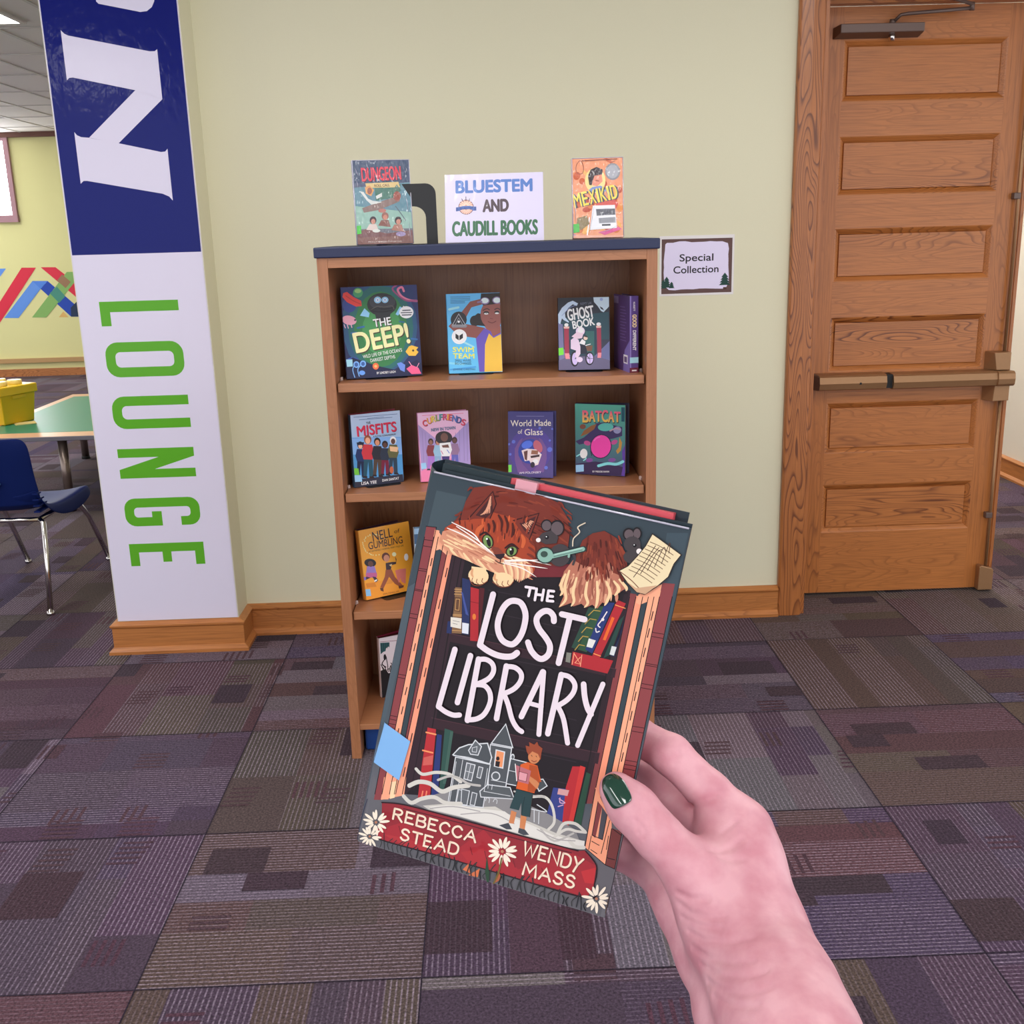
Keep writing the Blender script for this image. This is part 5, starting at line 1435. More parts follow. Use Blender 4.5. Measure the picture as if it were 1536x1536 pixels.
ART['misfits']=(149.0,212.4,[("P",122,164,214,.8,148.4,149,134.5,149,75.4,.1,85.7),
("P",74,140,192,.5,98.1,149,82.1,148.6,20.8,0,24.3),
("L",),
("S",90,136,184,.95,0,0,0,145.5,40.6,143),
("S",90,136,184,1,0,0,126.5,134.5,148.7,132.1),
("P",43,45,61,0,24.3,147,22.7,149,0,0,0),
("S",58,90,138,1.29,0,0,9.3,205.6,140.8,202.6),
("S",58,90,138,1.29,0,0,25,196.6,124.8,194.4),
("S",58,90,138,.98,0,0,49.5,198.5,99.5,198.1),
("L",),
("P",28,35,64,11.6,82.4,32.4,79.2,32.5,32.9,22.2,34.7,21.5,70.5,16,35.7,7.8,37.1),
("P",34,48,90,12.8,113.2,33.7,110.1,38.1,88.6,32.2,74,10.4,77.5,6.8,93.4),
("L",),
("E",30,36,56,23.66,123.11,32.59,121.82,23.22,112.21),
("L",),
("E",216,168,140,23.56,120.51,29.64,119.63,23.24,112.73),
("P",42,34,38,7.8,37.1,17,35.5,16.8,30.5,4.5,32.6),
("P",42,34,38,22.2,34.7,32.5,32.9,36.5,27.2,22,29.6),
("P",35,74,90,31.8,87.1,57.4,83.2,57.3,26.7,44.6,28.9,44,72.6,37,30.2,26.9,31.9),
("P",184,52,60,33.3,124.8,59.1,121.1,64.4,94.8,57.1,76.9,30.2,81.1,25.9,100.6),
("L",),
("E",138,74,52,46.8,136.96,57.81,135.44,46.21,123.61),
("L",),
("E",216,160,128,46.65,133.78,54.16,132.73,46.23,124.24),
("P",42,34,38,26.9,31.9,38.3,29.9,38,23.8,22.9,26.4),
("P",42,34,38,44.6,28.9,57.3,26.7,62.1,19.7,44.3,22.7),
("P",74,58,48,61.2,82.6,84.6,79,84.4,27.8,72.7,29.7,72.3,69.5,65.8,30.9,56.5,32.4),
("P",42,40,48,62.8,116.8,86.4,113.4,91.1,89.5,84.3,73.3,59.8,77.1,55.9,94.8),
("L",),
("E",42,33,31,75.18,127.73,85.24,126.32,74.59,115.64),
("L",),
("E",201,136,104,75.04,124.85,81.89,123.88,74.61,116.21),
("P",42,34,38,56.5,32.4,66.9,30.7,66.7,25.1,52.8,27.5),
("P",42,34,38,72.7,29.7,84.4,27.8,88.8,21.4,72.4,24.1),
("P",106,31,52,85.2,77.3,106.3,74.1,105.9,28.3,95.4,30,95.2,65.6,89.1,31.1,80.8,32.4),
("P",40,48,64,86.8,107.8,107.9,104.8,112.1,83.5,106,69,83.9,72.4,80.5,88.2),
("L",),
("E",36,31,34,97.91,117.6,106.96,116.32,97.34,106.81),
("L",),
("E",90,58,48,97.78,115.03,103.94,114.15,97.37,107.33),
("P",42,34,38,80.8,32.4,90.2,30.9,89.9,25.9,77.5,28),
("P",42,34,38,95.4,30,105.9,28.3,109.8,22.5,95.1,25),
("P",40,58,74,109.2,82.4,132.3,79,131.7,29.1,120.2,31,120.1,69.7,113.3,32.2,104.2,33.7),
("P",90,90,58,111.1,115.7,134.3,112.4,138.8,89.2,132,73.4,107.8,77.1,104.1,94.3),
("L",),
("E",224,220,224,123.33,126.35,133.24,124.97,122.66,114.59),
("L",),
("E",92,60,52,123.17,123.54,129.92,122.6,122.69,115.15),
("P",42,34,38,104.2,33.7,114.5,32,114.2,26.6,100.6,28.8),
("P",42,34,38,120.2,31,131.7,29.1,136,22.9,119.9,25.6),
("L",),
("P",30,36,56,12.9,132.5,35.2,130.9,33.3,123.2,14.2,124.4),
("P",216,176,136,111.6,110.4,138.4,104.9,134.2,90.8,112.5,95.7),
("E",176,90,58,113.35,39.4,119.31,38.43,112.75,28.7),
("L",),
("T",51,52,60,"THE",46.12,180.97,58.66,182.65,7.16,.03,0),
("T",122,28,52,"MISFITS",17.96,148.6,136.42,151.63,28.09,.03,0),
("L",),
("T",204,42,72,"MISFITS",16.74,150.04,135.13,153.13,28.08,.03,0),
("L",),
("T",44,44,60,"A ROYAL CONUNDRUM",63.33,141.45,132.05,141.62,4.88,.02,0),
("T",240,238,240,"LISA YEE",18.96,6.27,65,5.53,8.66,.03,0),
("T",240,238,240,"DAN SANTAT",82.97,8.3,134.36,8.88,7.01,.03,0),
("P",106,184,62,0,59.1,13.1,55.8,14.5,36.4,0,38.3),
("P",143,188,240,0,37.6,20.1,35.5,21.9,15.8,0,17.6)])
ART['curl']=(148.5,202.2,[("P",156,134,184,.2,169,53.4,121.2,44,35,3,19.1),
("P",160,140,192,148.3,169.9,91.6,118.6,93.1,63.5,148.2,29.8),
("P",216,120,160,1.3,32.1,51.3,60.3,93.1,63.5,148.1,26.5,147.5,6.8,.4,0),
("S",208,74,120,1.25,0,0,13.6,195,134.4,194.8),
("L",),
("S",122,106,156,.94,0,0,10.4,151.1,10.9,37.8),
("S",122,106,156,.94,0,0,19.5,143.9,20.3,37),
("S",122,106,156,.95,0,0,30.2,135.4,31.4,36.1),
("S",122,106,156,.97,0,0,108.4,139.2,105.8,56.1),
("S",122,106,156,.97,0,0,120,147,117.1,55.2),
("S",122,106,156,.97,0,0,133.2,155.9,130.2,54.2),
("S",122,106,156,.97,0,0,143.2,162.5,140,53.4),
("P",156,106,184,23.8,80,42.1,78.7,42.4,36.6,33.2,37.4,32.6,70.1,27.7,37.8,20.4,38.4),
("P",122,47,56,24.8,107.8,43.1,106.5,47,87.6,41.9,74,22.7,75.5,19.6,89.6),
("L",),
("E",58,33,31,34.27,117.3,42.04,116.77,33.92,107.6),
("L",),
("E",138,90,72,34.19,114.99,39.49,114.63,33.94,108.06),
("P",42,34,38,20.4,38.4,28.7,37.7,28.5,33.1,17.5,34),
("P",42,34,38,33.2,37.4,42.4,36.6,45.9,31.6,33.1,32.7),
("P",127,160,192,44.3,78.5,62.7,77.1,63.1,34.9,53.9,35.7,53.2,68.5,48.3,36.1,41,36.7),
("P",138,176,200,45.3,106.3,63.7,105.1,67.6,86.1,62.5,72.5,43.2,73.9,40,88.1),
("L",),
("E",51,34,31,54.8,115.91,62.62,115.38,54.46,106.17),
("L",),
("E",176,122,96,54.72,113.59,60.05,113.23,54.47,106.64),
("P",42,34,38,41,36.7,49.3,36.1,49.1,31.4,38,32.3),
("P",42,34,38,53.9,35.7,63.1,34.9,66.7,29.9,53.7,31),
("P",90,90,168,93.9,79.7,112.7,78.3,113.2,35.7,103.8,36.5,103,69.6,98.2,37,90.7,37.6),
("P",138,106,138,94.8,107.7,113.5,106.5,117.6,87.4,112.5,73.6,92.8,75.1,89.6,89.4),
("L",),
("E",60,36,34,104.49,117.38,112.44,116.85,104.18,107.57),
("L",),
("E",92,58,52,104.41,115.05,109.84,114.68,104.19,108.04),
("P",42,34,38,90.7,37.6,99.1,36.9,99,32.2,87.7,33.1),
("P",42,34,38,103.8,36.5,113.2,35.7,116.8,30.7,103.7,31.8),
("L",),
("E",38,28,32,73.3,126.24,98.27,124.6,72.64,106.37),
("P",230,220,228,59.4,111.1,91.4,112.2,95.5,89.3,86.9,70.5,64.4,72.2,60.3,91.8),
("P",58,42,106,64.4,72.2,86.9,71.1,84.5,48,66.9,49.4),
("L",),
("E",106,70,60,74.63,127.76,85.49,127.05,74.2,114.95),
("P",106,70,60,65.5,104.3,84.8,106.2,87.7,96.3,68.5,97.7),
("S",192,74,138,1.92,1,0,63.4,88.4,67.9,78.4),
("S",74,106,192,1.93,1,0,81.1,90.3,87.2,80.2),
("T",90,36,64,"C",16.44,162.06,28.42,164.32,16.96,.05,0),
("L",),
("T",200,58,74,"C",15.54,163.07,27.52,165.32,16.96,.045,0),
("T",90,36,64,"U",29.21,168.76,41.21,170.33,17.01,.05,0),
("L",),
("T",224,144,60,"U",28.31,169.76,40.3,171.33,17,.045,0),
("T",90,36,64,"R",41.95,173.52,53.34,174.36,17.05,.05,0),
("L",),
("T",216,192,74,"R",41.04,174.52,52.43,175.36,17.05,.045,0),
("T",90,36,64,"L",54.04,176.37,63.55,176.59,17.1,.05,0),
("L",),
("T",138,154,74,"L",53.13,177.37,62.63,177.59,17.1,.045,0),
("T",90,36,64,"F",64.23,177.83,73.75,177.6,17.14,.05,0),
("L",),
("T",58,138,138,"F",63.31,178.83,72.83,178.61,17.14,.045,0),
("T",90,36,64,"R",74.4,178.11,85.86,177.25,17.19,.05,0),
("L",),
("T",200,58,106,"R",73.48,179.12,84.93,178.26,17.18,.045,0),
("T",90,36,64,"I",86.49,177.16,89.68,176.8,17.24,.05,0),
("L",),
("T",224,160,60,"I",85.57,178.17,88.75,177.81,17.24,.045,0),
("T",90,36,64,"E",90.3,176.11,99.87,174.73,17.26,.05,0),
("L",),
("T",200,74,74,"E",89.37,177.12,98.94,175.74,17.25,.045,0),
("T",90,36,64,"N",100.46,172.99,112.62,170.59,17.31,.05,0),
("L",),
("T",74,106,176,"N",99.53,174.01,111.68,171.6,17.31,.045,0),
("T",90,36,64,"D",113.17,167.78,125.37,164.64,17.38,.05,0),
("L",),
("T",58,74,138,"D",112.24,168.8,124.43,165.66,17.37,.045,0),
("T",90,36,64,"S",125.9,160.94,136.85,157.5,17.44,.05,0),
("L",),
("T",200,58,90,"S",124.96,161.96,135.9,158.52,17.44,.045,0),
("T",74,106,136,"NEW IN TOWN",37.86,147.04,108.73,149.69,8.86,.05,0),
("P",143,188,240,1.5,56.1,16.3,56.6,17.5,38.8,2.4,38.4)])
ART['glass']=(136.0,194.1,[("E",74,58,138,67.64,80.88,132.31,84.57,66.78,14.05),
("L",),
("E",90,63,128,67.51,70.81,115.18,73.57,66.86,20.71),
("P",106,74,134,19.7,84.9,33.7,109.2,44.1,116.6,31.7,78.8,43.2,39.3,66.8,14.1,29.3,11.8,19.4,51.3),
("P",106,74,134,115.4,90.3,102.2,113,92.1,119.2,105.1,83,94.3,42.3,70.2,14.3,107.5,16.5,116.6,57),
("L",),
("E",90,104,192,16.49,104.92,22,105.22,16.44,99.52),
("E",90,104,192,2.65,97.39,6.1,97.59,2.62,94.02),
("E",90,104,192,125.52,84.18,132.98,84.61,125.4,76.83),
("E",90,104,192,125.98,110.99,129.37,111.18,125.92,107.64),
("E",90,104,192,114.48,30.24,119.89,30.56,114.39,24.92),
("E",90,104,192,95.88,146.38,99.98,146.6,95.82,142.33),
("E",90,104,192,133.35,145.01,136.76,145.19,133.29,141.64),
("E",90,104,192,5.83,67.26,9.96,67.49,5.79,63.22),
("E",42,58,144,65.89,77.42,101.69,79.48,65.42,40.61),
("L",),
("E",176,90,106,89.97,92.21,101.16,97.94,98.34,74.47),
("E",74,106,208,57.59,97.1,74.18,102.38,60.47,86.23),
("P",216,200,200,40.3,79.3,57.4,85.3,84.7,83.5,101.5,69.4,90.9,38.8,73.8,32.8,63.8,50.5,50.2,48.1),
("L",),
("P",90,52,48,47.1,76.3,59.1,80.4,57,50.1,50.2,53.1),
("P",58,36,38,67.4,64.1,94.7,69,94.6,62.4,69,57.5),
("P",138,90,68,71.1,81.1,91.5,80.6,89.6,68.7,69.2,69.2),
("E",232,220,224,82.54,48.3,90.7,48.78,82.44,41.62),
("E",42,36,50,73.89,37.78,80.7,38.19,73.77,29.11),
("L",),
("T",226,212,200,"World Made",8.29,150.21,129.43,154.24,17.84,.015,0),
("T",226,212,200,"of",29.81,128.64,43.57,129.38,12.3,0,0),
("T",226,212,200,"Glass",50.39,125.02,105.14,126.65,17.73,.015,0),
("S",138,134,184,1.03,0,0,25.9,180.7,108.4,181.6),
("T",212,204,216,"AMI POLONSKY",33.35,9.35,100.01,13.43,6.08,.01,0),
("P",111,207,74,0,35.6,10,36.3,9.8,14.6,0,13.9),
("E",36,28,64,2.54,5.12,4.94,5.27,2.52,2.79)])
ART['batcat']=(152.5,210.6,[("P",58,47,90,.2,98.2,26.6,110.7,51.8,133.1,62.6,154.2,97.2,159.8,117.3,151.2,143.9,146.4,143.6,120.1,117,111.3,61.9,99.9,11.8,88.7),
("P",90,58,150,152.5,94.8,143.3,73.8,146.3,34.3,136.1,3,152.5,.2),
("P",51,36,74,.9,30.1,61.1,40.1,109.5,36.9,146.2,27.6,141.1,2,0,.1),
("L",),
("E",85,176,164,93.6,144.54,117.3,146.18,93.46,132.48),
("P",138,90,52,15.8,113.3,26.9,131.3,48.5,146.5,66.1,152.8,58.9,137.1,37.5,121.8),
("E",122,74,58,23.5,143.12,32.83,143.75,23.38,135.55),
("S",122,200,204,8.33,1,0,71.5,27.5,99.2,35.7,126.3,35.4,146.4,44.3),
("S",138,208,208,3.59,1,0,3.9,53.2,22.2,61.9,32.8,49.1,25.5,41.5),
("E",223,232,236,25.82,62.29,37.33,63.42,25.59,47.71),
("P",176,132,60,135.4,116.1,143.5,100.3,140,76.8,129.9,65.8,125,75.3,133.4,86.1),
("E",138,138,176,128.9,137.08,140.83,137.95,128.81,126.49),
("L",),
("S",34,36,58,2.45,1,0,50.8,57.9,47.4,71.3),
("E",42,36,64,79.16,86.17,112.7,89.22,78.71,49.46),
("L",),
("E",232,65,156,79.16,86.17,110,88.97,78.75,52.18),
("E",176,74,134,37.08,94.37,47.07,91.72,34.53,87.69),
("E",176,74,134,120.22,100.9,129.68,105.12,122.46,94.84),
("E",122,74,144,43.46,43.35,54.13,44.48,43.37,37.13),
("E",122,74,144,112.96,47.33,124.43,48.56,112.9,41.27),
("S",176,144,156,4.04,1,0,107.1,133.8,123.9,141.7,137.2,139.3),
("L",),
("S",242,114,184,2.77,1,0,58.5,103,65.6,110.4,76,114.7),
("P",15,74,90,141,204.4,151.5,204.3,150.5,162.5,141.4,162.6),
("L",),
("T",58,28,58,"B",25.29,153.52,43.12,153.65,34.08,.05,0),
("T",58,28,58,"A",45.28,156.24,62.85,156.34,31.24,.05,0),
("T",58,28,58,"T",64.96,157.6,82.27,157.7,30.48,.05,0),
("T",58,28,58,"C",84.33,157.55,101.4,157.65,32.89,.05,0),
("T",58,28,58,"A",103.43,157.28,120.26,157.38,30.68,.05,0),
("T",58,28,58,"T",122.27,158.17,138.85,158.26,29.2,.05,0),
("L",),
("T",240,191,78,"B",23.72,156.51,41.57,156.61,34.1,.05,0,232,85,124),
("T",240,191,78,"A",43.73,159.2,61.32,159.29,31.25,.05,0,232,85,124),
("T",240,191,78,"T",63.43,160.55,80.76,160.62,30.5,.05,0,232,85,124),
("T",240,191,78,"C",82.82,160.47,99.91,160.55,32.91,.05,0,232,85,124),
("T",240,191,78,"A",101.94,160.18,118.78,160.26,30.7,.05,0,232,85,124),
("T",240,191,78,"T",120.79,161.04,137.39,161.12,29.21,.05,0,232,85,124),
("L",),
("T",240,236,240,"BY MEGGIE RAMM",53.61,7.23,104.42,9.24,4.92,.03,0),
("P",143,188,240,1.2,26.6,26,29.3,26.1,8.5,1.2,4.5)])
ART['nell']=(170.1,212.7,[("P",221,143,44,0,52.3,61.7,48.1,138.3,51.9,130.6,.7,1.4,.7),
("P",200,122,38,4.1,50.9,33.7,47.9,37.6,34.1,5.4,38),
("P",207,132,48,68.1,54.2,100.9,40.3,88.3,33.2,60.1,35.6),
("L",),
("E",240,208,138,58.6,128.73,60.56,128.26,58.38,126.88),
("E",240,208,138,48.54,129.73,50.49,129.26,48.33,127.89),
("E",240,208,138,48.63,129.02,50.57,128.56,48.41,127.19),
("E",240,208,138,38.53,131.47,40.46,131.01,38.32,129.64),
("E",240,208,138,33.36,133.46,35.28,133,33.15,131.63),
("E",240,208,138,31.02,135.48,32.94,135.02,30.82,133.65),
("E",240,208,138,27.64,138.41,29.55,137.96,27.44,136.58),
("E",240,208,138,20.55,142.83,22.46,142.38,20.35,141),
("E",240,208,138,16.48,147.09,18.38,146.64,16.28,145.26),
("E",240,208,138,15.22,151.17,17.13,150.72,15.03,149.33),
("E",240,208,138,13.84,155.67,15.74,155.23,13.65,153.83),
("E",240,208,138,11.73,160.65,13.63,160.21,11.54,158.81),
("E",240,208,138,11.32,165.44,13.23,165,11.13,163.59),
("E",240,208,138,10.16,170.49,12.07,170.06,9.97,168.64),
("E",240,208,138,10.21,175.27,12.12,174.84,10.02,173.41),
("E",240,208,138,17.67,178.27,19.59,177.84,17.47,176.4),
("E",240,208,138,16.26,183.02,18.19,182.6,16.07,181.15),
("E",240,208,138,20.58,186.19,22.51,185.76,20.38,184.31),
("E",240,208,138,22.19,189.52,24.13,189.1,21.99,187.64),
("E",240,208,138,29.9,191.02,31.85,190.6,29.7,189.13),
("E",240,208,138,36.29,192.22,38.25,191.8,36.08,190.32),
("E",240,208,138,36.5,194.1,38.46,193.68,36.29,192.2),
("E",240,208,138,47.25,193.02,49.22,192.59,47.03,191.11),
("E",240,208,138,52.51,192.37,54.49,191.95,52.29,190.46),
("E",240,208,138,56.51,191.25,58.5,190.82,56.28,189.34),
("E",240,208,138,59.48,189.6,61.47,189.17,59.25,187.69),
("E",240,208,138,66.98,186.25,68.98,185.81,66.75,184.33),
("E",240,208,138,70.85,182.98,72.85,182.55,70.61,181.07),
("E",240,208,138,71.17,179.86,73.18,179.42,70.94,177.95),
("E",240,208,138,77.55,174.85,79.56,174.41,77.31,172.94),
("T",51,36,42,"NELL",44.67,172.7,111.1,174.94,27.88,.01,0),
("T",51,36,42,"of",117.77,183.53,136.33,183.93,11.72,0,0),
("T",51,36,42,"GUMBLING",27.16,150.74,142.19,149.55,21.32,.008,0),
("T",74,52,36,"MY EXTREMELY NORMAL FAIRY-TALE LIFE",25.33,141.74,143.76,139.23,4.62,0,0),
("L",),
("E",31,28,34,26.32,110.09,45.42,105.36,24.96,97.81),
("P",138,114,180,14.9,101.9,39.4,97.1,43.9,68.4,6.7,75.6),
("P",180,90,138,10.1,82.4,44,76.2,42.3,62.3,5.9,68.1),
("P",58,42,64,8.9,71.2,21.9,65.2,2.5,61.4,0,67.2),
("P",58,42,64,27.7,67.5,38.4,64.2,45.4,52.5,36.4,47.2),
("L",),
("E",92,58,48,27.06,106.74,35.76,104.58,26.1,98.05),
("E",232,224,224,37.11,53.42,42.34,55.27,38.29,51.21),
("E",122,104,184,2.46,66.49,6.66,65.37,1.89,61.06),
("P",58,42,48,76.8,99.7,97.2,98.8,111.7,96.6,111.1,113.2,114.3,104.2,110.8,90,96,89.6,91,74.7,75.6,78.7),
("P",138,74,52,74.2,79,94.1,76.1,102.4,50.5,127.2,17.4,120.7,13.9,99.5,30.2,82.7,55.7,58.6,23.3,49.7,30.8,68.8,59.3),
("P",90,52,40,48.1,28.7,58.9,25.7,58.9,14.3,49.7,19.4),
("P",90,52,40,110.1,22.1,129,19.6,126.6,13.6,111.7,12.5),
("L",),
("E",92,47,36,79.74,117.99,92.84,114.85,78.05,104.84),
("E",244,224,176,108.51,120.75,115.49,119.1,107.63,114.33),
("P",200,112,104,105.2,71.1,123.2,72,142.6,69.8,135.5,23.1,123.3,31.7,119.5,46,114,28.9,109.8,40.6),
("E",240,232,228,148.12,104.39,155.29,102.68,146.49,93.64),
("L",),
("E",192,132,104,81.5,113.48,91.17,111.15,80.14,102.97),
("P",216,192,138,87.4,91.7,97.9,93.2,93.8,84.8),
("T",138,74,36,"EMMA STEINKELLNER",56.19,4.14,110.22,2.5,5.25,0,0),
("P",127,180,236,0,33.9,15.5,31.4,16.3,10,0,12.8)])
ART['bottom']=(183.6,201.5,[("P",22,24,29,0,92.7,14.1,95.5,25.9,78.6,61.3,82.6,150.2,71.8,144.9,0,0,0),
("L",),
("P",47,90,94,3.2,186.4,33.9,182,31.5,169.1,21.6,165,19.4,155.4,11.4,154.2,3,148),
("S",28,42,48,1.65,0,0,7.6,185.2,5.8,157.5),
("S",28,42,48,1.65,0,0,13.9,184.1,12.4,159.7),
("S",28,42,48,1.65,0,0,20.2,183,18.9,162),
("S",28,42,48,1.65,0,0,26.5,182,25.4,164.3),
("S",28,42,48,1.65,0,0,32.8,180.9,32,166.6),
("S",26,26,30,2.65,1,0,2.4,113.4,7.7,96.6,4.1,89.7),
("S",26,26,30,2.65,1,0,7.2,103.8,12.8,90.4,9.5,88.3),
("S",26,26,30,2.65,1,0,12.8,104.9,18.2,89.4,14.8,86.8),
("S",26,26,30,2.65,1,0,20.2,136.8,24.2,98.7,20.2,85.3),
("S",26,26,30,2.65,1,0,22.9,92.4,29.3,92.9,25.5,83.9),
("S",26,26,30,2.65,1,0,28.3,92.9,35.4,104,30.9,82.4),
("S",26,26,30,2.65,1,0,35,111.8,40.6,99.4,36.3,80.9),
("S",26,26,30,2.65,1,0,40.1,106.8,45.5,90.3,41.6,79.4),
("S",26,26,30,2.65,1,0,47,130.2,51.3,97.2,47,78),
("S",26,26,30,2.65,1,0,51.5,116.2,55.7,79.3,52.3,76.5),
("S",26,26,30,2.65,1,0,55.5,91.9,62.1,95.6,57.7,75),
("S",26,26,30,2.65,1,0,60.8,89,67.5,94.6,63,73.5),
("S",26,26,30,2.65,1,0,66.6,96,72.9,93.4,68.4,72.1),
("S",26,26,30,2.64,1,0,73.7,123.4,77.2,74.4,73.7,70.6),
("S",26,26,30,2.65,1,0,78.5,112.2,83.4,88.4,79.1,69.1),
("S",26,26,30,2.65,1,0,81.6,74.4,87.9,71.5,84.4,67.7),
("S",26,26,30,2.65,1,0,88.9,105.5,93.1,67.9,89.8,66.2),
("S",26,26,30,2.65,1,0,93.6,92.3,98.8,73.1,95.2,64.7),
("S",26,26,30,2.65,1,0,99.9,106.5,103.8,65.5,100.5,63.2),
("S",26,26,30,2.65,1,0,103.9,82.2,109.1,63.4,105.9,61.8),
("S",26,26,30,2.65,1,0,108.6,71.2,115.4,77.6,111.2,60.3),
("S",26,26,30,2.65,1,0,115.4,94.8,120.9,79.3,116.6,58.8),
("S",26,26,30,2.65,1,0,121.4,103.4,126.4,80.2,121.9,57.4),
("S",26,26,30,2.65,1,0,126.3,94.6,131,66,127.3,55.9),
("S",26,26,30,2.64,1,0,132.4,107.1,136.3,62.8,132.6,54.4),
("S",26,26,30,2.65,1,0,136.9,90,142.1,70,137.9,53),
("E",26,26,30,15.98,135.96,20.38,134.74,15.35,125.91),
("S",26,26,30,3.31,1,0,15.6,129.3,5.7,114.9,17.7,101.4),
("S",122,31,52,1.32,0,0,3.4,189.7,61,183)])
ART['dungeon']=(155.0,223.5,[("P",60,74,98,.9,221.6,155,222.5,153.7,163.9,.8,163.8),
("P",90,127,140,2.1,151.8,155,163.9,155,53.1,.9,54.1),
("L",),
("P",134,168,156,1.5,103.2,155,83.2,155,40.1,.2,41.8),
("P",111,74,74,0,31.5,25.1,41.5,84.1,28.2,155,35.8,155,0,.1,0),
("P",63,106,92,56.1,157.2,129.2,159,119,125.3,58.3,116.1),
("L",),
("P",122,86,80,0,19.1,154.7,20.7,155,0,.1,0),
("P",201,176,122,32.4,162.7,122.9,165.1,126.6,150.6,34.9,150.5),
("P",124,102,96,19.7,97.2,45.1,105.7,88.2,118.6,127.9,129.6,122.8,112.7,65.6,91.3,23.2,84.9),
("P",196,200,196,15.9,142,26.1,140.2,37.6,122,49.8,116,75.1,112.2,45.1,105.7,33.2,117.8),
("P",196,200,196,58.9,128.5,76.3,137.1,75.8,126.7,60.6,120.3),
("P",201,146,90,30.9,152.5,43.5,156.8,55.5,144.9,46.3,128.3,32.1,136.2),
("E",138,74,64,116.86,127.35,127.4,127.52,116.29,114.32),
("P",74,106,92,106.7,143.9,118.2,158.7,128.5,142.2,123.9,138),
("E",168,106,96,73.99,89.26,84.73,89.3,73.73,83.83),
("S",80,96,106,2.58,1,0,111.3,100,125.8,78.9,136.1,61.8),
("L",),
("E",138,86,72,42.8,142.55,49.08,142.68,42.35,133.54),
("E",58,42,52,47.26,64.24,56.58,64.21,46.74,53.83),
("P",201,184,176,27.1,39.4,36.2,53.9,55.2,53.8,60.7,34.9),
("L",),
("E",181,122,104,47.51,60.91,53.44,60.88,47.16,53.83),
("E",138,90,80,80.82,74.62,90.32,74.62,80.32,64.12),
("P",122,80,72,60.3,49.5,69.6,64.2,89,64.1,94.6,45),
("L",),
("E",181,122,104,81.09,71.26,87.14,71.26,80.76,64.12),
("E",51,40,44,116.19,61.87,125.92,61.83,115.73,51.23),
("P",154,106,90,95.3,36.5,104.7,51.3,124.6,51.2,130.4,31.8),
("L",),
("E",181,122,104,116.48,58.47,122.67,58.43,116.17,51.23),
("E",138,122,160,121.25,25.51,134.62,25.3,120.98,19.07),
("E",200,204,196,54.34,35.98,65.01,35.85,54.11,31.37),
("L",),
("T",90,31,52,"DUNGEON",26.03,166.93,132.52,169.99,34.77,.03,0),
("L",),
("T",200,58,76,"DUNGEON",24.47,168.5,130.83,171.61,34.73,.03,0),
("L",),
("T",74,58,52,"ROLL CALL",56.92,152.69,98.48,153.69,6.65,.02,0),
("T",216,200,192,"MOLLY KNOX OSTERTAG",30.54,4.73,122.55,3.97,3.78,0,0),
("P",79,184,74,0,50.1,13.1,51,13,29.2,0,27.5)])
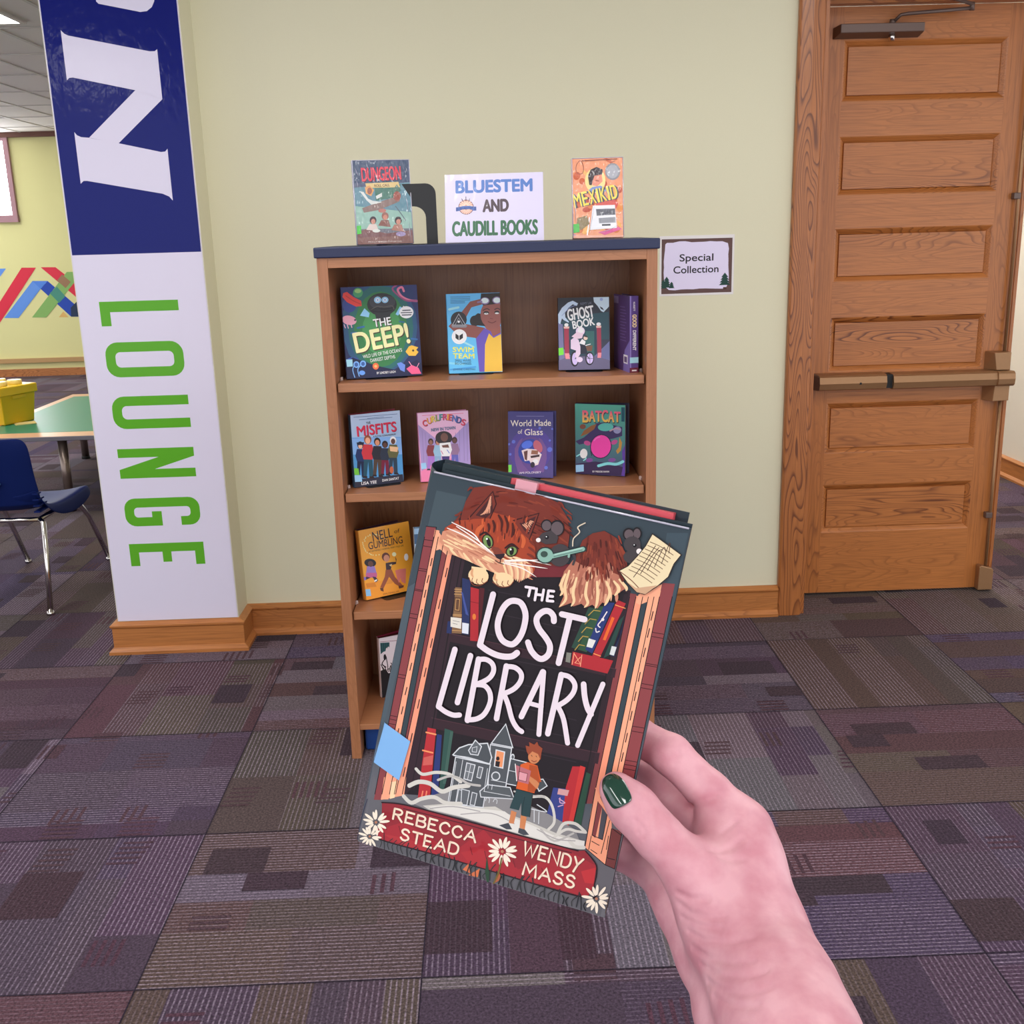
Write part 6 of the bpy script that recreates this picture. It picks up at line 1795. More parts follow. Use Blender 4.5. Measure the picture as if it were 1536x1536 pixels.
ART['mexikid']=(139.5,213.5,[("E",176,74,52,36.15,105.12,43.97,95.59,29.49,100.14),
("E",224,168,96,85.35,33.2,85.5,26.37,79.03,33.14),
("E",224,168,96,67.21,47.63,74.96,44.81,62.97,36.57),
("E",224,168,96,25.23,29.69,36.46,28.61,24.22,19.61),
("E",176,74,52,104.46,96.31,115.11,91.82,99.79,85.98),
("E",224,168,96,83.94,30.92,93.08,24.69,76.59,20.78),
("E",217,138,74,109.51,124.94,121.67,122.53,108.55,120.35),
("E",224,168,96,33.92,21.75,43.15,14.82,26.46,12.39),
("E",208,122,74,114.3,99.71,115.97,90.41,104.86,98.29),
("E",176,74,52,95.57,29.17,108.77,25.87,93.07,19.34),
("E",208,122,74,119.53,22.02,128.93,18.92,116.17,12),
("E",176,74,52,114.05,99.8,117.28,95.14,106.88,95.36),
("E",192,90,52,67.77,144.11,75.18,140.69,65.42,139.5),
("E",192,90,52,106.92,40.46,115.44,35.01,100.73,31.37),
("E",176,74,52,81.75,104.07,89.88,100.05,75.62,92.7),
("E",192,90,52,15.19,94.17,26.83,88.74,9.41,82.86),
("E",176,74,52,39.67,76.62,40.93,69.55,26.79,74.54),
("E",208,122,74,54.26,121.53,58.19,114.84,43.67,115.92),
("E",208,122,74,18.78,20.25,21.89,13.99,9.69,16.01),
("E",176,74,52,127.25,126.45,136.53,126.35,127.29,117.72),
("E",192,90,52,59.38,98.26,67.22,96.72,57.49,89.3),
("E",176,74,52,87.26,146.49,92.11,137.56,80.76,143.38),
("E",192,90,52,99.79,205.75,110.67,199.27,97.57,202.46),
("E",208,122,74,86.43,152.99,93.05,149.72,83.04,146.8),
("E",176,74,52,53.38,95.17,56.84,84.57,48.59,93.76),
("E",217,138,74,132.99,78.17,135.43,71.36,127.14,76.36),
("E",224,168,96,35.8,173.83,41.85,166.08,31.87,171.11),
("E",217,138,74,130.01,79.9,138.39,77.77,127.06,68.63),
("E",208,122,74,49.23,84.43,57.75,82.91,48.12,78.63),
("E",208,122,74,73.37,173.52,75.31,167.93,67.13,171.62),
("E",176,74,52,89.85,53.71,96.8,46.75,84.05,48.35),
("E",224,168,96,116.02,121.08,123.27,120.74,115.69,112.16),
("E",224,168,96,58.35,171.72,58.74,159.66,46.22,171.37),
("E",217,138,74,62.71,24.86,64.67,20.34,54.93,21.77),
("E",208,122,74,104.49,22.26,112.29,21.46,103.93,16.22),
("E",217,138,74,81.29,155.18,83.69,150.97,70.35,149.66),
("E",224,168,96,127.67,35.73,131.74,26.93,123.81,34.14),
("E",192,90,52,27.29,152.29,28.21,143.64,19.51,151.52),
("E",176,74,52,84.5,144.76,88.52,132.89,75.87,142.19),
("E",192,90,52,12.98,167.28,21.87,165.04,9.94,156.74),
("L",),
("S",138,68,52,1.59,1,1,23.1,207.6,11.6,193.6,13.3,175,28.2,173.6,31.4,190.7),
("S",138,68,52,1.6,1,0,117.1,203.9,107.3,197.6,130.9,182.3),
("E",232,208,138,63.14,153.49,91.46,153.71,63.52,120.27),
("E",135,136,142,111.05,175.85,131.71,176.04,111.51,153.24),
("L",),
("E",162,163,170,111.05,175.85,127.04,176,111.41,157.97),
("P",122,140,192,38.4,123.3,55,136.1,78.3,139.4,91.9,128.4,92,123.6),
("P",200,82,74,63.8,93.1,115.9,101.4,126.3,90.1,119.8,77.2,65.7,80.2),
("P",208,85,138,69.9,14.8,124.3,28.1,134.7,21.5,87.1,6.6),
("L",),
("P",217,138,114,53.2,153.4,61.3,167.6,81.2,169.3,83.2,150.5,68.3,137.8,55,140.8),
("P",53,42,48,43.1,165.9,51.2,183.1,67.7,189.5,83.7,181.8,82.9,169.3,61.3,166,56.5,153.4,53.3,140.8,46.6,142.3),
("P",220,220,224,55.5,86.6,116.2,86.9,121,24.8,45.9,21.4),
("L",),
("P",92,94,102,64,77,116.4,77.2,117.5,60.9,65.9,59.1),
("P",138,140,146,71.1,52.6,116.9,54.4,117.9,39.6,72.3,38.6),
("P",74,74,80,79.8,36.3,103.6,36.3,103.7,31.4,79.9,31.3),
("S",240,238,240,3.32,1,0,45.7,54.2,39.2,8.2),
("S",106,42,44,1.62,1,0,64.8,153.5,73.1,151.7),
("P",138,122,90,11.9,54.1,38.9,60.7,45.8,37.8,22.2,21.4,8.6,27.9),
("L",),
("T",58,74,92,"M",10.19,81.26,30.3,85.2,36.81,.02,0),
("T",58,74,92,"E",34.66,86.06,49.42,88.96,36.83,.02,0),
("T",58,74,92,"X",53.78,89.81,70.56,93.11,36.85,.02,0),
("T",58,74,92,"I",74.93,93.97,79.63,94.89,36.87,.02,0),
("T",58,74,92,"K",84,95.75,99.45,98.78,36.88,.02,0),
("T",58,74,92,"I",103.82,99.64,108.53,100.56,36.9,.02,0),
("T",58,74,92,"D",112.9,101.42,129.71,104.72,36.91,.02,0),
("L",),
("T",240,210,90,"M",5.83,81.94,25.94,85.89,36.79,.02,0),
("T",240,210,90,"E",30.29,86.75,45.05,89.64,36.81,.02,0),
("T",240,210,90,"X",49.41,90.5,66.18,93.79,36.83,.02,0),
("T",240,210,90,"I",70.54,94.65,75.24,95.57,36.85,.02,0),
("T",240,210,90,"K",79.61,96.43,95.06,99.46,36.86,.02,0),
("T",240,210,90,"I",99.42,100.32,104.13,101.25,36.88,.02,0),
("T",240,210,90,"D",108.5,102.1,125.3,105.4,36.89,.02,0),
("S",122,58,44,2.23,0,0,28,206.7,123.6,209.3),
("P",76,176,74,0,37.7,17,39.4,18.1,16.4,0,14.1),
("P",143,122,184,0,11.5,8.6,8.9,6.9,.6,0,.2),
("P",226,168,144,.1,8.2,139.3,4.9,139.4,0,.1,0)])
ART['bluestem']=(272.1,187.4,[("T",91,125,189,"BLUESTEM",31.59,137.08,241.13,136.79,31.93,.085,0),
("T",85,73,79,"AND",105.41,82.95,174.78,83.43,31.81,.085,0),
("T",63,107,79,"CAUDILL BOOKS",20.08,18.92,254,18.21,37.81,.07,0),
("E",109,70,80,58.19,96.98,79.39,96.43,58.22,76.27),
("L",),
("E",224,168,148,58.19,96.98,77.55,96.48,58.21,78.07),
("L",),
("S",240,216,200,1.82,0,0,62.8,100.2,76.2,99.9),
("S",240,216,200,1.37,0,0,62.8,91.2,74.3,90.9),
("S",240,216,200,1.82,0,0,62.4,102,74.8,106.6),
("S",240,216,200,1.37,0,0,62.5,89.5,73.1,85.6),
("S",240,216,200,1.82,0,0,61.4,103.5,70.9,112.4),
("S",240,216,200,1.37,0,0,61.5,88.1,69.6,81.2),
("S",240,216,200,1.82,0,0,59.9,104.5,65,116.4),
("S",240,216,200,1.37,0,0,60,87.1,64.4,78.3),
("S",240,216,200,1.82,0,0,58.2,104.9,58.2,117.9),
("S",240,216,200,1.37,0,0,58.2,86.9,58.2,77.4),
("S",240,216,200,1.82,0,0,56.4,104.6,51.3,116.8),
("S",240,216,200,1.37,0,0,56.4,87.2,52,78.6),
("S",240,216,200,1.82,0,0,54.9,103.6,45.4,113.1),
("S",240,216,200,1.37,0,0,54.9,88.3,46.8,81.8),
("S",240,216,200,1.82,0,0,53.9,102.2,41.5,107.5),
("S",240,216,200,1.37,0,0,53.9,89.7,43.3,86.4),
("S",240,216,200,1.82,0,0,53.6,100.5,40.2,100.8),
("S",240,216,200,1.37,0,0,53.6,91.5,42,91.8),
("S",90,74,96,1.82,1,0,46.2,119.8,51.9,112.9),
("S",90,74,96,1.82,1,0,58.2,125.5,58.2,113.9),
("S",90,74,96,1.82,1,0,68.5,119.2,64.6,112.6),
("L",),
("P",74,95,150,30,96.6,40.4,97.4,41.6,87.3,30,85.8),
("P",74,95,150,76.2,97.6,86.5,97.4,86.5,86.6,76.2,86.8),
("L",),
("P",90,118,180,36.9,97.5,49.6,100.1,68.1,100.1,80.8,97.1,80.1,86.7,68.1,91.1,49.7,91.1,37.6,86.9),
("L",),
("T",57,73,124,"BLUESTEM",40.41,90.46,77.33,90.86,5.94,.03,0)])
ART['special']=(268.0,200.0,[("P",94,68,64,1.5,198.7,266.5,197.9,266.5,2.2,1.4,1.8),
("L",),
("P",220,212,238,15.1,180.8,21.1,185.9,44.3,185.7,67.4,190.3,90.6,190,113.7,185.8,136.8,186.1,159.8,186.3,182.9,188,205.9,186.3,228.9,186.1,249.5,179,253.6,159.1,251.7,139.3,252.9,119.5,252.8,99.7,254.3,80,255.5,60.3,255.3,40.6,247.4,21,236,15.4,213.2,15.9,190.3,16.9,167.5,18.1,144.6,18.2,121.7,16.2,98.7,17,75.8,16.8,52.8,14.4,29.8,16.3,18.2,26.3,12.6,39.5,10.7,59.3,9.4,79.1,10.7,98.9,9.6,118.8,11.3,138.7,13.5,158.6),
("L",),
("P",29,64,56,1,43.1,8.7,54.9,16.5,43),
("P",29,64,56,0,36.1,8.7,48.8,18.3,36.1),
("P",29,64,56,0,29.2,8.8,42.6,20,29.1),
("P",29,64,56,0,22.3,8.9,36.5,21.7,22.2),
("L",),
("P",29,64,56,32.5,37.4,39.6,46,46.9,37.4),
("P",29,64,56,31,32.4,39.7,41.5,48.5,32.4),
("P",29,64,56,29.5,27.5,39.7,37.1,50.1,27.4),
("P",29,64,56,28,22.5,39.8,32.7,51.7,22.4),
("L",),
("P",29,64,56,10.8,50.5,21,64.9,31.5,50.4),
("P",29,64,56,8.7,42,21.1,57.4,33.8,41.9),
("P",29,64,56,6.6,33.6,21.2,49.9,36.1,33.5),
("P",29,64,56,4.5,25.2,21.2,42.5,38.4,25),
("L",),
("P",29,64,56,227.1,57.1,240.5,73.5,253.9,57),
("P",29,64,56,224.2,47.6,240.5,65,256.8,47.4),
("P",29,64,56,221.3,38,240.5,56.5,259.7,37.8),
("P",29,64,56,218.5,28.5,240.5,48,262.6,28.3),
("L",),
("P",74,48,40,235.1,21,247.4,21,247.4,12.3,235.1,12.3),
("T",42,38,48,"Special",69.42,118.42,195.51,118.5,24.83,.03,0),
("T",42,38,48,"Collection",46.73,75.36,215.78,76.22,24.78,.03,0)])
POSE={'deep': [-0.2806, 3.0435, 0.1787, 0.1293, 0.2138, 0.2547, 1.1364], 'swim': [-0.0216, 3.0739, 0.0325, 0.1412, 0.1528, 0.2248, 1.1364], 'ghost': [0.2891, 3.0578, -0.1025, 0.1566, 0.1467, 0.2046, 1.1364], 'misfits': [-0.3152, 3.054, 0.4169, 0.0076, 0.149, 0.2124, 0.8224], 'curl': [-0.1205, 3.0754, 0.1565, 0.073, 0.1485, 0.2022, 0.8224], 'glass': [0.1288, 3.0758, -0.278, 0.082, 0.136, 0.1941, 0.8224], 'batcat': [0.3352, 3.0833, -0.4009, 0.0163, 0.1525, 0.2106, 0.8224], 'nell': [-0.3023, 3.0882, 0.567, 0.1284, 0.1701, 0.2127, 0.4674], 'bottom': [-0.2726, 3.1667, 0.4379, -0.0211, 0.1836, 0.2015, 0.1134], 'dungeon': [-0.2585, 3.0507, 0.15, 0.1059, 0.155, 0.2235, 1.5031], 'mexikid': [0.3302, 3.0385, -0.05, 0.1256, 0.1395, 0.2135, 1.5031], 'bluestem': [0.0431, 3.0391, -0.0775, 0.2461, 0.2721, 0.1874, 1.5031]}
GL={'A':(.78,[[(0,0),(.4,1),(.78,0)],[(.17,.36),(.62,.36)]]),'B':(.62,[[(0,0),(0,1)],[(0,1),(.4,1),(.55,.86),(.5,.62),(.3,.52),(0,.52)],[(.3,.52),(.58,.44),(.62,.18),(.45,0),(0,0)]]),
'C':(.66,[[(.64,.8),(.5,.97),(.3,1),(.08,.8),(0,.5),(.08,.2),(.3,0),(.52,.04),(.66,.22)]]),'D':(.68,[[(0,0),(0,1)],[(0,1),(.36,1),(.62,.82),(.68,.5),(.6,.18),(.36,0),(0,0)]]),
'E':(.56,[[(.54,1),(0,1),(0,0),(.56,0)],[(0,.52),(.42,.52)]]),'M':(.9,[[(0,0),(.08,1),(.45,.3),(.82,1),(.9,0)]]),'N':(.72,[[(0,0),(0,1),(.72,0),(.72,1)]]),
'R':(.66,[[(0,0),(0,1)],[(0,1),(.4,1),(.58,.84),(.52,.6),(.3,.5),(0,.5)],[(.26,.5),(.45,.2),(.66,-.06)]]),'S':(.58,[[(.54,.84),(.4,.99),(.16,.98),(.03,.78),(.14,.58),(.44,.46),(.57,.24),(.42,.02),(.16,0),(0,.16)]]),
'T':(.68,[[(0,1),(.68,1)],[(.34,1),(.34,0)]]),'W':(1.0,[[(0,1),(.22,0),(.5,.8),(.76,0),(1.0,1)]]),'Y':(.66,[[(0,1),(.3,.45)],[(.66,1),(.3,.45),(.1,-.12)]])}
_TX={}
def text_faces(t,bold):
    k=(t,bold)
    if k not in _TX:
        cu=bpy.data.curves.new('lettering','FONT'); cu.body=t; cu.offset=bold; cu.resolution_u=5
        o=bpy.data.objects.new('lettering',cu); COL.objects.link(o)
        me=o.to_mesh(); vs=[(v.co.x,v.co.y) for v in me.vertices]; fs=[list(p.vertices) for p in me.polygons]
        o.to_mesh_clear(); bpy.data.objects.remove(o); bpy.data.curves.remove(cu); _TX[k]=(vs,fs)
    return _TX[k]
_cap=max(v[1] for v in text_faces('H',0)[0])
def smooth_path(p,cl):
    n=len(p)
    if n<3: return p
    out=[]
    rng=range(n if cl else n-1)
    for i in rng:
        g=lambda j:p[j%n] if cl else p[min(max(j,0),n-1)]
        a,b,c,d=g(i-1),g(i),g(i+1),g(i+2)
        for s in range(5):
            t=s/5; out.append(tuple(.5*(2*b[q]+(c[q]-a[q])*t+(2*a[q]-5*b[q]+4*c[q]-d[q])*t*t+(3*b[q]-a[q]-3*c[q]+d[q])*t**3) for q in (0,1)))
    if not cl: out.append(p[-1])
    return out
def stroke(p,w,cl):
    """quads + round caps of a pen stroke, 2D"""
    fs=[]; tp=w<0; w=abs(w); h=w/2; q=[p[0]]
    for a in p[1:]:
        if math.hypot(a[0]-q[-1][0],a[1]-q[-1][1])>1e-4: q.append(a)
    if cl and len(q)>2: q.append(q[0])
    n=len(q)
    if n<2: return fs
    L=[];R=[]
    for i in range(n):
        a=q[i-1] if i>0 else (q[-2] if cl else q[0]); b=q[i+1] if i<n-1 else (q[1] if cl else q[-1])
        d1=(q[i][0]-a[0],q[i][1]-a[1]); d2=(b[0]-q[i][0],b[1]-q[i][1])
        l1=math.hypot(*d1) or 1; l2=math.hypot(*d2) or 1
        if i==0 and not cl: l1=1;d1=(d2[0]/l2,d2[1]/l2)
        if i==n-1 and not cl: l2=1;d2=(d1[0]/l1,d1[1]/l1)
        t=(d1[0]/l1+d2[0]/l2,d1[1]/l1+d2[1]/l2); l=math.hypot(*t)
        if l<.2: t=(d2[0]/l2,d2[1]/l2); l=1; k=1
        else: k=min(2/l,1.6)
        hh=h*(.12+.88*math.sin(math.pi*(.12+.88*i/(n-1)))**.7) if tp else h; nx,ny=-t[1]/l*hh*k,t[0]/l*hh*k; L.append((q[i][0]+nx,q[i][1]+ny)); R.append((q[i][0]-nx,q[i][1]-ny))
    for i in range(n-1): fs.append([R[i],R[i+1],L[i+1],L[i]])
    if not cl and w>.25 and not tp:
        for e,o in ((q[0],q[1]),(q[-1],q[-2])):
            a0=math.atan2(e[1]-o[1],e[0]-o[0])-math.pi/2
            fs.append([(e[0]+h*math.cos(a0+j*math.pi/6),e[1]+h*math.sin(a0+j*math.pi/6)) for j in range(7)])
    return fs
def paint(mb,art,to3,gain=GAIN,dz=1e-5,mi=0):
    """lay the printed shapes of one cover on a surface; to3(x_mm,y_mm,height)"""
    w,h,src=ART[art]; z=1e-4; P=lambda t:[tuple(float(c) for c in q.split(',')) for q in t.split()]
    for e in src:
        if e[0]=='L': z+=dz*2; continue
        col=lin('%02x%02x%02x'%e[1:4],gain); fs=[]; pair=lambda t:list(zip(t[0::2],t[1::2]))
        if e[0]=='P': fs=[pair(e[4:])]
        elif e[0]=='S':
            p=pair(e[7:]); p=smooth_path(p,e[6]) if e[5] else p
            fs=stroke(p,e[4],bool(e[6]))
        elif e[0]=='E':
            c,u,v=pair(e[4:]); fs=[[(c[0]+(u[0]-c[0])*math.cos(t)+(v[0]-c[0])*math.sin(t),c[1]+(u[1]-c[1])*math.cos(t)+(v[1]-c[1])*math.sin(t)) for t in [i*math.pi/10 for i in range(20)]]]
            if sum(fs[0][i-1][0]*fs[0][i][1]-fs[0][i][0]*fs[0][i-1][1] for i in range(20))<0: fs[0].reverse()
        elif e[0]=='T':
            word=e[4]; A,B=e[5:7],e[7:9]; hh,bold,k=e[9:12]; c2=lin('%02x%02x%02x'%e[12:15],gain) if len(e)>12 else None; d=(B[0]-A[0],B[1]-A[1]); l=math.hypot(*d); q=(d[0]/l,d[1]/l); nn=(-q[1],q[0])
            if k>0:
                tot=sum(GL[c][0] for c in word)+.26*(len(word)-1); x=0
                for c in word:
                    for pen in GL[c][1]:
                        q=[(A[0]+d[0]*(x+px)/tot+nn[0]*hh*py,A[1]+d[1]*(x+px)/tot+nn[1]*hh*py) for px,py in pen]
                        fs+=stroke(smooth_path(q,0) if len(q)>4 and c not in 'MNWE' else q,k,False)
                    x+=GL[c][0]+.26
            else:
                vs,ff=text_faces(word,0); x0=min(v[0] for v in vs); x1=max(v[0] for v in vs)
                b=bold*hh*.75
                for sx,sy in ([(0,0)] if b<=0 else [(math.cos(t*math.pi/3)*b,math.sin(t*math.pi/3)*b) for t in range(6)]):
                    for f in ff: mb.face([to3(min(max(A[0]+sx+d[0]*(vs[i][0]-x0)/(x1-x0)+nn[0]*hh*vs[i][1]/_cap,0),w),min(max(A[1]+sy+d[1]*(vs[i][0]-x0)/(x1-x0)+nn[1]*hh*vs[i][1]/_cap,0),h),z) for i in f],mi,[tuple(col[m]+(c2[m]-col[m])*min(max(vs[i][1]/_cap,0),1) for m in range(4)) for i in f] if c2 else col)
                    z+=dz*.4
        for f in fs:
            mb.face([to3(min(max(x,0),w),min(max(y,0),h),z) for x,y in f],mi,col)
        z+=dz
# ------------------------------------------------------------------ materials
M={}
M['wall']=plain('wall_paint','#e0dcbe',.8,bump=.08,bscale=260,var=.02)
M['wall_far']=plain('far_wall_paint','#dfdc9c',.75,bump=.05,bscale=200,var=.02)
M['wall_hall']=plain('hall_paint','#e9e2d4',.8,bump=.05,bscale=200)
M['ceil']=plain('ceiling_tile','#e2ddd8',.9,bump=.3,bscale=500,var=.06)
M['grid']=plain('ceiling_grid','#c9c4be',.6)
M['oak']=oak('oak_vertical','#b87136','#703d1a',2)
M['oakr']=oak('oak_rail','#bc753a','#733f1b',0,fig=.6)
M['oakx']=oak('oak_horizontal','#bf7b40','#7d4420',0)
M['oaky']=oak('oak_depth','#bf7b40','#7d4420',1)
M['oakp']=oak('oak_panel','#bc753a','#6a3716',0,fig=1.5)
M['oakt']=oak('oak_casing','#b56f38','#6c3919',2,fig=1.3)
M['lam']=oak('laminate_vertical','#a9714d','#83522f',2,fig=.45,scale=1.1,coat=.05)
M['lamx']=oak('laminate_horizontal','#ad7550','#875533',0,fig=.45,scale=1.1,coat=.05)
M['lamb']=oak('laminate_back_shaded','#98643f','#64391f',2,fig=.9,scale=1.0,coat=.03)  # bolder grain; tone also darkened for the shade inside the case
M['navy']=plain('navy_edge','#212a4c',.5,bump=.03,bscale=600)
M['black']=plain('black_steel','#141416',.42)
M['bronze']=plain('bronze','#a17a55',.42,metal=.5,var=.05,bscale=60)
M['bronzed']=plain('dark_bronze','#6a5850',.42,metal=.3)
M['chrome']=plain('chrome','#d8d4d0',.16,metal=1)
M['rubber']=plain('rubber_black','#0c0c0d',.6)
M['ink']=ink('printed_matte',.55)
M['gloss']=ink('laminated_print',.45,coat=.25,crough=.12,spec=.3)
M['jacket']=ink('clear_jacket_print',.5,coat=.2,crough=.06,wr=.25,spec=.08)
M['shiny']=ink('wrinkled_clear_jacket',.5,coat=1.0,crough=.05,wr=3.0)
M['vinyl']=ink('vinyl_print',.5,coat=.3,crough=.12,wr=.12,spec=.05)
M['paper']=plain('page_edges','#d8d2cc',.85,bump=.3,bscale=900)
M['plastic']=plain('clear_sleeve','#e6e4ee',.25,coat=.6)
# ------------------------------------------------------------------ room: floor
CEIL=2.79
def carpet():
    m,nt,b=nmat('carpet_tiles'); a=node(nt,'ShaderNodeAttribute',attribute_name='ink'); sa=node(nt,'ShaderNodeAttribute',attribute_name='weave')
    tc=node(nt,'ShaderNodeTexCoord'); sx=node(nt,'ShaderNodeSeparateXYZ'); link(nt,tc.outputs['Object'],sx.inputs[0]); ss=node(nt,'ShaderNodeSeparateXYZ'); link(nt,sa.outputs['Vector'],ss.inputs[0])
    mxf=node(nt,'ShaderNodeMix',data_type='FLOAT'); link(nt,ss.outputs[1],mxf.inputs[0]); link(nt,sx.outputs[0],mxf.inputs[2]); link(nt,sx.outputs[1],mxf.inputs[3])
    mu=node(nt,'ShaderNodeMath',operation='MULTIPLY'); mu.inputs[1].default_value=2*math.pi/.0121; link(nt,mxf.outputs[0],mu.inputs[0])
    sn=node(nt,'ShaderNodeMath',operation='SINE'); link(nt,mu.outputs[0],sn.inputs[0])
    mr=node(nt,'ShaderNodeMapRange'); mr.inputs[1].default_value=.25; mr.inputs[2].default_value=.95; link(nt,sn.outputs[0],mr.inputs[0])
    n=node(nt,'ShaderNodeTexNoise'); n.inputs['Scale'].default_value=170; n.inputs['Detail'].default_value=3; n.inputs['Roughness'].default_value=.7; link(nt,tc.outputs['Object'],n.inputs['Vector'])
    n2=node(nt,'ShaderNodeTexNoise'); n2.inputs['Scale'].default_value=120; n2.inputs['Detail'].default_value=1; link(nt,tc.outputs['Object'],n2.inputs['Vector'])
    st=node(nt,'ShaderNodeMath',operation='MULTIPLY'); link(nt,mr.outputs[0],st.inputs[0]); link(nt,ss.outputs[0],st.inputs[1])
    st2=node(nt,'ShaderNodeMath',operation='MULTIPLY'); link(nt,st.outputs[0],st2.inputs[0]); r3=node(nt,'ShaderNodeMapRange'); r3.inputs[1].default_value=.3; r3.inputs[2].default_value=.6; r3.inputs[3].default_value=.25; r3.inputs[4].default_value=1.2; link(nt,n2.outputs['Fac'],r3.inputs[0]); link(nt,r3.outputs[0],st2.inputs[1])
    mx=node(nt,'ShaderNodeMix',data_type='RGBA'); mx.inputs[7].default_value=lin('#a898aa'); link(nt,st2.outputs[0],mx.inputs[0]); link(nt,a.outputs['Color'],mx.inputs[6])
    sp=node(nt,'ShaderNodeMapRange'); sp.inputs[1].default_value=.3; sp.inputs[2].default_value=.7; sp.inputs[3].default_value=.38; sp.inputs[4].default_value=1.62; link(nt,n.outputs['Fac'],sp.inputs[0])
    vm=node(nt,'ShaderNodeVectorMath',operation='SCALE'); link(nt,mx.outputs[2],vm.inputs[0]); link(nt,sp.outputs[0],vm.inputs['Scale']); link(nt,vm.outputs[0],b.inputs['Base Color'])
    b.inputs['Roughness'].default_value=.95; b.inputs['Specular IOR Level'].default_value=.06; b.inputs['Sheen Weight'].default_value=.05
    bp=node(nt,'ShaderNodeBump'); bp.inputs['Strength'].default_value=.5; bp.inputs['Distance'].default_value=.004; link(nt,n.outputs['Fac'],bp.inputs['Height']); link(nt,bp.outputs['Normal'],b.inputs['Normal'])
    return m
def build_floor():
    rnd=random.Random(42); T=.605; lift=[0]; X0,Y0=-.78-T*12,2.55-T*10; NX,NY,G=21,29,16; c=T/G
    base=['#3b2d3e','#575159','#453732','#3d2b37','#433c34','#4a3238','#372d48','#565058','#3d3143']
    warm=['#4a3b33','#4a4335','#4c3536','#45382f','#463338','#504639']
    dark='#2c2029'
    V=[];F=[];C=[];Wv=[]
    def quad(x0,x1,y0,y1,z,col,s,d):
        k=len(V)
        if 0<z<.0009: lift[0]+=1; z=.0002+(lift[0]%45)*2.2e-5
        V.extend([(x0,y0,z),(x1,y0,z),(x1,y1,z),(x0,y1,z)]); F.append((k,k+1,k+2,k+3)); C.append(col); Wv.append((s,d,0))
    jit=lambda col,a=.09:tuple((v*.74+g_*.26)*k*(1+rnd.uniform(-a,a)) for v,g_,k in zip(lin(col)[:3],lin('#4b4148')[:3],(1.24,1.14,1.16)))+(1,)
    for i in range(NX):
        for j in range(NY):
            ox,oy=X0+i*T,Y0+j*T; d=(i+j)%2 if rnd.random()<.85 else rnd.randint(0,1)
            near=-4.2<ox<3.2 and .5<oy<7.5
            # u runs along the pile direction, w across it
            pal=base if ox<.3 else base+warm+warm  # more brown tiles to the right: the light's warmer tint put into the colour
            tone=rnd.sample(pal,2); tone=[tone[0]]*3+[tone[1]]
            def put(u0,u1,w0,w1,z,col,s):
                if d: quad(ox+u0,ox+u1,oy+w0,oy+w1,z,col,s,1)
                else: quad(ox+w0,ox+w1,oy+u0,oy+u1,z,col,s,0)
            g=0
            while g<G:
                wd=min(rnd.choice([2,2,3,3,4,5]),G-g); u=0; lane=rnd.choice(tone); s0=rnd.choice([.0,.12,.26,.36,.42])
                while u<G:
                    ln=min(rnd.choice([5,8,8,11,16]),G-u); col=lane if rnd.random()<.72 else rnd.choice(tone); s=s0 if rnd.random()<.8 else rnd.choice([0,.3])
                    put(u*c,(u+ln)*c,g*c,(g+wd)*c,0,jit(col),s)
                    if near:
                        r=rnd.random()
                        if r<.30 and ln>=4 and wd>=3:
                            a=rnd.randint(1,max(1,ln-3)); bw=rnd.randint(2,min(4,wd)); al=rnd.randint(3,6); w0=g+rnd.randint(0,wd-bw)
                            put((u+a)*c,min((u+a+al)*c,T),w0*c,(w0+bw)*c,.0001,jit(dark),.05)
                        elif r<.58 and ln>=4:
                            a=u+rnd.uniform(.5,ln-2.5); q=rnd.randint(3,5); across=rnd.random()<.6; col=jit('#422c34')
                            for e in range(q):
                                if across: put((a+e*.62)*c,(a+e*.62+.26)*c,(g+.1+.1*e)*c,min((g+2.2+.1*e)*c,T),.0005,col,0)
                                else: put(a*c,min((a+2.4)*c,T),(g+.2+e*.55)*c,min((g+.45+e*.55)*c,T),.0005,col,0)
                    u+=ln
                g+=wd
            if near:
                sc=lin('#2c2430'); quad(ox-.0016,ox+.0016,oy,oy+T,.0014,sc,0,0); quad(ox,ox+T,oy-.0016,oy+.0016,.0017,sc,0,0)
    me=bpy.data.meshes.new('floor'); me.from_pydata(V,[],F); me.materials.append(carpet())
    at=me.color_attributes.new('ink','FLOAT_COLOR','CORNER'); at.data.foreach_set('color',np.repeat(np.array(C,dtype=np.float32),4,axis=0).ravel())
    aw=me.attributes.new('weave','FLOAT_VECTOR','FACE'); aw.data.foreach_set('vector',np.array(Wv,dtype=np.float32).ravel())
    me.update(); o=bpy.data.objects.new('floor',me); COL.objects.link(o); tag(o,kind='structure')
build_floor()
# ------------------------------------------------------------------ walls
WY=4.047
struct('wall_back',MB().box(-1.42,1.2455,WY,WY+.24,0,CEIL).box(1.2455,2.95,WY,WY+.24,2.36,CEIL).box(2.95,4.2,WY,WY+.24,0,CEIL),M['wall'])
struct('column',MB().box(-1.433,-.9715,3.892,WY+.24,0,CEIL),M['wall'])
struct('wall_far',MB().box(-9,-1,13.1,13.25,0,CEIL),M['wall_far'])
struct('wall_hall_right',MB().box(3.17,3.3,WY+.24,11,0,CEIL),M['wall_hall'])
struct('wall_hall_end',MB().box(1.0,3.3,11,11.15,0,CEIL),M['wall_hall'])
struct('wall_hall_left',MB().box(.9,1.05,WY+.24,11,0,CEIL),M['wall_hall'])
cl=MB().box(-9,4.2,-3.2,13.25,CEIL,CEIL+.05)
struct('ceiling',cl,M['ceil'])
gr=MB()
for k in range(-3,16):
    y=.5+k*.925
    if y<13.05: gr.box(-9,4.2,y-.011,y+.011,CEIL-.006,CEIL+.001)
for k in range(28):
    x=-9+.02+k*.4725; gr.box(x-.011,x+.011,-3.2,13.1,CEIL-.0058,CEIL+.001)
struct('trim_1',gr,M['grid'])
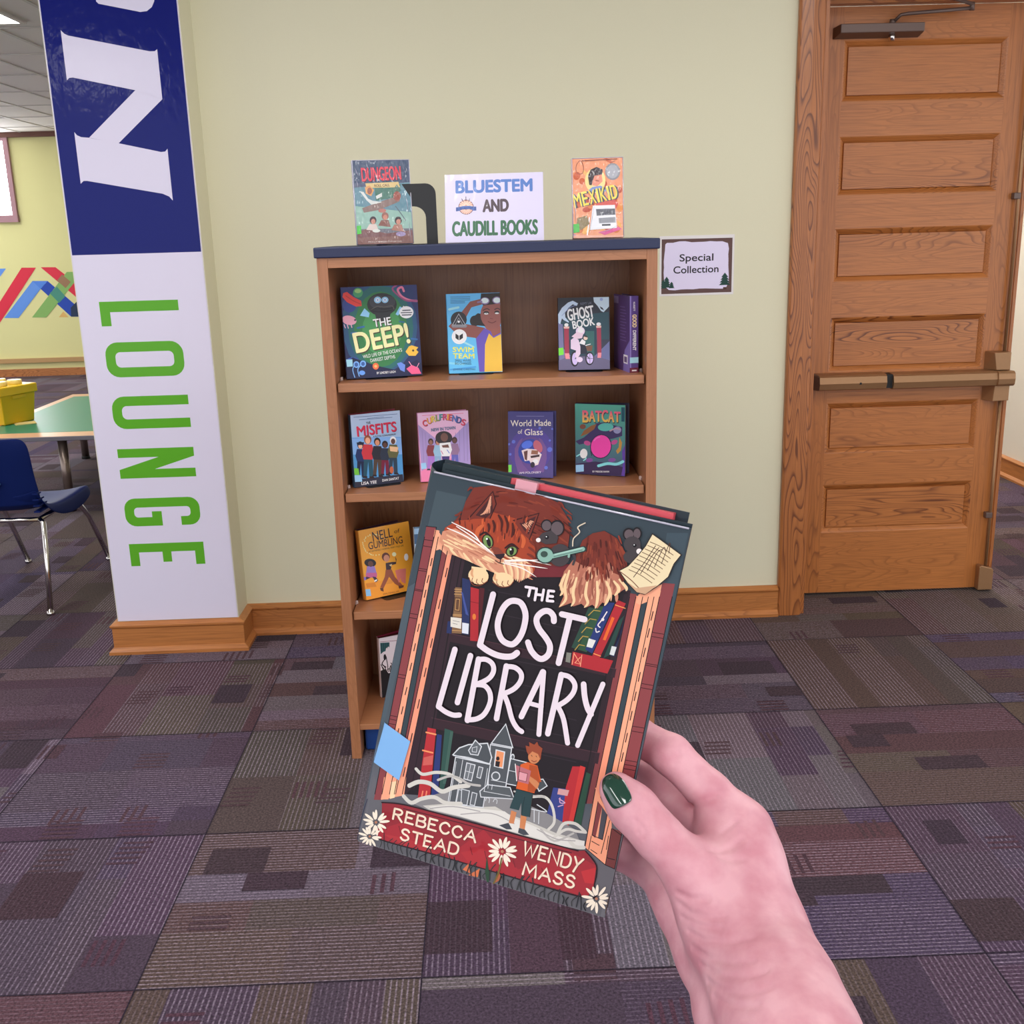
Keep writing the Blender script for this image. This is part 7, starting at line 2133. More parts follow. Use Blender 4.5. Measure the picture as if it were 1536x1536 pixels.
# baseboards: moulded section, y outwards
def bb(name,p0,p1,n,h=.1245,mat='oakx',t=.019):
    """baseboard between two points; n = outward normal; cove top and shoe"""
    p0=Vector((*p0,0)); p1=Vector((*p1,0)); n=Vector((*n,0)); mb=MB()
    prof=[(0,0),(t+.016,0),(t+.016,.012),(t+.005,.022),(t,.026),(t,h-.024),(t+.006,h-.016),(t+.006,h-.01),(.004,h),(0,h)]
    a=[p0+n*u+Vector((0,0,z)) for u,z in prof]; b=[p1+n*u+Vector((0,0,z)) for u,z in prof]; k=len(prof)
    mb.mesh(a+b,[list(range(k)),list(range(k,2*k))[::-1]]+[(i,i+k,(i+1)%k+k,(i+1)%k) for i in range(k)])
    return struct(name,mb,M[mat])
bb('baseboard_back',(-.9715,WY),(1.151,WY),(0,-1))
# column baseboard with mitred corners in one piece
def wrap(name,pts,h,mat):
    t=.019; prof=[(0,0),(t+.016,0),(t+.016,.012),(t+.005,.022),(t,.026),(t,h-.024),(t+.006,h-.016),(t+.006,h-.01),(.004,h),(0,h)]; mb=MB(); k=len(prof); rows=[]
    for (x,y),(nx,ny) in pts: rows.append([(x+nx*u,y+ny*u,z) for u,z in prof])
    for a,b in zip(rows[:-1],rows[1:]): mb.mesh(a+b,[(i,i+k,(i+1)%k+k,(i+1)%k) for i in range(k)])
    return struct(name,mb,M[mat])
wrap('baseboard_column',[((-1.433,WY+.24),(-1,0)),((-1.433,3.892),(-1,-1)),((-.9715,3.892),(1,-1)),((-.9715,WY-.01),(1,0))],.1245,'oakx')
bb('baseboard_hall',(3.17,WY+.24),(3.17,11),(-1,0),mat='oaky')
struct('baseboard_far',MB().box(-9,-1,13.075,13.1,0,.09),M['oakx'])
struct('trim_2',MB().box(-9,-1,13.06,13.1,.165,.215),plain('pale_ledge','#b9935f',.5))
struct('trim_3',MB().box(-9,-1,13.05,13.1,2.735,CEIL),plain('crown','#6a3f30',.5))
# far window
win=struct('window_1',MB().box(-6.7,-5.36,13.05,13.1,1.80,1.88).box(-5.42,-5.365,13.06,13.1,1.88,2.735).box(-6.7,-6.64,13.06,13.1,1.88,2.735).box(-6.64,-5.42,13.06,13.1,2.70,2.735),plain('window_wood','#a98088',.5))
struct('pane',MB().box(-6.64,-5.42,13.085,13.095,1.88,2.70),emit('daylight_pane',(.93,.95,1,1),9.0),win)
# stripes painted on the far wall
st=MB(); y0=13.097
def strip(pts,col,k): st.face([(x,y0-.0006*k,z) for x,z in pts],0,lin(col,1.05))
strip([(-5.414,1.281),(-5.247,1.276),(-5.98,.38),(-6.17,.34)],'#d4203c',0)
strip([(-5.19,1.279),(-5.018,1.275),(-4.55,.86),(-4.55,.66)],'#d4203c',0)
strip([(-5.309,1.124),(-5.225,1.029),(-5.533,.697),(-5.702,.702)],'#5b8fdd',1)
strip([(-5.309,1.124),(-5.131,1.119),(-5.225,1.029)],'#4a80d8',2)
strip([(-5.131,1.119),(-4.70,.69),(-4.91,.694),(-5.225,1.029)],'#0b3fa8',1)
strip([(-5.373,.699),(-5.204,.694),(-4.70,1.216),(-4.893,1.216)],'#7fae5c',2)
strip([(-5.125,.975),(-5.03,1.05),(-4.945,.935),(-5.03,.86)],'#3f8a76',3)
strip([(-5.02,1.12),(-4.95,1.19),(-4.86,1.10),(-4.93,1.03)],'#94704e',3)
strip([(-5.92,1.278),(-5.597,1.276),(-6.1,.72),(-6.4,.72)],'#5b8fdd',0)
strip([(-4.90,.80),(-4.82,.87),(-4.66,.70),(-4.91,.694)],'#0e2a4a',3)
strip([(-5.055,.693),(-4.942,.689),(-4.995,.758)],'#dcb264',1)
tag(st.build('wall_graphic',M['ink']),'red, blue and green zigzag stripes painted along the far yellow wall','wall graphic')
# ceiling lights
LM=emit('lamp_panel',(1,.985,.96,1),LAMP)
LM2=emit('far_lamp_panel',(1,.985,.96,1),11.0)
def troffer(x,y,label,w=.6,l=1.2):
    t=thing('ceiling_light',label,'light',(x,y,CEIL),0,'recessed ceiling light panels')
    MB().box(-w/2,w/2,-l/2,l/2,-.012,-.008).build('diffuser',LM2 if y>4 else LM,t)
    MB().box(-w/2-.03,w/2+.03,-l/2-.03,-l/2,-.014,0).box(-w/2-.03,w/2+.03,l/2,l/2+.03,-.014,0).box(-w/2-.03,-w/2,-l/2,l/2,-.014,0).box(w/2,w/2+.03,-l/2,l/2,-.014,0).build('frame',M['grid'],t)
troffer(-2.92,6.19,'white ceiling light panel glowing in the top left corner beside the column')
ul='white ceiling light panel overhead, out of the picture'
for x,y in ((-2.9,-.9),(-.75,-.9),(1.4,-.9),(-.75,1.9),(1.5,1.9),(-2.9,2.9),(-4.4,8.6),(-6.2,6.0),(-6.0,11.2),(2.2,5.6),(2.2,8.6)): troffer(x,y,ul)
# ------------------------------------------------------------------ door frame and door
struct('trim_4',MB().prism([(1.151,4.03),(1.157,4.023),(1.20,4.020),(1.239,4.023),(1.2455,4.03),(1.2455,WY),(1.151,WY)],2,0,2.47),M['oakt'],bevel=.002)
struct('trim_5',MB().box(1.151,3.05,4.021,WY,2.345,2.47),M['oakx'],bevel=.003)
struct('trim_6',MB().box(1.2455,1.2615,WY-.005,4.33,0,2.345).box(1.2615,1.275,4.30,4.33,0,2.345),M['oakt'])
struct('trim_7',MB().box(1.2455,2.95,WY-.005,4.33,2.318,2.36).box(1.2615,2.93,4.20,4.249,2.300,2.32),M['oakx'])
struct('trim_8',MB().box(2.935,2.95,WY-.005,4.33,0,2.345).box(2.95,3.05,4.021,WY,0,2.345),M['oakt'])
DY=4.25; DX0,DX1=1.263,2.108; PX0,PX1=1.384,2.006
PZ=[(.2745,.4795),(.6115,.8195),(.947,1.162),(1.30,1.5025),(1.628,1.842),(1.968,2.183)]
door=struct('door_1',MB().box(DX0,PX0,DY,DY+.045,.012,2.298).box(PX1,DX1,DY,DY+.045,.012,2.298),M['oak'])
rails=MB(); zz=[.012]+[v for p in PZ for v in p]+[2.298]
for a,b in zip(zz[0::2],zz[1::2]): rl=MB().box(PX0,PX1,DY,DY+.045,a,b).build('rail',M['oakr'],door)
for a,b in PZ:
    p=MB(); rg=[(0,0),(.005,.002),(.017,.012),(.022,.017),(.0225,.010)]
    ring=lambda i:[(PX0+rg[i][0],DY+rg[i][1],a+rg[i][0]),(PX1-rg[i][0],DY+rg[i][1],a+rg[i][0]),(PX1-rg[i][0],DY+rg[i][1],b-rg[i][0]),(PX0+rg[i][0],DY+rg[i][1],b-rg[i][0])]
    for i in range(len(rg)-1):
        u,v=ring(i),ring(i+1)
        for q in range(4): p.face([u[q],u[(q+1)%4],v[(q+1)%4],v[q]])
    p.face(ring(len(rg)-1)); p.box(PX0,PX1,DY+.02,DY+.04,a,b)
    p.build('panel',M['oakp'],door)
MB().box(DX1-.001,DX1+.012,DY-.004,DY+.05,.012,2.298).build('edge_strip',M['oakt'],door)
# exit bar
bar=tag(MB().prism([(DY,.943),(DY-.052,.940),(DY-.064,.933),(DY-.070,.908),(DY-.062,.884),(DY-.052,.880),(DY,.880)],0,1.331,1.600).build('push_bar',M['bronze'],door),'bronze push bar across the door')
MB().mesh([(1.300,DY,.943),(1.300,DY,.880),(1.331,DY,.943),(1.331,DY-.052,.940),(1.331,DY-.064,.933),(1.331,DY-.070,.908),(1.331,DY-.062,.884),(1.331,DY-.052,.880),(1.331,DY,.880)],[(0,2,3),(0,3,4),(0,4,5),(0,5,1),(1,5,6),(1,6,7),(1,7,8)]).build('end_cap',M['bronzed'],bar)
MB().box(1.600,1.626,DY-.058,DY,.884,.938).build('gap',M['rubber'],bar)
MB().prism([(DY,.940),(DY-.055,.938),(DY-.067,.931),(DY-.074,.907),(DY-.066,.883),(DY-.055,.879),(DY,.879)],0,1.626,2.045).build('touch_pad',M['bronze'],bar)
MB().box(1.49,1.498,DY-.0705,DY-.066,.903,.911).build('key_slot',M['rubber'],bar)
MB().prism([(DY,.938),(DY-.066,.938),(DY-.076,.930),(DY-.080,.908),(DY-.076,.886),(DY-.066,.878),(DY,.878)],0,2.043,2.112).build('latch_housing',M['bronze'],bar,bevel=.003)
MB().mesh([(2.016,DY,.94),(2.016,DY,1.012),(2.045,DY-.05,.94),(2.032,DY-.05,1.01),(2.100,DY-.05,.94),(2.100,DY-.05,1.01),(2.100,DY,.94),(2.100,DY,1.012)],[(0,1,3,2),(2,3,5,4),(4,5,7,6),(1,7,5,3),(0,2,4,6)]).build('upper_housing',M['bronze'],bar,bevel=.002)
MB().mesh([(2.016,DY,.815),(2.016,DY,.88),(2.040,DY-.05,.815),(2.045,DY-.05,.88),(2.104,DY-.05,.817),(2.104,DY-.05,.88),(2.104,DY,.815),(2.104,DY,.88)],[(0,1,3,2),(2,3,5,4),(4,5,7,6),(1,7,5,3),(0,2,4,6)]).build('lower_housing',M['bronze'],bar,bevel=.002)
rod=MB().tube([(2.086,DY-.018,1.01),(2.086,DY-.018,2.30)],.0065).tube([(2.086,DY-.018,.11),(2.086,DY-.018,.82)],.0065).build('vertical_rod',M['bronze'],door)
for z in (1.608,.333): MB().box(2.066,2.094,DY-.026,DY,z-.012,z+.012).build('rod_guide',M['bronzed'],rod,bevel=.003)
MB().prism([(2.053,.010),(2.053,.112),(2.060,.118),(2.108,.104),(2.114,.095),(2.114,.010)],1,DY-.036,DY).build('bottom_latch',M['bronze'],door,bevel=.003)
# closer
clo=tag(MB().mesh([(1.340,DY,2.186),(1.662,DY,2.186),(1.662,DY,2.226),(1.340,DY,2.226),(1.3515,DY-.06,2.199),(1.662,DY-.06,2.199),(1.662,DY-.06,2.230),(1.3515,DY-.06,2.230)],[(0,3,2,1),(4,5,6,7),(0,1,5,4),(3,7,6,2),(0,4,7,3),(1,2,6,5)]).build('door_closer',M['bronzed'],door,bevel=.0025),'brown metal door closer')
MB().tube([(1.551,DY-.032,2.199),(1.551,DY-.032,2.172)],.0115,16).build('adjuster_cap',M['chrome'],clo)
MB().tube([(1.551,DY-.032,2.228),(1.551,DY-.032,2.246)],.011,16).tube([(1.556,DY-.04,2.240),(1.575,DY-.05,2.258),(1.60,DY-.055,2.260),(1.825,DY-.075,2.270)],[.006,.006,.0065,.0065],8).build('closer_arm',M['bronzed'],clo)
MB().tube([(1.825,DY-.075,2.262),(1.825,DY-.075,2.290)],.009,12).tube([(1.825,DY-.078,2.283),(1.70,DY-.13,2.303),(1.56,DY-.19,2.312)],.0068,8).build('forearm',M['bronzed'],clo)
# ------------------------------------------------------------------ lettered banner on the column
bn=MB(); CX0,CX1,CZ=-1.4305,-.974,1.4895; fy=3.8885
def bq(x0,x1,z0,z1,col,y=fy): bn.face([(x0,y,z0),(x1,y,z0),(x1,y,z1),(x0,y,z1)],0,lin(col))
bn.box(CX0,CX1,fy+.0005,3.8918,.127,2.75,0,lin('#dcd8e6'))
bq(CX0+.004,CX1-.003,CZ,2.75,'#0e196f'); bq(CX0+.004,CX1-.003,.127,CZ,'#e2ddf0')
def bp_(pts,col,y=fy-.0004): bn.face([(x,y,z) for x,z in pts],0,lin(col))
wh='#e2ddf0'; gn='#5fae2c'
# big serif N, turned on its side
for q in ([(-1.369,2.218),(-1.359,2.207),(-1.347,2.201),(-1.083,2.146),(-1.066,2.146),(-1.057,2.152),(-1.057,1.994),(-1.144,2.025),(-1.348,2.070),(-1.360,2.069),(-1.369,2.062)],
          [(-1.144,2.0255),(-1.057,1.9945),(-1.221,1.8565),(-1.318,1.8775)],
          [(-1.366,1.897),(-1.358,1.886),(-1.345,1.880),(-1.318,1.877),(-1.221,1.857),(-1.080,1.825),(-1.066,1.826),(-1.057,1.835),(-1.057,1.664),(-1.068,1.678),(-1.09,1.688),(-1.343,1.737),(-1.355,1.737),(-1.366,1.728)]): bp_(q,wh)
for k,q in enumerate(([(-1.241,2.75),(-1.241,2.303),(-1.234,2.296),(-1.10,2.268),(-1.078,2.270),(-1.060,2.282),(-1.050,2.300),(-1.050,2.75)],)): bp_(q,wh)
bp_([(-1.19,2.75),(-1.19,2.335),(-1.105,2.318),(-1.095,2.33),(-1.095,2.75)],'#0e196f',fy-.0008)
# LOUNGE, turned on its side, top of the letters to the right
XL,XR,tk=-1.354,-1.076,.035
def rr(x0,x1,z0,z1,r,n=6):
    o=[]
    for cx,cz,a0 in ((x1-r,z1-r,0),(x0+r,z1-r,90),(x0+r,z0+r,180),(x1-r,z0+r,270)):
        o+=[(cx+r*math.cos(math.radians(a0+90*i/n)),cz+r*math.sin(math.radians(a0+90*i/n))) for i in range(n+1)]
    return o
bp_([(XL,1.327),(XR,1.327),(XR,1.290),(XL+.035,1.290),(XL+.035,1.241),(XL,1.241)],gn)
bp_(rr(XL,XR,1.058,1.183,.045),gn); bp_(rr(XL+tk,XR-tk,1.093,1.148,.018),wh,fy-.0008)
bp_([(XR,.988)]+rr(XL,XR-.09,.869,.988,.045)[7:21]+[(XR,.869)],gn); bp_([(XR+.001,.953)]+rr(XL+tk,XR-.09,.904,.953,.018)[7:21]+[(XR+.001,.904)],wh,fy-.0008)
bp_([(XL,.795),(XR,.795),(XR,.762),(XL+.13,.717),(XR,.717),(XR,.684),(XL,.684),(XL,.717),(XR-.13,.762),(XL,.762)],gn)
bp_(rr(XL,XR,.500,.607,.04),gn); bp_(rr(XL+tk,XR-tk,.534,.572,.014),wh,fy-.0008); bp_([(XL+.136,.497),(XR-.072,.497),(XR-.072,.545),(XL+.136,.545)],wh,fy-.0010)
bp_([(XL+.10,.501),(XL+.136,.501),(XL+.136,.556),(XL+.10,.556)],gn,fy-.0012)
bp_([(XL,.432),(XR,.432),(XR,.345),(XR-.034,.345),(XR-.034,.398),(XL+.155,.398),(XL+.155,.358),(XL+.122,.358),(XL+.122,.398),(XL+.034,.398),(XL+.034,.345),(XL,.345)],gn)
tag(bn.build('column_banner',M['vinyl']),'blue and white vertical banner with sideways letters wrapped on the square column','banner')
# ------------------------------------------------------------------ bookcase
BX,BY,BA=-.4363,2.9432,-.0131; BW,BH,BD=.914,1.5001,.395; SH=[1.1334,.8194,.4644,.1104]
bc=thing('bookcase','oak laminate bookcase with a navy edged top standing on the carpet','bookcase',(BX,BY,0),BA)
tl=.0288; tp=.0278
MB().box(0,tl,0,BD,0,BH-tp).build('side_panel',M['lam'],bc,bevel=.001); MB().box(BW-tl,BW,0,BD,0,BH-tp).build('side_panel',M['lam'],bc,bevel=.001)
MB().box(-.006,BW+.006,-.006,BD,BH-tp,BH).build('top',M['navy'],bc,bevel=.003)
MB().box(tl,BW-tl,.001,.02,1.4455,BH-tp).build('top_rail',M['lamx'],bc,bevel=.001)
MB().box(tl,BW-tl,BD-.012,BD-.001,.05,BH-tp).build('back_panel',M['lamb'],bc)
for z in SH[:3]: MB().box(tl+.003,BW-tl-.004,.012,BD-.013,z-.0245,z).build('shelf',M['lamx'],bc,bevel=.0015)
MB().box(tl,BW-tl,.004,BD-.013,SH[3]-.018,SH[3]).build('bottom_shelf',M['lamx'],bc,bevel=.001)
pg=plain('clear_peg','#cbb7b0',.3)
for z in SH[:3]:
    for x,sx in ((tl,1),(BW-tl,-1)):
        MB().box(min(x,x+sx*.008),max(x,x+sx*.008),.085,.094,z-.004,z+.009).build('shelf_peg',pg,bc,bevel=.002)
def BKW(u,d,z):
    return Vector((BX+u*math.cos(BA)-d*math.sin(BA),BY+u*math.sin(BA)+d*math.cos(BA),z))
# blue crate under the lowest shelf
crate=thing('storage_box','blue plastic box tucked on the carpet under the lowest shelf of the bookcase','box',BKW(.0,0,0),BA)
MB().box(.036,.30,.05,.3,.002,.082).build('tub',plain('blue_plastic','#1d4488',.35),crate,bevel=.006)
MB().box(.034,.302,.048,.302,.072,.084).build('lid',plain('clear_lid','#7f93b8',.2),crate,bevel=.003)
# ------------------------------------------------------------------ books
def book(art,name,label,T=.024,top='#404858',bot=None,spine=None,back=None,mat='gloss',gain=GAIN,pages='paper',end=None,pz=None,flap=0,group='books displayed cover out on the bookcase'):
    x,y,yaw,lean,w,h,z0=POSE[art]; z=z0-.0015+T*math.sin(abs(lean))
    t=thing(name,label,'book',(x,y,z),yaw,group); t.rotation_euler=(-lean,0,yaw) ; t.rotation_mode='XYZ'
    bd=.0022; bot=bot or top; spine=spine or top; back=back or spine; L=lambda q:lin(q,gain)
    mb=MB(); X0,X1=-w/2,w/2
    mb.box(X0+.002,X1,0,bd,0,h,0,L(top)); 
    if flap: # back board standing ajar
        a=math.radians(flap); s,c_=math.sin(a),math.cos(a)
        q=[(X0+.002,T-bd),(X0+.002+w*c_,T-bd+w*s),(X0+.002+w*c_-bd*s,T+w*s+bd*c_-bd),(X0+.002-bd*s,T-bd+bd*c_)]
        mb.prism(q,2,0,h,0,L(back))
    else: mb.box(X0+.002,X1,T-bd,T,0,h,0,L(back))
    n=6; arc=[(X0+.002-.004*math.sin(math.pi*i/n),T/2-T/2*math.cos(math.pi*i/n)) for i in range(n+1)]
    for i in range(n):
        (a0,b0),(a1,b1)=arc[i],arc[i+1]; mb.face([(a1,b1,0),(a0,b0,0),(a0,b0,h),(a1,b1,h)],0,L(spine),True)
    mb.face([(X0,-.00005,0),(X1,-.00005,0),(X1,-.00005,h),(X0,-.00005,h)],0,[L(bot),L(bot),L(top),L(top)])
    aw,ah,_=ART[art]
    paint(mb,art,lambda u,v,e:(X0+u/1000,-e,v/1000),gain,1.1e-5)
    mb.build('cover',M[mat],t)
    if flap:
        a=math.radians(flap*.55); s,c_=math.sin(a),math.cos(a); ww=w-.008
        pb=MB().prism([(X0+.003,bd),(X1-.005,bd+.0005),(X0+.003+ww*c_,T-bd-.003+ww*s),(X0+.003,T-bd)],2,.003,h-.004)
    else: pb=MB().box(X0+.003,X1-.004,bd,T-bd,.003,h-.0035)
    pb.build('page_block',M[pages] if isinstance(pages,str) else pages,t)
    return t
M['paperg']=plain('grey_pages','#a9a2b4',.85,bump=.3,bscale=900); M['redp']=plain('dark_red_pages','#6a2028',.8)
IG=1.45
def bookend(art,label,dx=0,w=.09,front=.016,h=.13,T=.026,dep=.12):
    x,y,yaw,lean,_,_,z0=POSE[art]
    t=thing('bookend',label,'bookend',(x,y,z0-.003),yaw,'black metal bookends under the displayed books'); mb=MB(); r=.012
    P=[(dx-w/2,dep),(dx-w/2,-front+r),(dx-w/2+r*.3,-front+r*.3),(dx-w/2+r,-front),(dx+w/2-r,-front),(dx+w/2-r*.3,-front+r*.3),(dx+w/2,-front+r),(dx+w/2,dep)]
    mb.prism(P,2,.0,.0012).build('base_plate',M['black'],t)
    MB().mesh([(dx+sx*w/2,T/math.cos(lean)+.006+k+zz_*math.tan(lean),zz_) for k in (0,.0012) for zz_ in (.001,h) for sx in (-1,1)],[(0,1,3,2),(4,6,7,5),(0,2,6,4),(1,5,7,3),(2,3,7,6)]).build('upright',M['black'],t)
book('deep','hardcover_book','large navy and green undersea picture book, first on the top shelf',.016,'#232b5c','#1a2146','#20264e',mat='gloss',gain=IG)
book('swim','paperback_book','light blue book with a swimmer in goggles, second on the top shelf',.018,'#59a4d6','#56a8dc','#4a90c0',gain=IG)
book('ghost','hardcover_book','dark grey book with a pale bicycle rider, third on the top shelf',.022,'#20232b','#3a3d50','#1a1c24',gain=IG)
book('misfits','hardcover_book','pale blue book with five standing figures and red title on the second shelf',.026,'#b3c4e6','#3f86b8','#2c4a68','#7a2430',gain=1.3,flap=8,pages='redp')
book('curl','paperback_book','pink book with rainbow coloured arched title on the second shelf',.022,'#e3b4cf','#d98ab4','#c983a8',gain=1.3,flap=9,pages='paperg')
book('glass','hardcover_book','indigo book with a glowing glass ball held in two hands',.022,'#3d3878','#4a3f78','#35306a',gain=1.3,flap=9,pages='paper')
book('batcat','hardcover_book','teal and purple comic book with a big pink round shape on its cover',.022,'#4fa08c','#3f3a66','#3a3060','#241d3c',gain=1.3,flap=10,pages='paperg')
book('nell','hardcover_book','orange book with brown lettering and running figures on the third shelf',.026,'#d9962f','#e09a32','#c88a38','#3a1f2c',mat='gloss',gain=1.3,flap=14,pages='paperg')
book('bottom','hardcover_book','white book with black drawing and dark red back on the bottom shelf',.022,'#e2d4d8','#e2d4d8','#d0c4c4','#7a1f34',gain=1.3,flap=10,pages='redp')
DUN=book('dungeon','hardcover_book','blue green fantasy comic in shiny clear jacket standing on the bookcase top',.022,'#44506e','#6a6a70','#6a72a4',mat='shiny',gain=1.15,group='books displayed on top of the bookcase')
MEX=book('mexikid','hardcover_book','orange comic in shiny clear jacket standing near the right end of the bookcase top',.022,'#dd8f68','#e09a78','#d98a78',mat='shiny',gain=1.15,group='books displayed on top of the bookcase')
film=plain('pale_film_glint','#b9b6c6',.07,coat=1.0)  # pale glossy ridges added as highlights along the clear jackets' edges and wrinkles
def film_glints(t,w,h,creases):
    MB().tube([(-w/2,-.0006,.0),(-w/2,-.0006,h)],.0014,8).tube([(w/2,-.0006,h),(w/2,-.0006,0)],.0011,8).tube([(-w/2,-.0004,h),(w/2,-.0004,h)],.0011,8).build('edge_glint',film,t)
    for p in creases: MB().tube([(x,-.0008,z) for x,z in p],[.0001]+[.0009]*(len(p)-2)+[.0001],6).build('crease_glint',film,t)
film_glints(DUN,.155,.2235,[[(-.070,.205),(-.066,.19),(-.060,.178)],[(-.069,.172),(-.066,.160),(-.067,.15)],[(.067,.205),(.070,.198),(.066,.185)],[(.062,.13),(.066,.11),(.068,.08)],[(.066,.06),(.069,.035),(.070,.004)]])
film_glints(MEX,.1395,.2135,[[(.018,.140),(.026,.120),(.038,.095)],[(.024,.138),(.034,.116),(.044,.094)],[(-.010,.085),(-.016,.055),(-.024,.012)],[(-.064,.12),(-.062,.08),(-.063,.04)],[(.0,.012),(.03,.02),(.05,.03)]])
bookend('deep','black bookend plate under the large navy undersea book',.005,.12); bookend('swim','black bookend plate under the light blue swimmer book',.0,.10); bookend('ghost','black bookend plate under the dark grey bicycle book',0,.105)
bookend('misfits','black bookend plate under the pale blue book with red title',.01,.105,.022,T=0.0507); bookend('curl','black bookend plate under the pink book',0,.09,.004,T=0.0492); bookend('glass','black bookend plate under the indigo glass ball book',.0,.06,.022,T=0.0473); bookend('batcat','black bookend plate hidden behind the teal comic book',.0,.07,.002,T=0.0525); bookend('nell','black bookend plate under the orange book',.02,.11,.03,T=0.0711)
# purple book turned spine out
def spine_book():
    p=BKW(.847,.062,SH[0]); T,w,h=.0255,.143,.212
    t=thing('paperback_book','purple book turned spine outward at the right end of the top shelf','book',p,BA+math.radians(11.7),'books displayed cover out on the bookcase')
    mb=MB(); L=lambda q:lin(q,1.6); mb.box(0,.0015,0,w,0,h,0,L('#46305e')); mb.box(T-.0015,T,0,w,0,h,0,L('#4a3566')); mb.box(0,T,0,.0015,0,h,0,L('#4c3a74'))
    def f(x0,x1,z0,z1,col,e=.0002): mb.face([(x0,-e,z0),(x1,-e,z0),(x1,-e,z1),(x0,-e,z1)],0,L(col))
    f(0,.004,0,h,'#7a6aa8'); f(0,T,.027,.043,'#8fbcf0',.0003); f(0,T,0,.014,'#5c2034',.0003); f(.006,.020,.004,.008,'#e0d8dc',.0005)
    def vt(txt,z0,z1,hh,x,col,b=.02):
        vs,ff=text_faces(txt,b); x0=min(v[0] for v in vs); x1=max(v[0] for v in vs)
        for q in ff: mb.face([(x+vs[i][1]/_cap*hh,-.0005,z1-(vs[i][0]-x0)/(x1-x0)*(z1-z0)) for i in q],0,L(col))
    vt('KUSSETT',.171,.196,.005,.010,'#cfc8dc'); vt('GOOD',.126,.162,.011,.008,'#f0b48a',.05); vt('DIFFERENT',.062,.118,.009,.009,'#e4e0ea',.03)
    def s(y0,y1,z0,z1,col,e=.0002): mb.face([(-e,y1,z0),(-e,y0,z0),(-e,y0,z1),(-e,y1,z1)],0,L(col))
    mb.face([(-.0001,.06,.0),(-.0001,.0015,.0),(-.0001,.0015,.09),(-.0001,.045,.06)],0,L('#6d5f9c'))
    s(.018,.055,.022,.047,'#cfc8d8'); s(.024,.048,.026,.042,'#5a4a70',.0004); s(.1,.14,.187,.207,'#7a6a90')
    for i in range(12): s(.03+.006*(i%3),.085,.085+i*.0085,.087+i*.0085,'#6a5a86')
    mb.build('cover',M['gloss'],t); MB().box(.002,T-.002,.003,w-.003,.003,h-.003).build('page_block',M['paper'],t)
spine_book()
# light blue book edge showing behind the held book, third shelf
def edge_book():
    p=BKW(.212,.115,SH[2]+.0015); t=thing('paperback_book','pale blue book showing as a thin edge beside the orange book on the third shelf','book',p,BA+math.radians(12),'books displayed cover out on the bookcase')
    mb=MB(); L=lambda q:lin(q,1.4); mb.box(0,.15,0,.002,0,.217,0,L('#8fb0cc')).box(0,.15,.018,.02,0,.217,0,L('#7a9ab8')).box(0,.002,0,.02,0,.217,0,L('#a8bccc')).box(0,.02,-.0004,0,.17,.20,0,L('#3f5a78'))
    mb.build('cover',M['gloss'],t); MB().box(.003,.147,.002,.018,.003,.213).build('page_block',M['paper'],t)
edge_book()
# arch bookend behind the fantasy comic
p0=BKW(0,0,0); ab=thing('bookend','tall black arched bookend standing behind the blue green comic on the top','bookend',BKW(.2345,.135,BH),BA)
oa=[];ia=[]
for sx,a0,a1 in ((1,0,90),(-1,90,180)):
    for i in range(7):
        t_=math.radians(a0+(a1-a0)*i/6); oa.append((sx*.057+.028*math.cos(t_),.134+.028*math.sin(t_))); ia.append((sx*.022+.033*math.cos(t_),.072+.030*math.sin(t_)))
oa=[(.086,0)]+oa+[(-.086,0)]; ia=[(.055,0)]+ia+[(-.055,0)]
am=MB(); n_=len(oa)
for i in range(n_-1):
    for y_ in (0,.0016): am.face([(oa[i][0],y_,oa[i][1]),(oa[i+1][0],y_,oa[i+1][1]),(ia[i+1][0],y_,ia[i+1][1]),(ia[i][0],y_,ia[i][1])])
    for q in (oa,ia): am.face([(q[i][0],0,q[i][1]),(q[i+1][0],0,q[i+1][1]),(q[i+1][0],.0016,q[i+1][1]),(q[i][0],.0016,q[i][1])])
am.build('upright',M['black'],ab); MB().box(-.055,.055,-.09,.0016,0,.0012).build('base_plate',M['black'],ab)
# laminated sign on the bookcase top
x,y,yaw,lean,w,h,z0=POSE['bluestem']
sg=thing('tabletop_sign','white laminated sign with blue, grey and green lettering on top of the bookcase','sign',(x,y,z0-.001),yaw); sg.rotation_euler=(-lean,0,yaw)
mb=MB().box(-w/2,w/2,0,.0012,0,h,0,lin('#dcd6ec')); mb.face([(-w/2+.003,-.0001,.0),(w/2-.001,-.0001,.0),(w/2-.001,-.0001,h-.002),(-w/2+.003,-.0001,h-.002)],0,lin('#dcd5ee'))
paint(mb,'bluestem',lambda u,v,e:(-w/2+u/1000,-e,v/1000),1.1,1e-5); mb.build('sheet',ink('laminated_sheet',.3,coat=.6,crough=.08,wr=.35),sg)
MB().mesh([(-w/2+.02,.0015,0),(w/2-.02,.0015,0),(w/2-.02,.0025,h*.75),(-w/2+.02,.0025,h*.75),(-w/2+.02,.065,.065*math.tan(lean)+.002),(w/2-.02,.065,.065*math.tan(lean)+.002)],[(0,1,2,3),(0,4,5,1)]).build('stand',M['plastic'],sg)
# sign on the wall
ws=MB(); SX0,SX1,SZ0,SZ1=.6725,.9385,1.2845,1.486; ws.box(SX0-.006,SX1+.006,WY-.0012,WY-.0002,SZ0-.006,SZ1+.010,0,lin('#e8e4e2'))
aw,ah,_=ART['special']
paint(ws,'special',lambda u,v,e:(SX0+u/aw*(SX1-SX0),WY-.0013-e,SZ0+v/ah*(SZ1-SZ0)),1.1,1e-5)
tag(ws.build('wall_sign',M['vinyl']),'laminated sign with brown border and pine trees taped on the wall','sign')
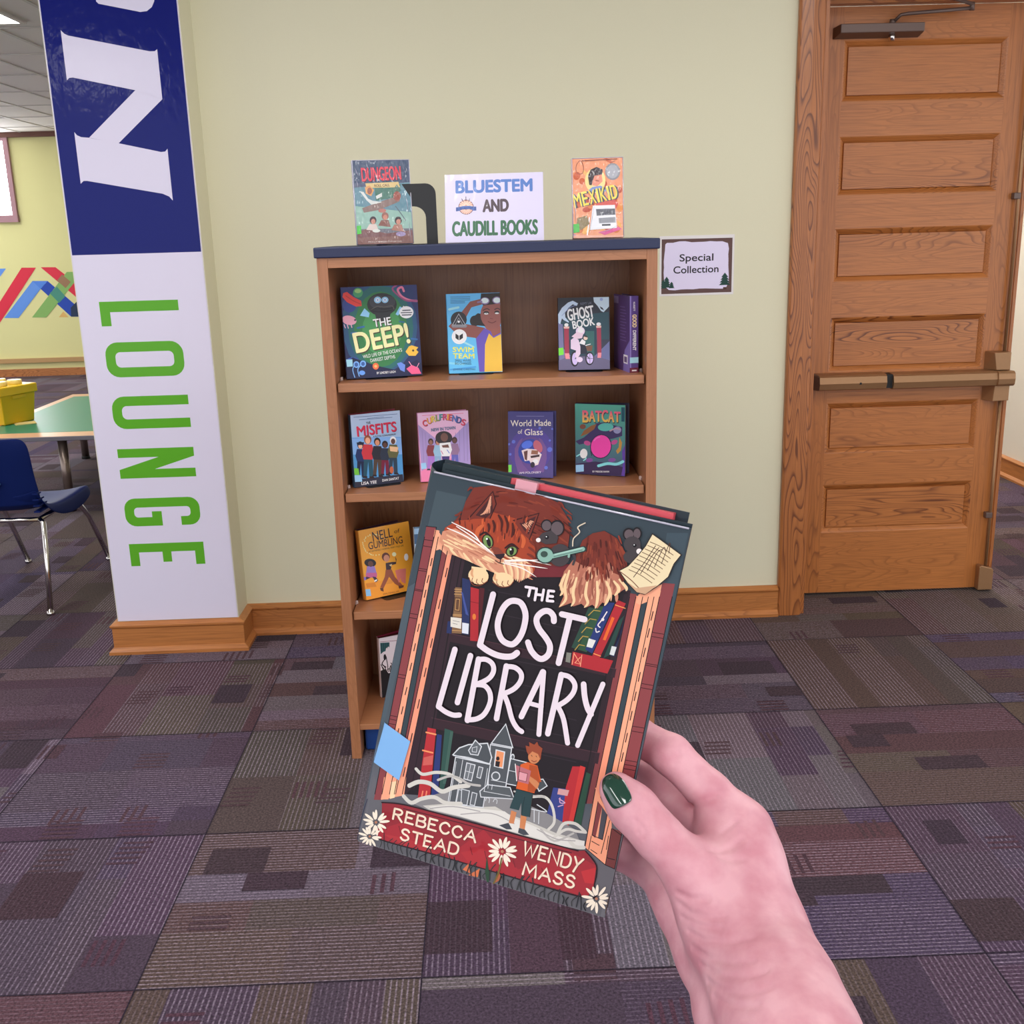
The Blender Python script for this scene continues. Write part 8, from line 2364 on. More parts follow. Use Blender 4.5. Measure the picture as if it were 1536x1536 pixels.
# ------------------------------------------------------------------ left room: table, tub, chair
tb=thing('activity_table','low grey edged table with green top and pale border behind the column','table',(-2.45,7.0,0))
X0,X1,Y0,Y1,Z=-.585,.62,-.87,.92,.46
MB().box(X0,X1,Y0,Y1,Z-.026,Z-.001).build('top',plain('grey_edge','#77757e',.5),tb,bevel=.003)
MB().box(X0+.004,X1-.004,Y0+.004,Y1-.004,Z-.001,Z).build('border',plain('pale_border','#d9a47e',.3,coat=.2),tb)
MB().box(X0+.06,X1-.06,Y0+.15,Y1-.13,Z,Z+.0008).build('green_panel',plain('green_laminate','#0f7a5c',.35,coat=.1,spec=.3),tb)
for sx in (-1,1):
    for sy in (-1,1):
        lx=-.02 if sx<0 else .5; lx=.0 if sx<0 and sy<0 else lx
        lx={(-1,-1):-.02,(1,-1):.5,(-1,1):-.5,(1,1):.5}[(sx,sy)]
        lg=MB().tube([(lx,sy*.8+(.0),Z-.026),(lx,sy*.8,.02)],.026,16).build('leg',plain('leg_metal','#8c7d74',.3,metal=.8),tb)
        MB().tube([(lx,sy*.8,.02),(lx,sy*.8,0)],.03,16).build('foot',M['rubber'],lg)
yel=plain('yellow_plastic','#e3b90e',.35,coat=.2); yel2=plain('pale_yellow_plastic','#eeda86',.4)
bx=thing('toy_bin','yellow plastic toy bin with studded lid on the green topped table','bin',(-2.848,6.765,.461),math.radians(63.5))
# local x runs back along the visible right face, -x towards the viewer
bd_=MB(); wd,lb=.30,.225
bd_.mesh([(-lb,0,0),(0,0,0),(0,wd,0),(-lb,wd,0),(-lb-.018,-.018,.185),(.018,-.018,.185),(.018,wd+.018,.185),(-lb-.018,wd+.018,.185)],[(0,3,2,1),(0,1,5,4),(1,2,6,5),(2,3,7,6),(3,0,4,7)])
bd_.build('tub',yel,bx,bevel=.006)
MB().box(-lb-.03,.03,-.03,wd+.03,.18,.235).build('lid',yel,bx,bevel=.006)
for a in (-.17,-.06):
    for b_ in (.06,.20): MB().tube([(a,b_,.235),(a,b_,.262)],.043,20).build('stud',yel2,bx,bevel=.003)
MB().box(-lb-.016,-lb-.006,.06,.24,.04,.125).build('window',plain('tub_window','#5a3524',.4),bx)
MB().box(-.16,-.06,-.0225,-.0125,.155,.178).build('grip',yel,bx,bevel=.004)
ps=MB(); ps.box(-.12,0,-.05,.05,0,.004); tag(ps.build('paper_slip',plain('tan_paper','#d5be78',.8),None,loc=(-2.80,6.66,.4612)),'small tan paper slip lying on the table beside the yellow bin','paper').rotation_euler=(0,0,.5)
# chair
ch=thing('classroom_chair','navy blue plastic classroom chair with chrome legs, beside the column','chair',(-2.1,4.75,0),0)
bl=plain('navy_plastic','#13225a',.55,bump=.1,bscale=300,spec=.08); 
def sheet(P,t,name,parent,mat):
    """thick curved sheet from a grid of points"""
    n,m=len(P),len(P[0]); V=[Vector(p) for r in P for p in r]; F=[]
    for i in range(n-1):
        for j in range(m-1): F.append((i*m+j,i*m+j+1,(i+1)*m+j+1,(i+1)*m+j))
    mb=MB(); mb.mesh(V,F,0,None,True); o=mb.build(name,mat,parent); s=o.modifiers.new('thick','SOLIDIFY'); s.thickness=t; s.offset=0; s2=o.modifiers.new('sub','SUBSURF'); s2.levels=1; s2.render_levels=2; return o
# seat from rear (y=-.28) to the front edge (y=.30), dished across
seat=[]
for v,z,wd,dr in ((-.31,.50,.185,.0),(-.285,.45,.195,.004),(-.22,.418,.205,.022),(-.10,.405,.21,.040),(.04,.404,.212,.046),(.15,.408,.215,.040),(.21,.404,.212,.026),(.235,.392,.20,.010)):
    row=[(-wd-.012,v,z+.022-dr*1.6),(-wd-.006,v,z+.024-dr*.5)]
    for i in range(9):
        q=-1+i/4; row.append((q*wd,v,z+.026*abs(q)**3))
    seat.append(row+[(wd+.006,v,z+.024-dr*.5),(wd+.012,v,z+.022-dr*1.6)])
sheet(seat,.006,'seat',ch,bl)
bk=[]
for z,y,w_ in ((.455,-.302,.195),(.50,-.314,.197),(.56,-.330,.195),(.62,-.345,.195),(.69,-.365,.20),(.735,-.372,.195),(.757,-.375,.17)):
    bk.append([((-1+i/4)*w_,y+.035*abs(-1+i/4)**2,z) for i in range(9)])
back=sheet(bk,.006,'backrest',ch,bl)
hz=MB(); hz.prism([(-.045+.0,.545),(.05,.545),(.065,.565),(.05,.585),(-.045,.585),(-.06,.565)],1,-.352,-.337).build('grip_hole',plain('grip_lit_blue','#3a5a9c',.45),back)  # solid plug; its lighter blue holds the lit look of the opening
for sx in (1,-1):
    for k in range(4): MB().box(min(sx*.178,sx*.204),max(sx*.178,sx*.204),-.322,-.215-.024*k,.432+k*.026,.438+k*.026).build('side_rib',bl,ch)
for sx in (1,-1):
    MB().tube([(sx*.165,-.25,.385),(sx*.185,-.26,.372),(sx*.205,-.32,.26),(sx*.217,-.393,.012)],.0115,12).build('leg',M['chrome'],ch)
    MB().tube([(sx*.165,.09,.375),(sx*.175,.16,.362),(sx*.19,.24,.27),(sx*.20,.405,.012)],.0115,12).build('leg',M['chrome'],ch)
    for y_ in (-.393,.405): MB().tube([(sx*(.217 if y_<0 else .20),y_,.016),(sx*(.217 if y_<0 else .20),y_,.0)],[.013,.018],14).build('glide',M['chrome'],ch)
    MB().tube([(sx*.165,-.25,.385),(sx*.165,.09,.378)],.0105,10).build('side_rail',M['chrome'],ch)
MB().tube([(-.165,-.25,.385),(.165,-.25,.385)],.0105,10).build('cross_rail',M['chrome'],ch)
# ------------------------------------------------------------------ held book
HM=Matrix(((.937110,.233848,-.259114,.012227),(-.300142,.160972,-.940214,.540215),(-.178157,.958855,.221036,1.281877),(0,0,0,1)))
hb=thing('hardcover_book','big dark slate hardcover with orange cat and white title, held up in the hand','book'); hb.matrix_world=HM
w,h=.146,.216; L=lambda q:lin(q,-1.0); c=MB(); sh=[(0,0),(-.003,0)]
gt,gb,gm=L('#3d4b55'),L('#6f6d72'),L('#4a5760')
X0,X1=-w/2,w/2
bo,bl_=.0070,-.004   # back board: slid up and left a little
def slab(mb,x0,x1,y0,y1,z0,z1,col,mi=0):
    k=len(mb.f); mb.box(x0,x1,y0,y1,z0,z1,mi,col)
slab(c,X0+.004,X1,-h/2,h/2,-.0028,-.0002,L('#36434c'))
slab(c,X0+.004+bl_,X1+bl_,-h/2+bo,h/2+bo,-.0245,-.0215,L('#35424b'))
n=8
for i in range(n):
    def pt(t): return (X0+.004+bl_*t-.0062*math.sin(math.pi*t),-.0002-.0243*t,bo*t)
    a,b=pt(i/n),pt((i+1)/n)
    c.face([(a[0],-h/2+a[2],a[1]),(a[0],h/2+a[2],a[1]),(b[0],h/2+b[2],b[1]),(b[0],-h/2+b[2],b[1])],0,[L('#57606a'),L('#36444e'),L('#36444e'),L('#57606a')],True)
N=10
for i in range(N):
    y0,y1=-h/2+h*i/N,-h/2+h*(i+1)/N
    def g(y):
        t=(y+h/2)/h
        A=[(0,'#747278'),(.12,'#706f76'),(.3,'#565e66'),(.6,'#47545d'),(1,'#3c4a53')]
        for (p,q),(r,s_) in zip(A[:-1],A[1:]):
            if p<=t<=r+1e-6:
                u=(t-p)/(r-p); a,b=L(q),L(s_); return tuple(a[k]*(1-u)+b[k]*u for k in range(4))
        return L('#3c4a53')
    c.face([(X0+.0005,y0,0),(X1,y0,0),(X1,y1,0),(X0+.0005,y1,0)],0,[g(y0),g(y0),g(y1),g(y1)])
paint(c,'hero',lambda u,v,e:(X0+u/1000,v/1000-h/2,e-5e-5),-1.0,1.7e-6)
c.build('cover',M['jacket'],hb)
pb=MB().box(X0+.006,X1-.004,-h/2+.004,h/2-.001+.0028,-.0072,-.003)
pb.build('page_block',M['paper'],hb)
fl=MB().box(X0+.006,X1+.0,-h/2+.004,h/2+.0022,-.0064,-.0029,0,L('#2c3a42')).box(X0+.004,X0+.044,-h/2+.006,h/2+.0054,-.0214,-.0066,0,L('#2b3a40')); fl.build('jacket_flap',M['jacket'],hb)
MB().box(X0+.044,X1-.011,-h/2+.006,h/2+.0054,-.0214,-.0073).build('endpaper',plain('red_endpaper','#c93a48',.45,coat=.2),hb)
MB().box(X0+.048,X0+.060,h/2-.004,h/2+.0058,-.0216,-.0026).build('tape',plain('clear_tape','#cf8d99',.25,coat=.4),hb)
MB().tube([(X0+.002,h/2-.0002,.0004),(X1-.001,h/2-.0002,.0004)],.0006,6).build('edge_glint',film,hb)  # thin pale line added for the glint along the top of the jacket
sk=MB(); cs=[(-.0702,-.0367),(-.0535,-.0430),(-.0554,-.0665),(-.0720,-.0605)]
sk.face([(x_,y_,.0011) for x_,y_ in cs[::-1]],0,lin('#7fb6ec',.86)); sk.face([(cs[0][0],cs[0][1],.0011),(cs[3][0],cs[3][1],.0011),(X0-.001,cs[3][1]+.001,-.004),(X0-.0005,cs[0][1]+.001,-.004)],0,lin('#79aee6',.86)); sk.build('label_sticker',M['ink'],hb)
# ------------------------------------------------------------------ hand and forearm
def sdf_cone(p,a,b,ra,rb):
    a=np.asarray(a,np.float32);b=np.asarray(b,np.float32)
    ba=b-a;l2=float(ba@ba);rr=ra-rb;a2=l2-rr*rr;il2=1/l2
    pa=p-a;y=pa@ba;z=y-l2
    x2=((pa*l2-y[...,None]*ba)**2).sum(-1)
    y2=y*y*l2;z2=z*z*l2
    k=np.sign(rr)*rr*rr*x2
    d=(np.sqrt(x2*a2*il2)+y*rr)*il2-ra
    c1=np.sign(z)*a2*z2>k;c2=(np.sign(y)*a2*y2<k)&~c1
    d=np.where(c1,np.sqrt(x2+z2)*il2-rb,d)
    return np.where(c2,np.sqrt(x2+y2)*il2-ra,d)
def smin(a,b,k):
    h=np.maximum(k-np.abs(a-b),0)/k
    return np.minimum(a,b)-h*h*k*.25
def chain(p,js,k):
    d=None
    for (a,ra),(b,rb) in zip(js[:-1],js[1:]):
        e=sdf_cone(p,a,b,ra,rb);d=e if d is None else smin(d,e,k)
    return d
def hand_sdf(p,HD,grooves=True):
    body=None
    for nm in HD['body']:
        e=chain(p,HD['J'][nm],.014);body=e if body is None else smin(body,e,.005 if nm=='ulnar' else .016)
    f=None
    for nm in HD['fingers']:
        e=chain(p,HD['J'][nm],.004);f=e if f is None else smin(f,e,.0016)
    d=smin(body,f,.007)
    t=chain(p,HD['J']['thumb'],.008)
    d=smin(d,t,.008)
    if grooves:
        near=np.abs(d)<.008
        if near.any():
            pp=p[near];dd=d[near]
            for gr,amp,sg in HD['G']:
                e=None
                for a,b in zip(gr[:-1],gr[1:]):
                    a=np.asarray(a,np.float32);b=np.asarray(b,np.float32);ba=b-a;pa=pp-a
                    h=np.clip((pa@ba)/float(ba@ba),0,1);ee=((pa-h[...,None]*ba)**2).sum(-1)
                    e=ee if e is None else np.minimum(e,ee)
                dd=dd+amp*np.exp(-e/(sg*sg))
            d=d.copy();d[near]=dd
    return d

HAND=dict(body=['radial','thenar','pad','mid_palm','ulnar'],fingers=['index','middle','ring','little'],J={'thumb':[[[0.06227,0.50614,1.23976],0.00873],[[0.06841,0.50139,1.23322],0.0102],[[0.07283,0.49804,1.22953],0.0107],[[0.0821,0.49118,1.21995],0.01116],[[0.09711,0.484,1.20568],0.01367],[[0.11096,0.47682,1.1874],0.01915]],'radial':[[[0.12985,0.50498,1.21363],0.01414],[[0.12893,0.49405,1.19949],0.018],[[0.12747,0.48184,1.18433],0.02043],[[0.12754,0.46654,1.17329],0.02578],[[0.1295,0.43199,1.16788],0.02822],[[0.13099,0.40237,1.16547],0.02808],[[0.13179,0.32604,1.17021],0.02609]],'thenar':[[[0.10298,0.48585,1.19749],0.01291],[[0.11096,0.47682,1.1874],0.01755],[[0.11614,0.46568,1.17691],0.02044]],'ulnar':[[[0.09247,0.54188,1.17363],0.01549],[[0.10424,0.52411,1.16209],0.01747],[[0.11075,0.50948,1.15419],0.01803],[[0.11465,0.48748,1.14949],0.01985],[[0.11776,0.449,1.14498],0.02066],[[0.12469,0.36486,1.14017],0.02282]],'pad':[[[0.11861,0.51171,1.2107],0.01252],[[0.12457,0.50472,1.20034],0.01554]],'mid_palm':[[[0.12033,0.52582,1.19369],0.01383],[[0.12062,0.50447,1.17536],0.02019],[[0.12504,0.47905,1.16164],0.02379]],'index':[[[0.13102,0.50969,1.21198],0.01359],[[0.11503,0.52024,1.22717],0.01126],[[0.09623,0.53331,1.24384],0.01084],[[0.0788,0.55176,1.24752],0.01032],[[0.05817,0.55679,1.24783],0.00898]],'middle':[[[0.12077,0.52788,1.1937],0.01296],[[0.10387,0.53788,1.2067],0.0111],[[0.08886,0.54716,1.21711],0.01086],[[0.06609,0.55433,1.22664],0.01022],[[0.04484,0.55662,1.22503],0.00882]],'ring':[[[0.10928,0.53885,1.17143],0.01283],[[0.07538,0.55248,1.19679],0.01103],[[0.05148,0.55343,1.20266],0.01006],[[0.03227,0.55427,1.19769],0.00864]],'little':[[[0.0946,0.54338,1.16376],0.01319],[[0.06913,0.55104,1.17499],0.01038],[[0.04593,0.54817,1.17923],0.00887],[[0.03147,0.54827,1.17578],0.00744]]},G=[[[[0.07286,0.49109,1.24132],[0.07355,0.49031,1.24056],[0.07425,0.48959,1.23976],[0.07495,0.48896,1.23891],[0.07567,0.48841,1.23801],[0.07528,0.48755,1.23706],[0.0749,0.48677,1.23605],[0.07453,0.48605,1.23502],[0.07417,0.48541,1.23394]],0.0009,0.001],[[[0.07608,0.49121,1.24052],[0.07649,0.49035,1.23967],[0.07691,0.48959,1.23875],[0.07734,0.48888,1.23782],[0.07776,0.48816,1.23688],[0.0772,0.48709,1.23591],[0.07666,0.48614,1.23487],[0.07614,0.48528,1.23378],[0.07563,0.48452,1.23263]],0.0009,0.001],[[[0.07886,0.49183,1.23945],[0.07925,0.4909,1.23849],[0.07964,0.48997,1.23752],[0.08003,0.48903,1.23657],[0.08042,0.48809,1.23562],[0.0795,0.48647,1.23454],[0.07863,0.4851,1.23333],[0.07779,0.48395,1.23199],[0.07699,0.48298,1.23054]],0.0009,0.001],[[[0.07146,0.48493,1.23199],[0.07218,0.4844,1.23109],[0.07289,0.48383,1.23022],[0.0736,0.48323,1.22937],[0.0743,0.48261,1.22853],[0.074,0.48232,1.22754],[0.0737,0.48208,1.22651],[0.07341,0.48191,1.22545],[0.07314,0.48182,1.22434]],0.0009,0.001],[[[0.06947,0.48586,1.2333],[0.06995,0.48549,1.23246],[0.07043,0.48511,1.23163],[0.0709,0.48471,1.23082],[0.07137,0.48429,1.23001],[0.07122,0.48412,1.22923],[0.07106,0.48397,1.22844],[0.07092,0.48387,1.22762],[0.07078,0.48379,1.22679]],0.0009,0.001],[[[0.10664,0.52853,1.21434],[0.10503,0.51364,1.22365],[0.10604,0.51183,1.22527],[0.10717,0.51061,1.22654],[0.10837,0.50973,1.22761],[0.11011,0.50882,1.22873],[0.11191,0.50824,1.22965],[0.11376,0.50791,1.23044],[0.11566,0.50782,1.23108]],0.002,0.0017],[[[0.10674,0.47992,1.21803],[0.10814,0.48022,1.21748],[0.10954,0.48049,1.21695],[0.11091,0.48066,1.21647],[0.11226,0.48072,1.21608],[0.11406,0.48167,1.21599],[0.1158,0.4823,1.21611],[0.11748,0.48266,1.2164],[0.1191,0.48283,1.21682],[0.12057,0.48346,1.21755],[0.12203,0.48411,1.21828],[0.12351,0.48477,1.21899],[0.12499,0.48545,1.2197]],0.0014,0.0017],[[[0.11572,0.49194,1.21975],[0.11713,0.4923,1.22068],[0.11856,0.4927,1.22158],[0.11998,0.49312,1.22247],[0.12142,0.49358,1.22333],[0.12233,0.49405,1.22392],[0.12324,0.49455,1.22448],[0.12417,0.49508,1.22503],[0.1251,0.49564,1.22557]],0.001,0.0015],[[[0.11156,0.47745,1.21521],[0.1131,0.4772,1.21471],[0.11461,0.47683,1.21428],[0.1161,0.47638,1.2139],[0.11758,0.47585,1.21358],[0.11921,0.47608,1.21365],[0.12083,0.47625,1.21377],[0.12243,0.47634,1.21393],[0.12405,0.47648,1.21406]],0.001,0.0015],[[[0.09576,0.52111,1.24553],[0.09648,0.52126,1.24634],[0.09721,0.5215,1.24711],[0.09797,0.52183,1.24783],[0.09874,0.52225,1.2485],[0.0988,0.52263,1.24907],[0.09886,0.52303,1.24963],[0.09894,0.52345,1.25017],[0.09901,0.5239,1.25071]],0.0008,0.0012],[[[0.0892,0.46962,1.20004],[0.09053,0.46827,1.20001],[0.09185,0.46698,1.19994],[0.09319,0.46574,1.19984],[0.09452,0.46453,1.19972],[0.09636,0.46342,1.20054],[0.09823,0.46248,1.20125],[0.10012,0.46166,1.20188],[0.10203,0.46094,1.20243]],0.0013,0.0017],[[[0.08963,0.46869,1.19469],[0.09075,0.46698,1.19449],[0.09188,0.4653,1.19428],[0.093,0.46363,1.19405],[0.09412,0.46202,1.19381],[0.09583,0.46021,1.19441],[0.09756,0.45857,1.1949],[0.0993,0.45703,1.19532],[0.10104,0.45557,1.19569],[0.10286,0.45456,1.19647],[0.10469,0.45364,1.19718],[0.10654,0.45281,1.19783],[0.10839,0.45203,1.19843]],0.0013,0.0017],[[[0.09072,0.46573,1.18896],[0.09228,0.46297,1.18966],[0.09389,0.46053,1.19014],[0.09552,0.4583,1.19048],[0.09715,0.45616,1.19076],[0.09926,0.45405,1.19174],[0.10139,0.45206,1.19264],[0.10351,0.45014,1.19349],[0.10563,0.44834,1.19426]],0.0013,0.0017],[[[0.09288,0.46024,1.18445],[0.09421,0.45776,1.18501],[0.09554,0.4554,1.1855],[0.09686,0.45303,1.18599],[0.09818,0.45077,1.18642],[0.1006,0.44791,1.18813],[0.10305,0.44529,1.18966],[0.10549,0.44281,1.1911],[0.10792,0.4404,1.19247],[0.11051,0.43883,1.19408],[0.11314,0.43748,1.19552],[0.1158,0.43636,1.19679],[0.11852,0.43549,1.19787]],0.0013,0.0017],[[[0.09413,0.4555,1.17838],[0.0955,0.4521,1.17938],[0.0969,0.44894,1.18022],[0.09828,0.44586,1.18103],[0.09963,0.44269,1.18191],[0.10155,0.43896,1.18409],[0.10343,0.43523,1.18628],[0.10528,0.43157,1.18842],[0.10721,0.42841,1.19018],[0.1092,0.42664,1.19173],[0.11123,0.42512,1.19307],[0.1133,0.42381,1.19426],[0.1154,0.42269,1.19529]],0.0013,0.0017],[[[0.09669,0.44745,1.17489],[0.09806,0.44313,1.17669],[0.09934,0.43863,1.17867],[0.10051,0.43383,1.18091],[0.10171,0.4293,1.18297],[0.10375,0.42557,1.1855],[0.10587,0.42234,1.18766],[0.10804,0.41947,1.18952],[0.11026,0.41689,1.19116],[0.11236,0.41592,1.19265],[0.11452,0.4152,1.19393],[0.11674,0.41469,1.19504],[0.119,0.41439,1.19599]],0.0013,0.0017],[[[0.09805,0.43902,1.17202],[0.09868,0.43282,1.17546],[0.09958,0.42807,1.17777],[0.10065,0.42414,1.17944],[0.10174,0.42043,1.18095],[0.10367,0.41654,1.18372],[0.10568,0.41312,1.18609],[0.10775,0.4101,1.18814],[0.10988,0.40745,1.18991],[0.11193,0.40643,1.19144],[0.11402,0.40565,1.19278],[0.11617,0.40507,1.19395],[0.11837,0.4047,1.19495]],0.0013,0.0017],[[[0.09853,0.42729,1.1733],[0.0996,0.42233,1.17585],[0.10073,0.4178,1.17808],[0.1019,0.41358,1.18007],[0.10309,0.40965,1.18186],[0.10507,0.40631,1.18451],[0.10714,0.4035,1.18672],[0.10928,0.40108,1.18861],[0.11146,0.39892,1.19027]],0.0013,0.0017]],N=[[[0.05552,0.50564,1.24569],[0.05605,0.50581,1.24646],[0.05664,0.50596,1.2471],[0.05728,0.50605,1.24764],[0.05798,0.50603,1.24809],[0.05873,0.50595,1.24844],[0.05953,0.5058,1.24868],[0.06039,0.50563,1.2488],[0.06132,0.50546,1.24877]],[[0.05467,0.504,1.24418],[0.05549,0.50327,1.24553],[0.0564,0.50284,1.24661],[0.05738,0.50261,1.24745],[0.05842,0.50255,1.2481],[0.05954,0.50264,1.24854],[0.06072,0.50289,1.24879],[0.06197,0.5033,1.24884],[0.06329,0.50386,1.24869]],[[0.05454,0.50244,1.24301],[0.05555,0.50136,1.24455],[0.05663,0.50071,1.24576],[0.05779,0.50039,1.24671],[0.05901,0.50031,1.24744],[0.06029,0.50046,1.24795],[0.06164,0.50083,1.24826],[0.06306,0.50146,1.24834],[0.06455,0.50236,1.24819]],[[0.05468,0.50116,1.2418],[0.05582,0.49985,1.24344],[0.05703,0.49907,1.24472],[0.0583,0.49864,1.24574],[0.05964,0.49854,1.24652],[0.06103,0.49871,1.2471],[0.06249,0.49917,1.24745],[0.064,0.49991,1.24761],[0.06559,0.50096,1.24753]],[[0.05505,0.50001,1.24063],[0.05627,0.49856,1.24229],[0.05756,0.49769,1.24359],[0.05891,0.4972,1.24464],[0.0603,0.49705,1.24546],[0.06175,0.4972,1.2461],[0.06324,0.49763,1.24654],[0.06478,0.49838,1.24679],[0.06639,0.49944,1.24682]],[[0.05559,0.4989,1.23955],[0.05686,0.49735,1.24118],[0.05819,0.49638,1.24247],[0.05956,0.49581,1.24354],[0.06097,0.49559,1.2444],[0.06241,0.49568,1.24509],[0.06389,0.49606,1.24561],[0.06542,0.49677,1.24595],[0.06699,0.49778,1.24611]],[[0.05622,0.49765,1.2386],[0.0575,0.4961,1.24018],[0.05883,0.49508,1.24147],[0.06019,0.49446,1.24254],[0.06158,0.49419,1.24342],[0.06301,0.49422,1.24414],[0.06447,0.49455,1.2447],[0.06596,0.49518,1.24511],[0.06749,0.49615,1.24535]],[[0.05689,0.49635,1.2377],[0.05816,0.4948,1.23923],[0.05948,0.49376,1.24049],[0.06083,0.4931,1.24155],[0.0622,0.49279,1.24244],[0.0636,0.49279,1.24318],[0.06502,0.49309,1.24377],[0.06647,0.49368,1.24423],[0.06796,0.49458,1.24454]],[[0.05759,0.49501,1.23686],[0.05885,0.49348,1.23832],[0.06016,0.49245,1.23952],[0.06148,0.49179,1.24056],[0.06282,0.49146,1.24143],[0.06418,0.49144,1.24217],[0.06556,0.4917,1.24279],[0.06696,0.49226,1.24328],[0.06839,0.49312,1.24364]],[[0.05833,0.49367,1.23605],[0.05958,0.49221,1.2374],[0.06086,0.49119,1.23855],[0.06215,0.49055,1.23953],[0.06345,0.49021,1.24038],[0.06476,0.49016,1.24113],[0.06608,0.4904,1.24176],[0.06742,0.49093,1.24228],[0.06878,0.49176,1.24268]],[[0.05978,0.49186,1.23592],[0.06086,0.49073,1.23691],[0.06193,0.48989,1.2378],[0.06301,0.48935,1.23858],[0.06408,0.48905,1.23929],[0.06516,0.489,1.23992],[0.06624,0.4892,1.24048],[0.06732,0.48963,1.24096],[0.0684,0.49031,1.24138]]])
def surface_nets(D,org,h):
    s=D<0; nx,ny,nz=D.shape
    cnt=np.zeros((nx-1,ny-1,nz-1),np.int8); acc=np.zeros((nx-1,ny-1,nz-1,3),np.float32); ne=np.zeros((nx-1,ny-1,nz-1),np.float32)
    cor=[(i,j,k) for i in (0,1) for j in (0,1) for k in (0,1)]
    sl=lambda c:(slice(c[0],nx-1+c[0]),slice(c[1],ny-1+c[1]),slice(c[2],nz-1+c[2]))
    for a in cor: cnt+=s[sl(a)]
    act=(cnt>0)&(cnt<8)
    idx=np.argwhere(act); base=idx.astype(np.float32); P=np.zeros((len(idx),3),np.float32); n=np.zeros(len(idx),np.float32)
    for a in cor:
        for ax in range(3):
            if a[ax]: continue
            b=list(a); b[ax]=1
            da=D[idx[:,0]+a[0],idx[:,1]+a[1],idx[:,2]+a[2]]; db=D[idx[:,0]+b[0],idx[:,1]+b[1],idx[:,2]+b[2]]
            m=(da<0)!=(db<0); t=np.where(m,da/np.where(m,da-db,1),0)
            q=np.array(a,np.float32)[None]+0*base; q[:,ax]+=t
            P[m]+=q[m]; n[m]+=1
    V=(base+P/n[:,None])*h+org
    ids=-np.ones(act.shape,np.int64); ids[act]=np.arange(len(idx)); F=[]
    for ax in range(3):
        o1,o2=[q for q in range(3) if q!=ax]
        A=np.moveaxis(s,ax,0); ch=A[:-1]!=A[1:]
        e=np.argwhere(ch)
        full=np.zeros((len(e),3),np.int64); full[:,ax]=e[:,0]; full[:,o1]=e[:,1]; full[:,o2]=e[:,2]
        ok=(full[:,o1]>0)&(full[:,o2]>0)&(full[:,o1]<D.shape[o1]-1)&(full[:,o2]<D.shape[o2]-1); full=full[ok]
        def g(d1,d2):
            f=full.copy(); f[:,o1]-=d1; f[:,o2]-=d2; return ids[f[:,0],f[:,1],f[:,2]]
        q=np.stack([g(1,1),g(0,1),g(0,0),g(1,0)],1); ins=s[full[:,0],full[:,1],full[:,2]]
        flip=ins if ax!=1 else ~ins
        q[~flip]=q[~flip][:,::-1]; F.append(q)
    F=np.concatenate(F); return V,F[(F>=0).all(1)]
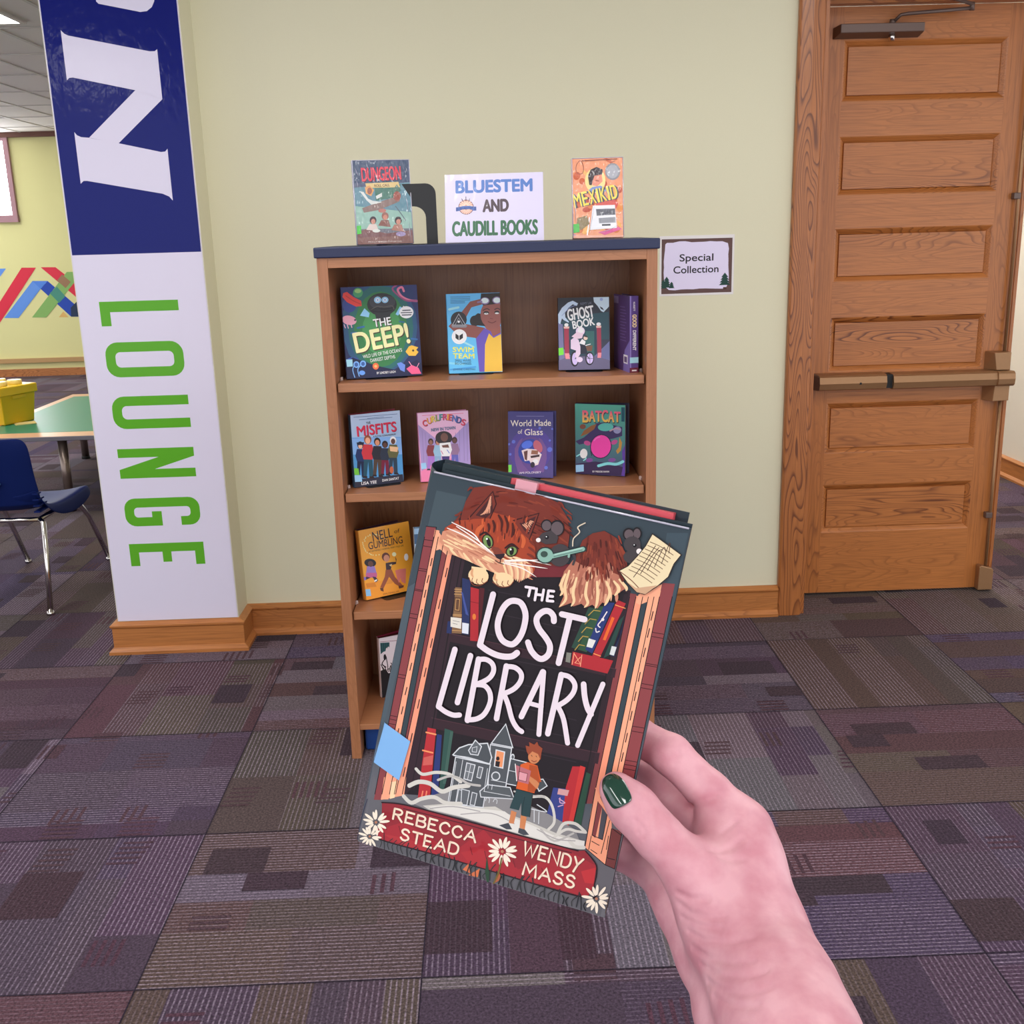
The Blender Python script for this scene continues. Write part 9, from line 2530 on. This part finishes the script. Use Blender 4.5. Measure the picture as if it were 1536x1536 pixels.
def build_hand():
    pts=np.array([p for ch_ in HAND['J'].values() for p,_ in ch_]); rad=max(r for ch_ in HAND['J'].values() for _,r in ch_)
    st_=.001; lo=pts.min(0)-.03; hi=pts.max(0)+.03
    # keep the forearm a little past the picture
    ax=[np.arange(lo[i],hi[i],st_,dtype=np.float32) for i in range(3)]
    D=np.full([len(a) for a in ax],.05,np.float32)
    cs=8; lo_=np.array([a[0] for a in ax])
    B=24
    for i in range(0,len(ax[0]),B):
        for j in range(0,len(ax[1]),B):
            for k in range(0,len(ax[2]),B):
                a=ax[0][i:i+B];b=ax[1][j:j+B];c_=ax[2][k:k+B]
                ctr=np.array([[(a[0]+a[-1])/2,(b[0]+b[-1])/2,(c_[0]+c_[-1])/2]],np.float32)
                d0=float(hand_sdf(ctr,HAND,False)[0])
                if abs(d0)>B*st_*.9+.004:
                    D[i:i+B,j:j+B,k:k+B]=.05 if d0>0 else -.05; continue
                p=np.stack(np.meshgrid(a,b,c_,indexing='ij'),-1).reshape(-1,3)
                D[i:i+B,j:j+B,k:k+B]=hand_sdf(p,HAND).reshape(len(a),len(b),len(c_))
    V,F=surface_nets(D,lo_,st_)
    me=bpy.data.meshes.new('person'); me.from_pydata(V.tolist(),[],F.tolist()); me.update()
    me.polygons.foreach_set('use_smooth',[True]*len(me.polygons))
    m,nt,b=nmat('skin'); b.inputs['Roughness'].default_value=.48; b.inputs['Subsurface Weight'].default_value=.05; b.inputs['Subsurface Radius'].default_value=(.012,.005,.003); b.inputs['Subsurface Scale'].default_value=.6; b.inputs['Specular IOR Level'].default_value=.35
    tc=node(nt,'ShaderNodeTexCoord'); n=node(nt,'ShaderNodeTexNoise'); n.inputs['Scale'].default_value=55; n.inputs['Detail'].default_value=5; link(nt,tc.outputs['Object'],n.inputs['Vector'])
    rp=node(nt,'ShaderNodeMapRange'); rp.inputs[1].default_value=.35; rp.inputs[2].default_value=.68; link(nt,n.outputs['Fac'],rp.inputs[0])
    mx=node(nt,'ShaderNodeMix',data_type='RGBA'); mx.inputs[6].default_value=lin('#d9a3ac'); mx.inputs[7].default_value=lin('#c58490'); link(nt,rp.outputs[0],mx.inputs[0]); link(nt,mx.outputs[2],b.inputs['Base Color'])
    n2=node(nt,'ShaderNodeTexNoise'); n2.inputs['Scale'].default_value=900; n2.inputs['Detail'].default_value=2; link(nt,tc.outputs['Object'],n2.inputs['Vector']); bp=node(nt,'ShaderNodeBump'); bp.inputs['Strength'].default_value=.12; bp.inputs['Distance'].default_value=.0006; link(nt,n2.outputs['Fac'],bp.inputs['Height']); link(nt,bp.outputs['Normal'],b.inputs['Normal'])
    me.materials.append(m); o=bpy.data.objects.new('person',me); COL.objects.link(o)
    tag(o,'bare forearm and hand reaching in to hold the slate book, dark green thumbnail','person')
    sm=o.modifiers.new('smooth','SMOOTH'); sm.factor=.4; sm.iterations=1
    G=HAND['N']; nn,mm=len(G),len(G[0]); mb=MB(); mb.mesh([p for r in G for p in r],[(i*mm+j,i*mm+j+1,(i+1)*mm+j+1,(i+1)*mm+j) for i in range(nn-1) for j in range(mm-1)],0,None,True)
    no=mb.build('fingernail',plain('green_polish','#0d3b2c',.12,coat=1.0),o); no['label']='glossy dark green thumbnail'
    s=no.modifiers.new('thick','SOLIDIFY'); s.thickness=.0008; s.offset=0; s2=no.modifiers.new('sub','SUBSURF'); s2.render_levels=2; s2.levels=1
build_hand()
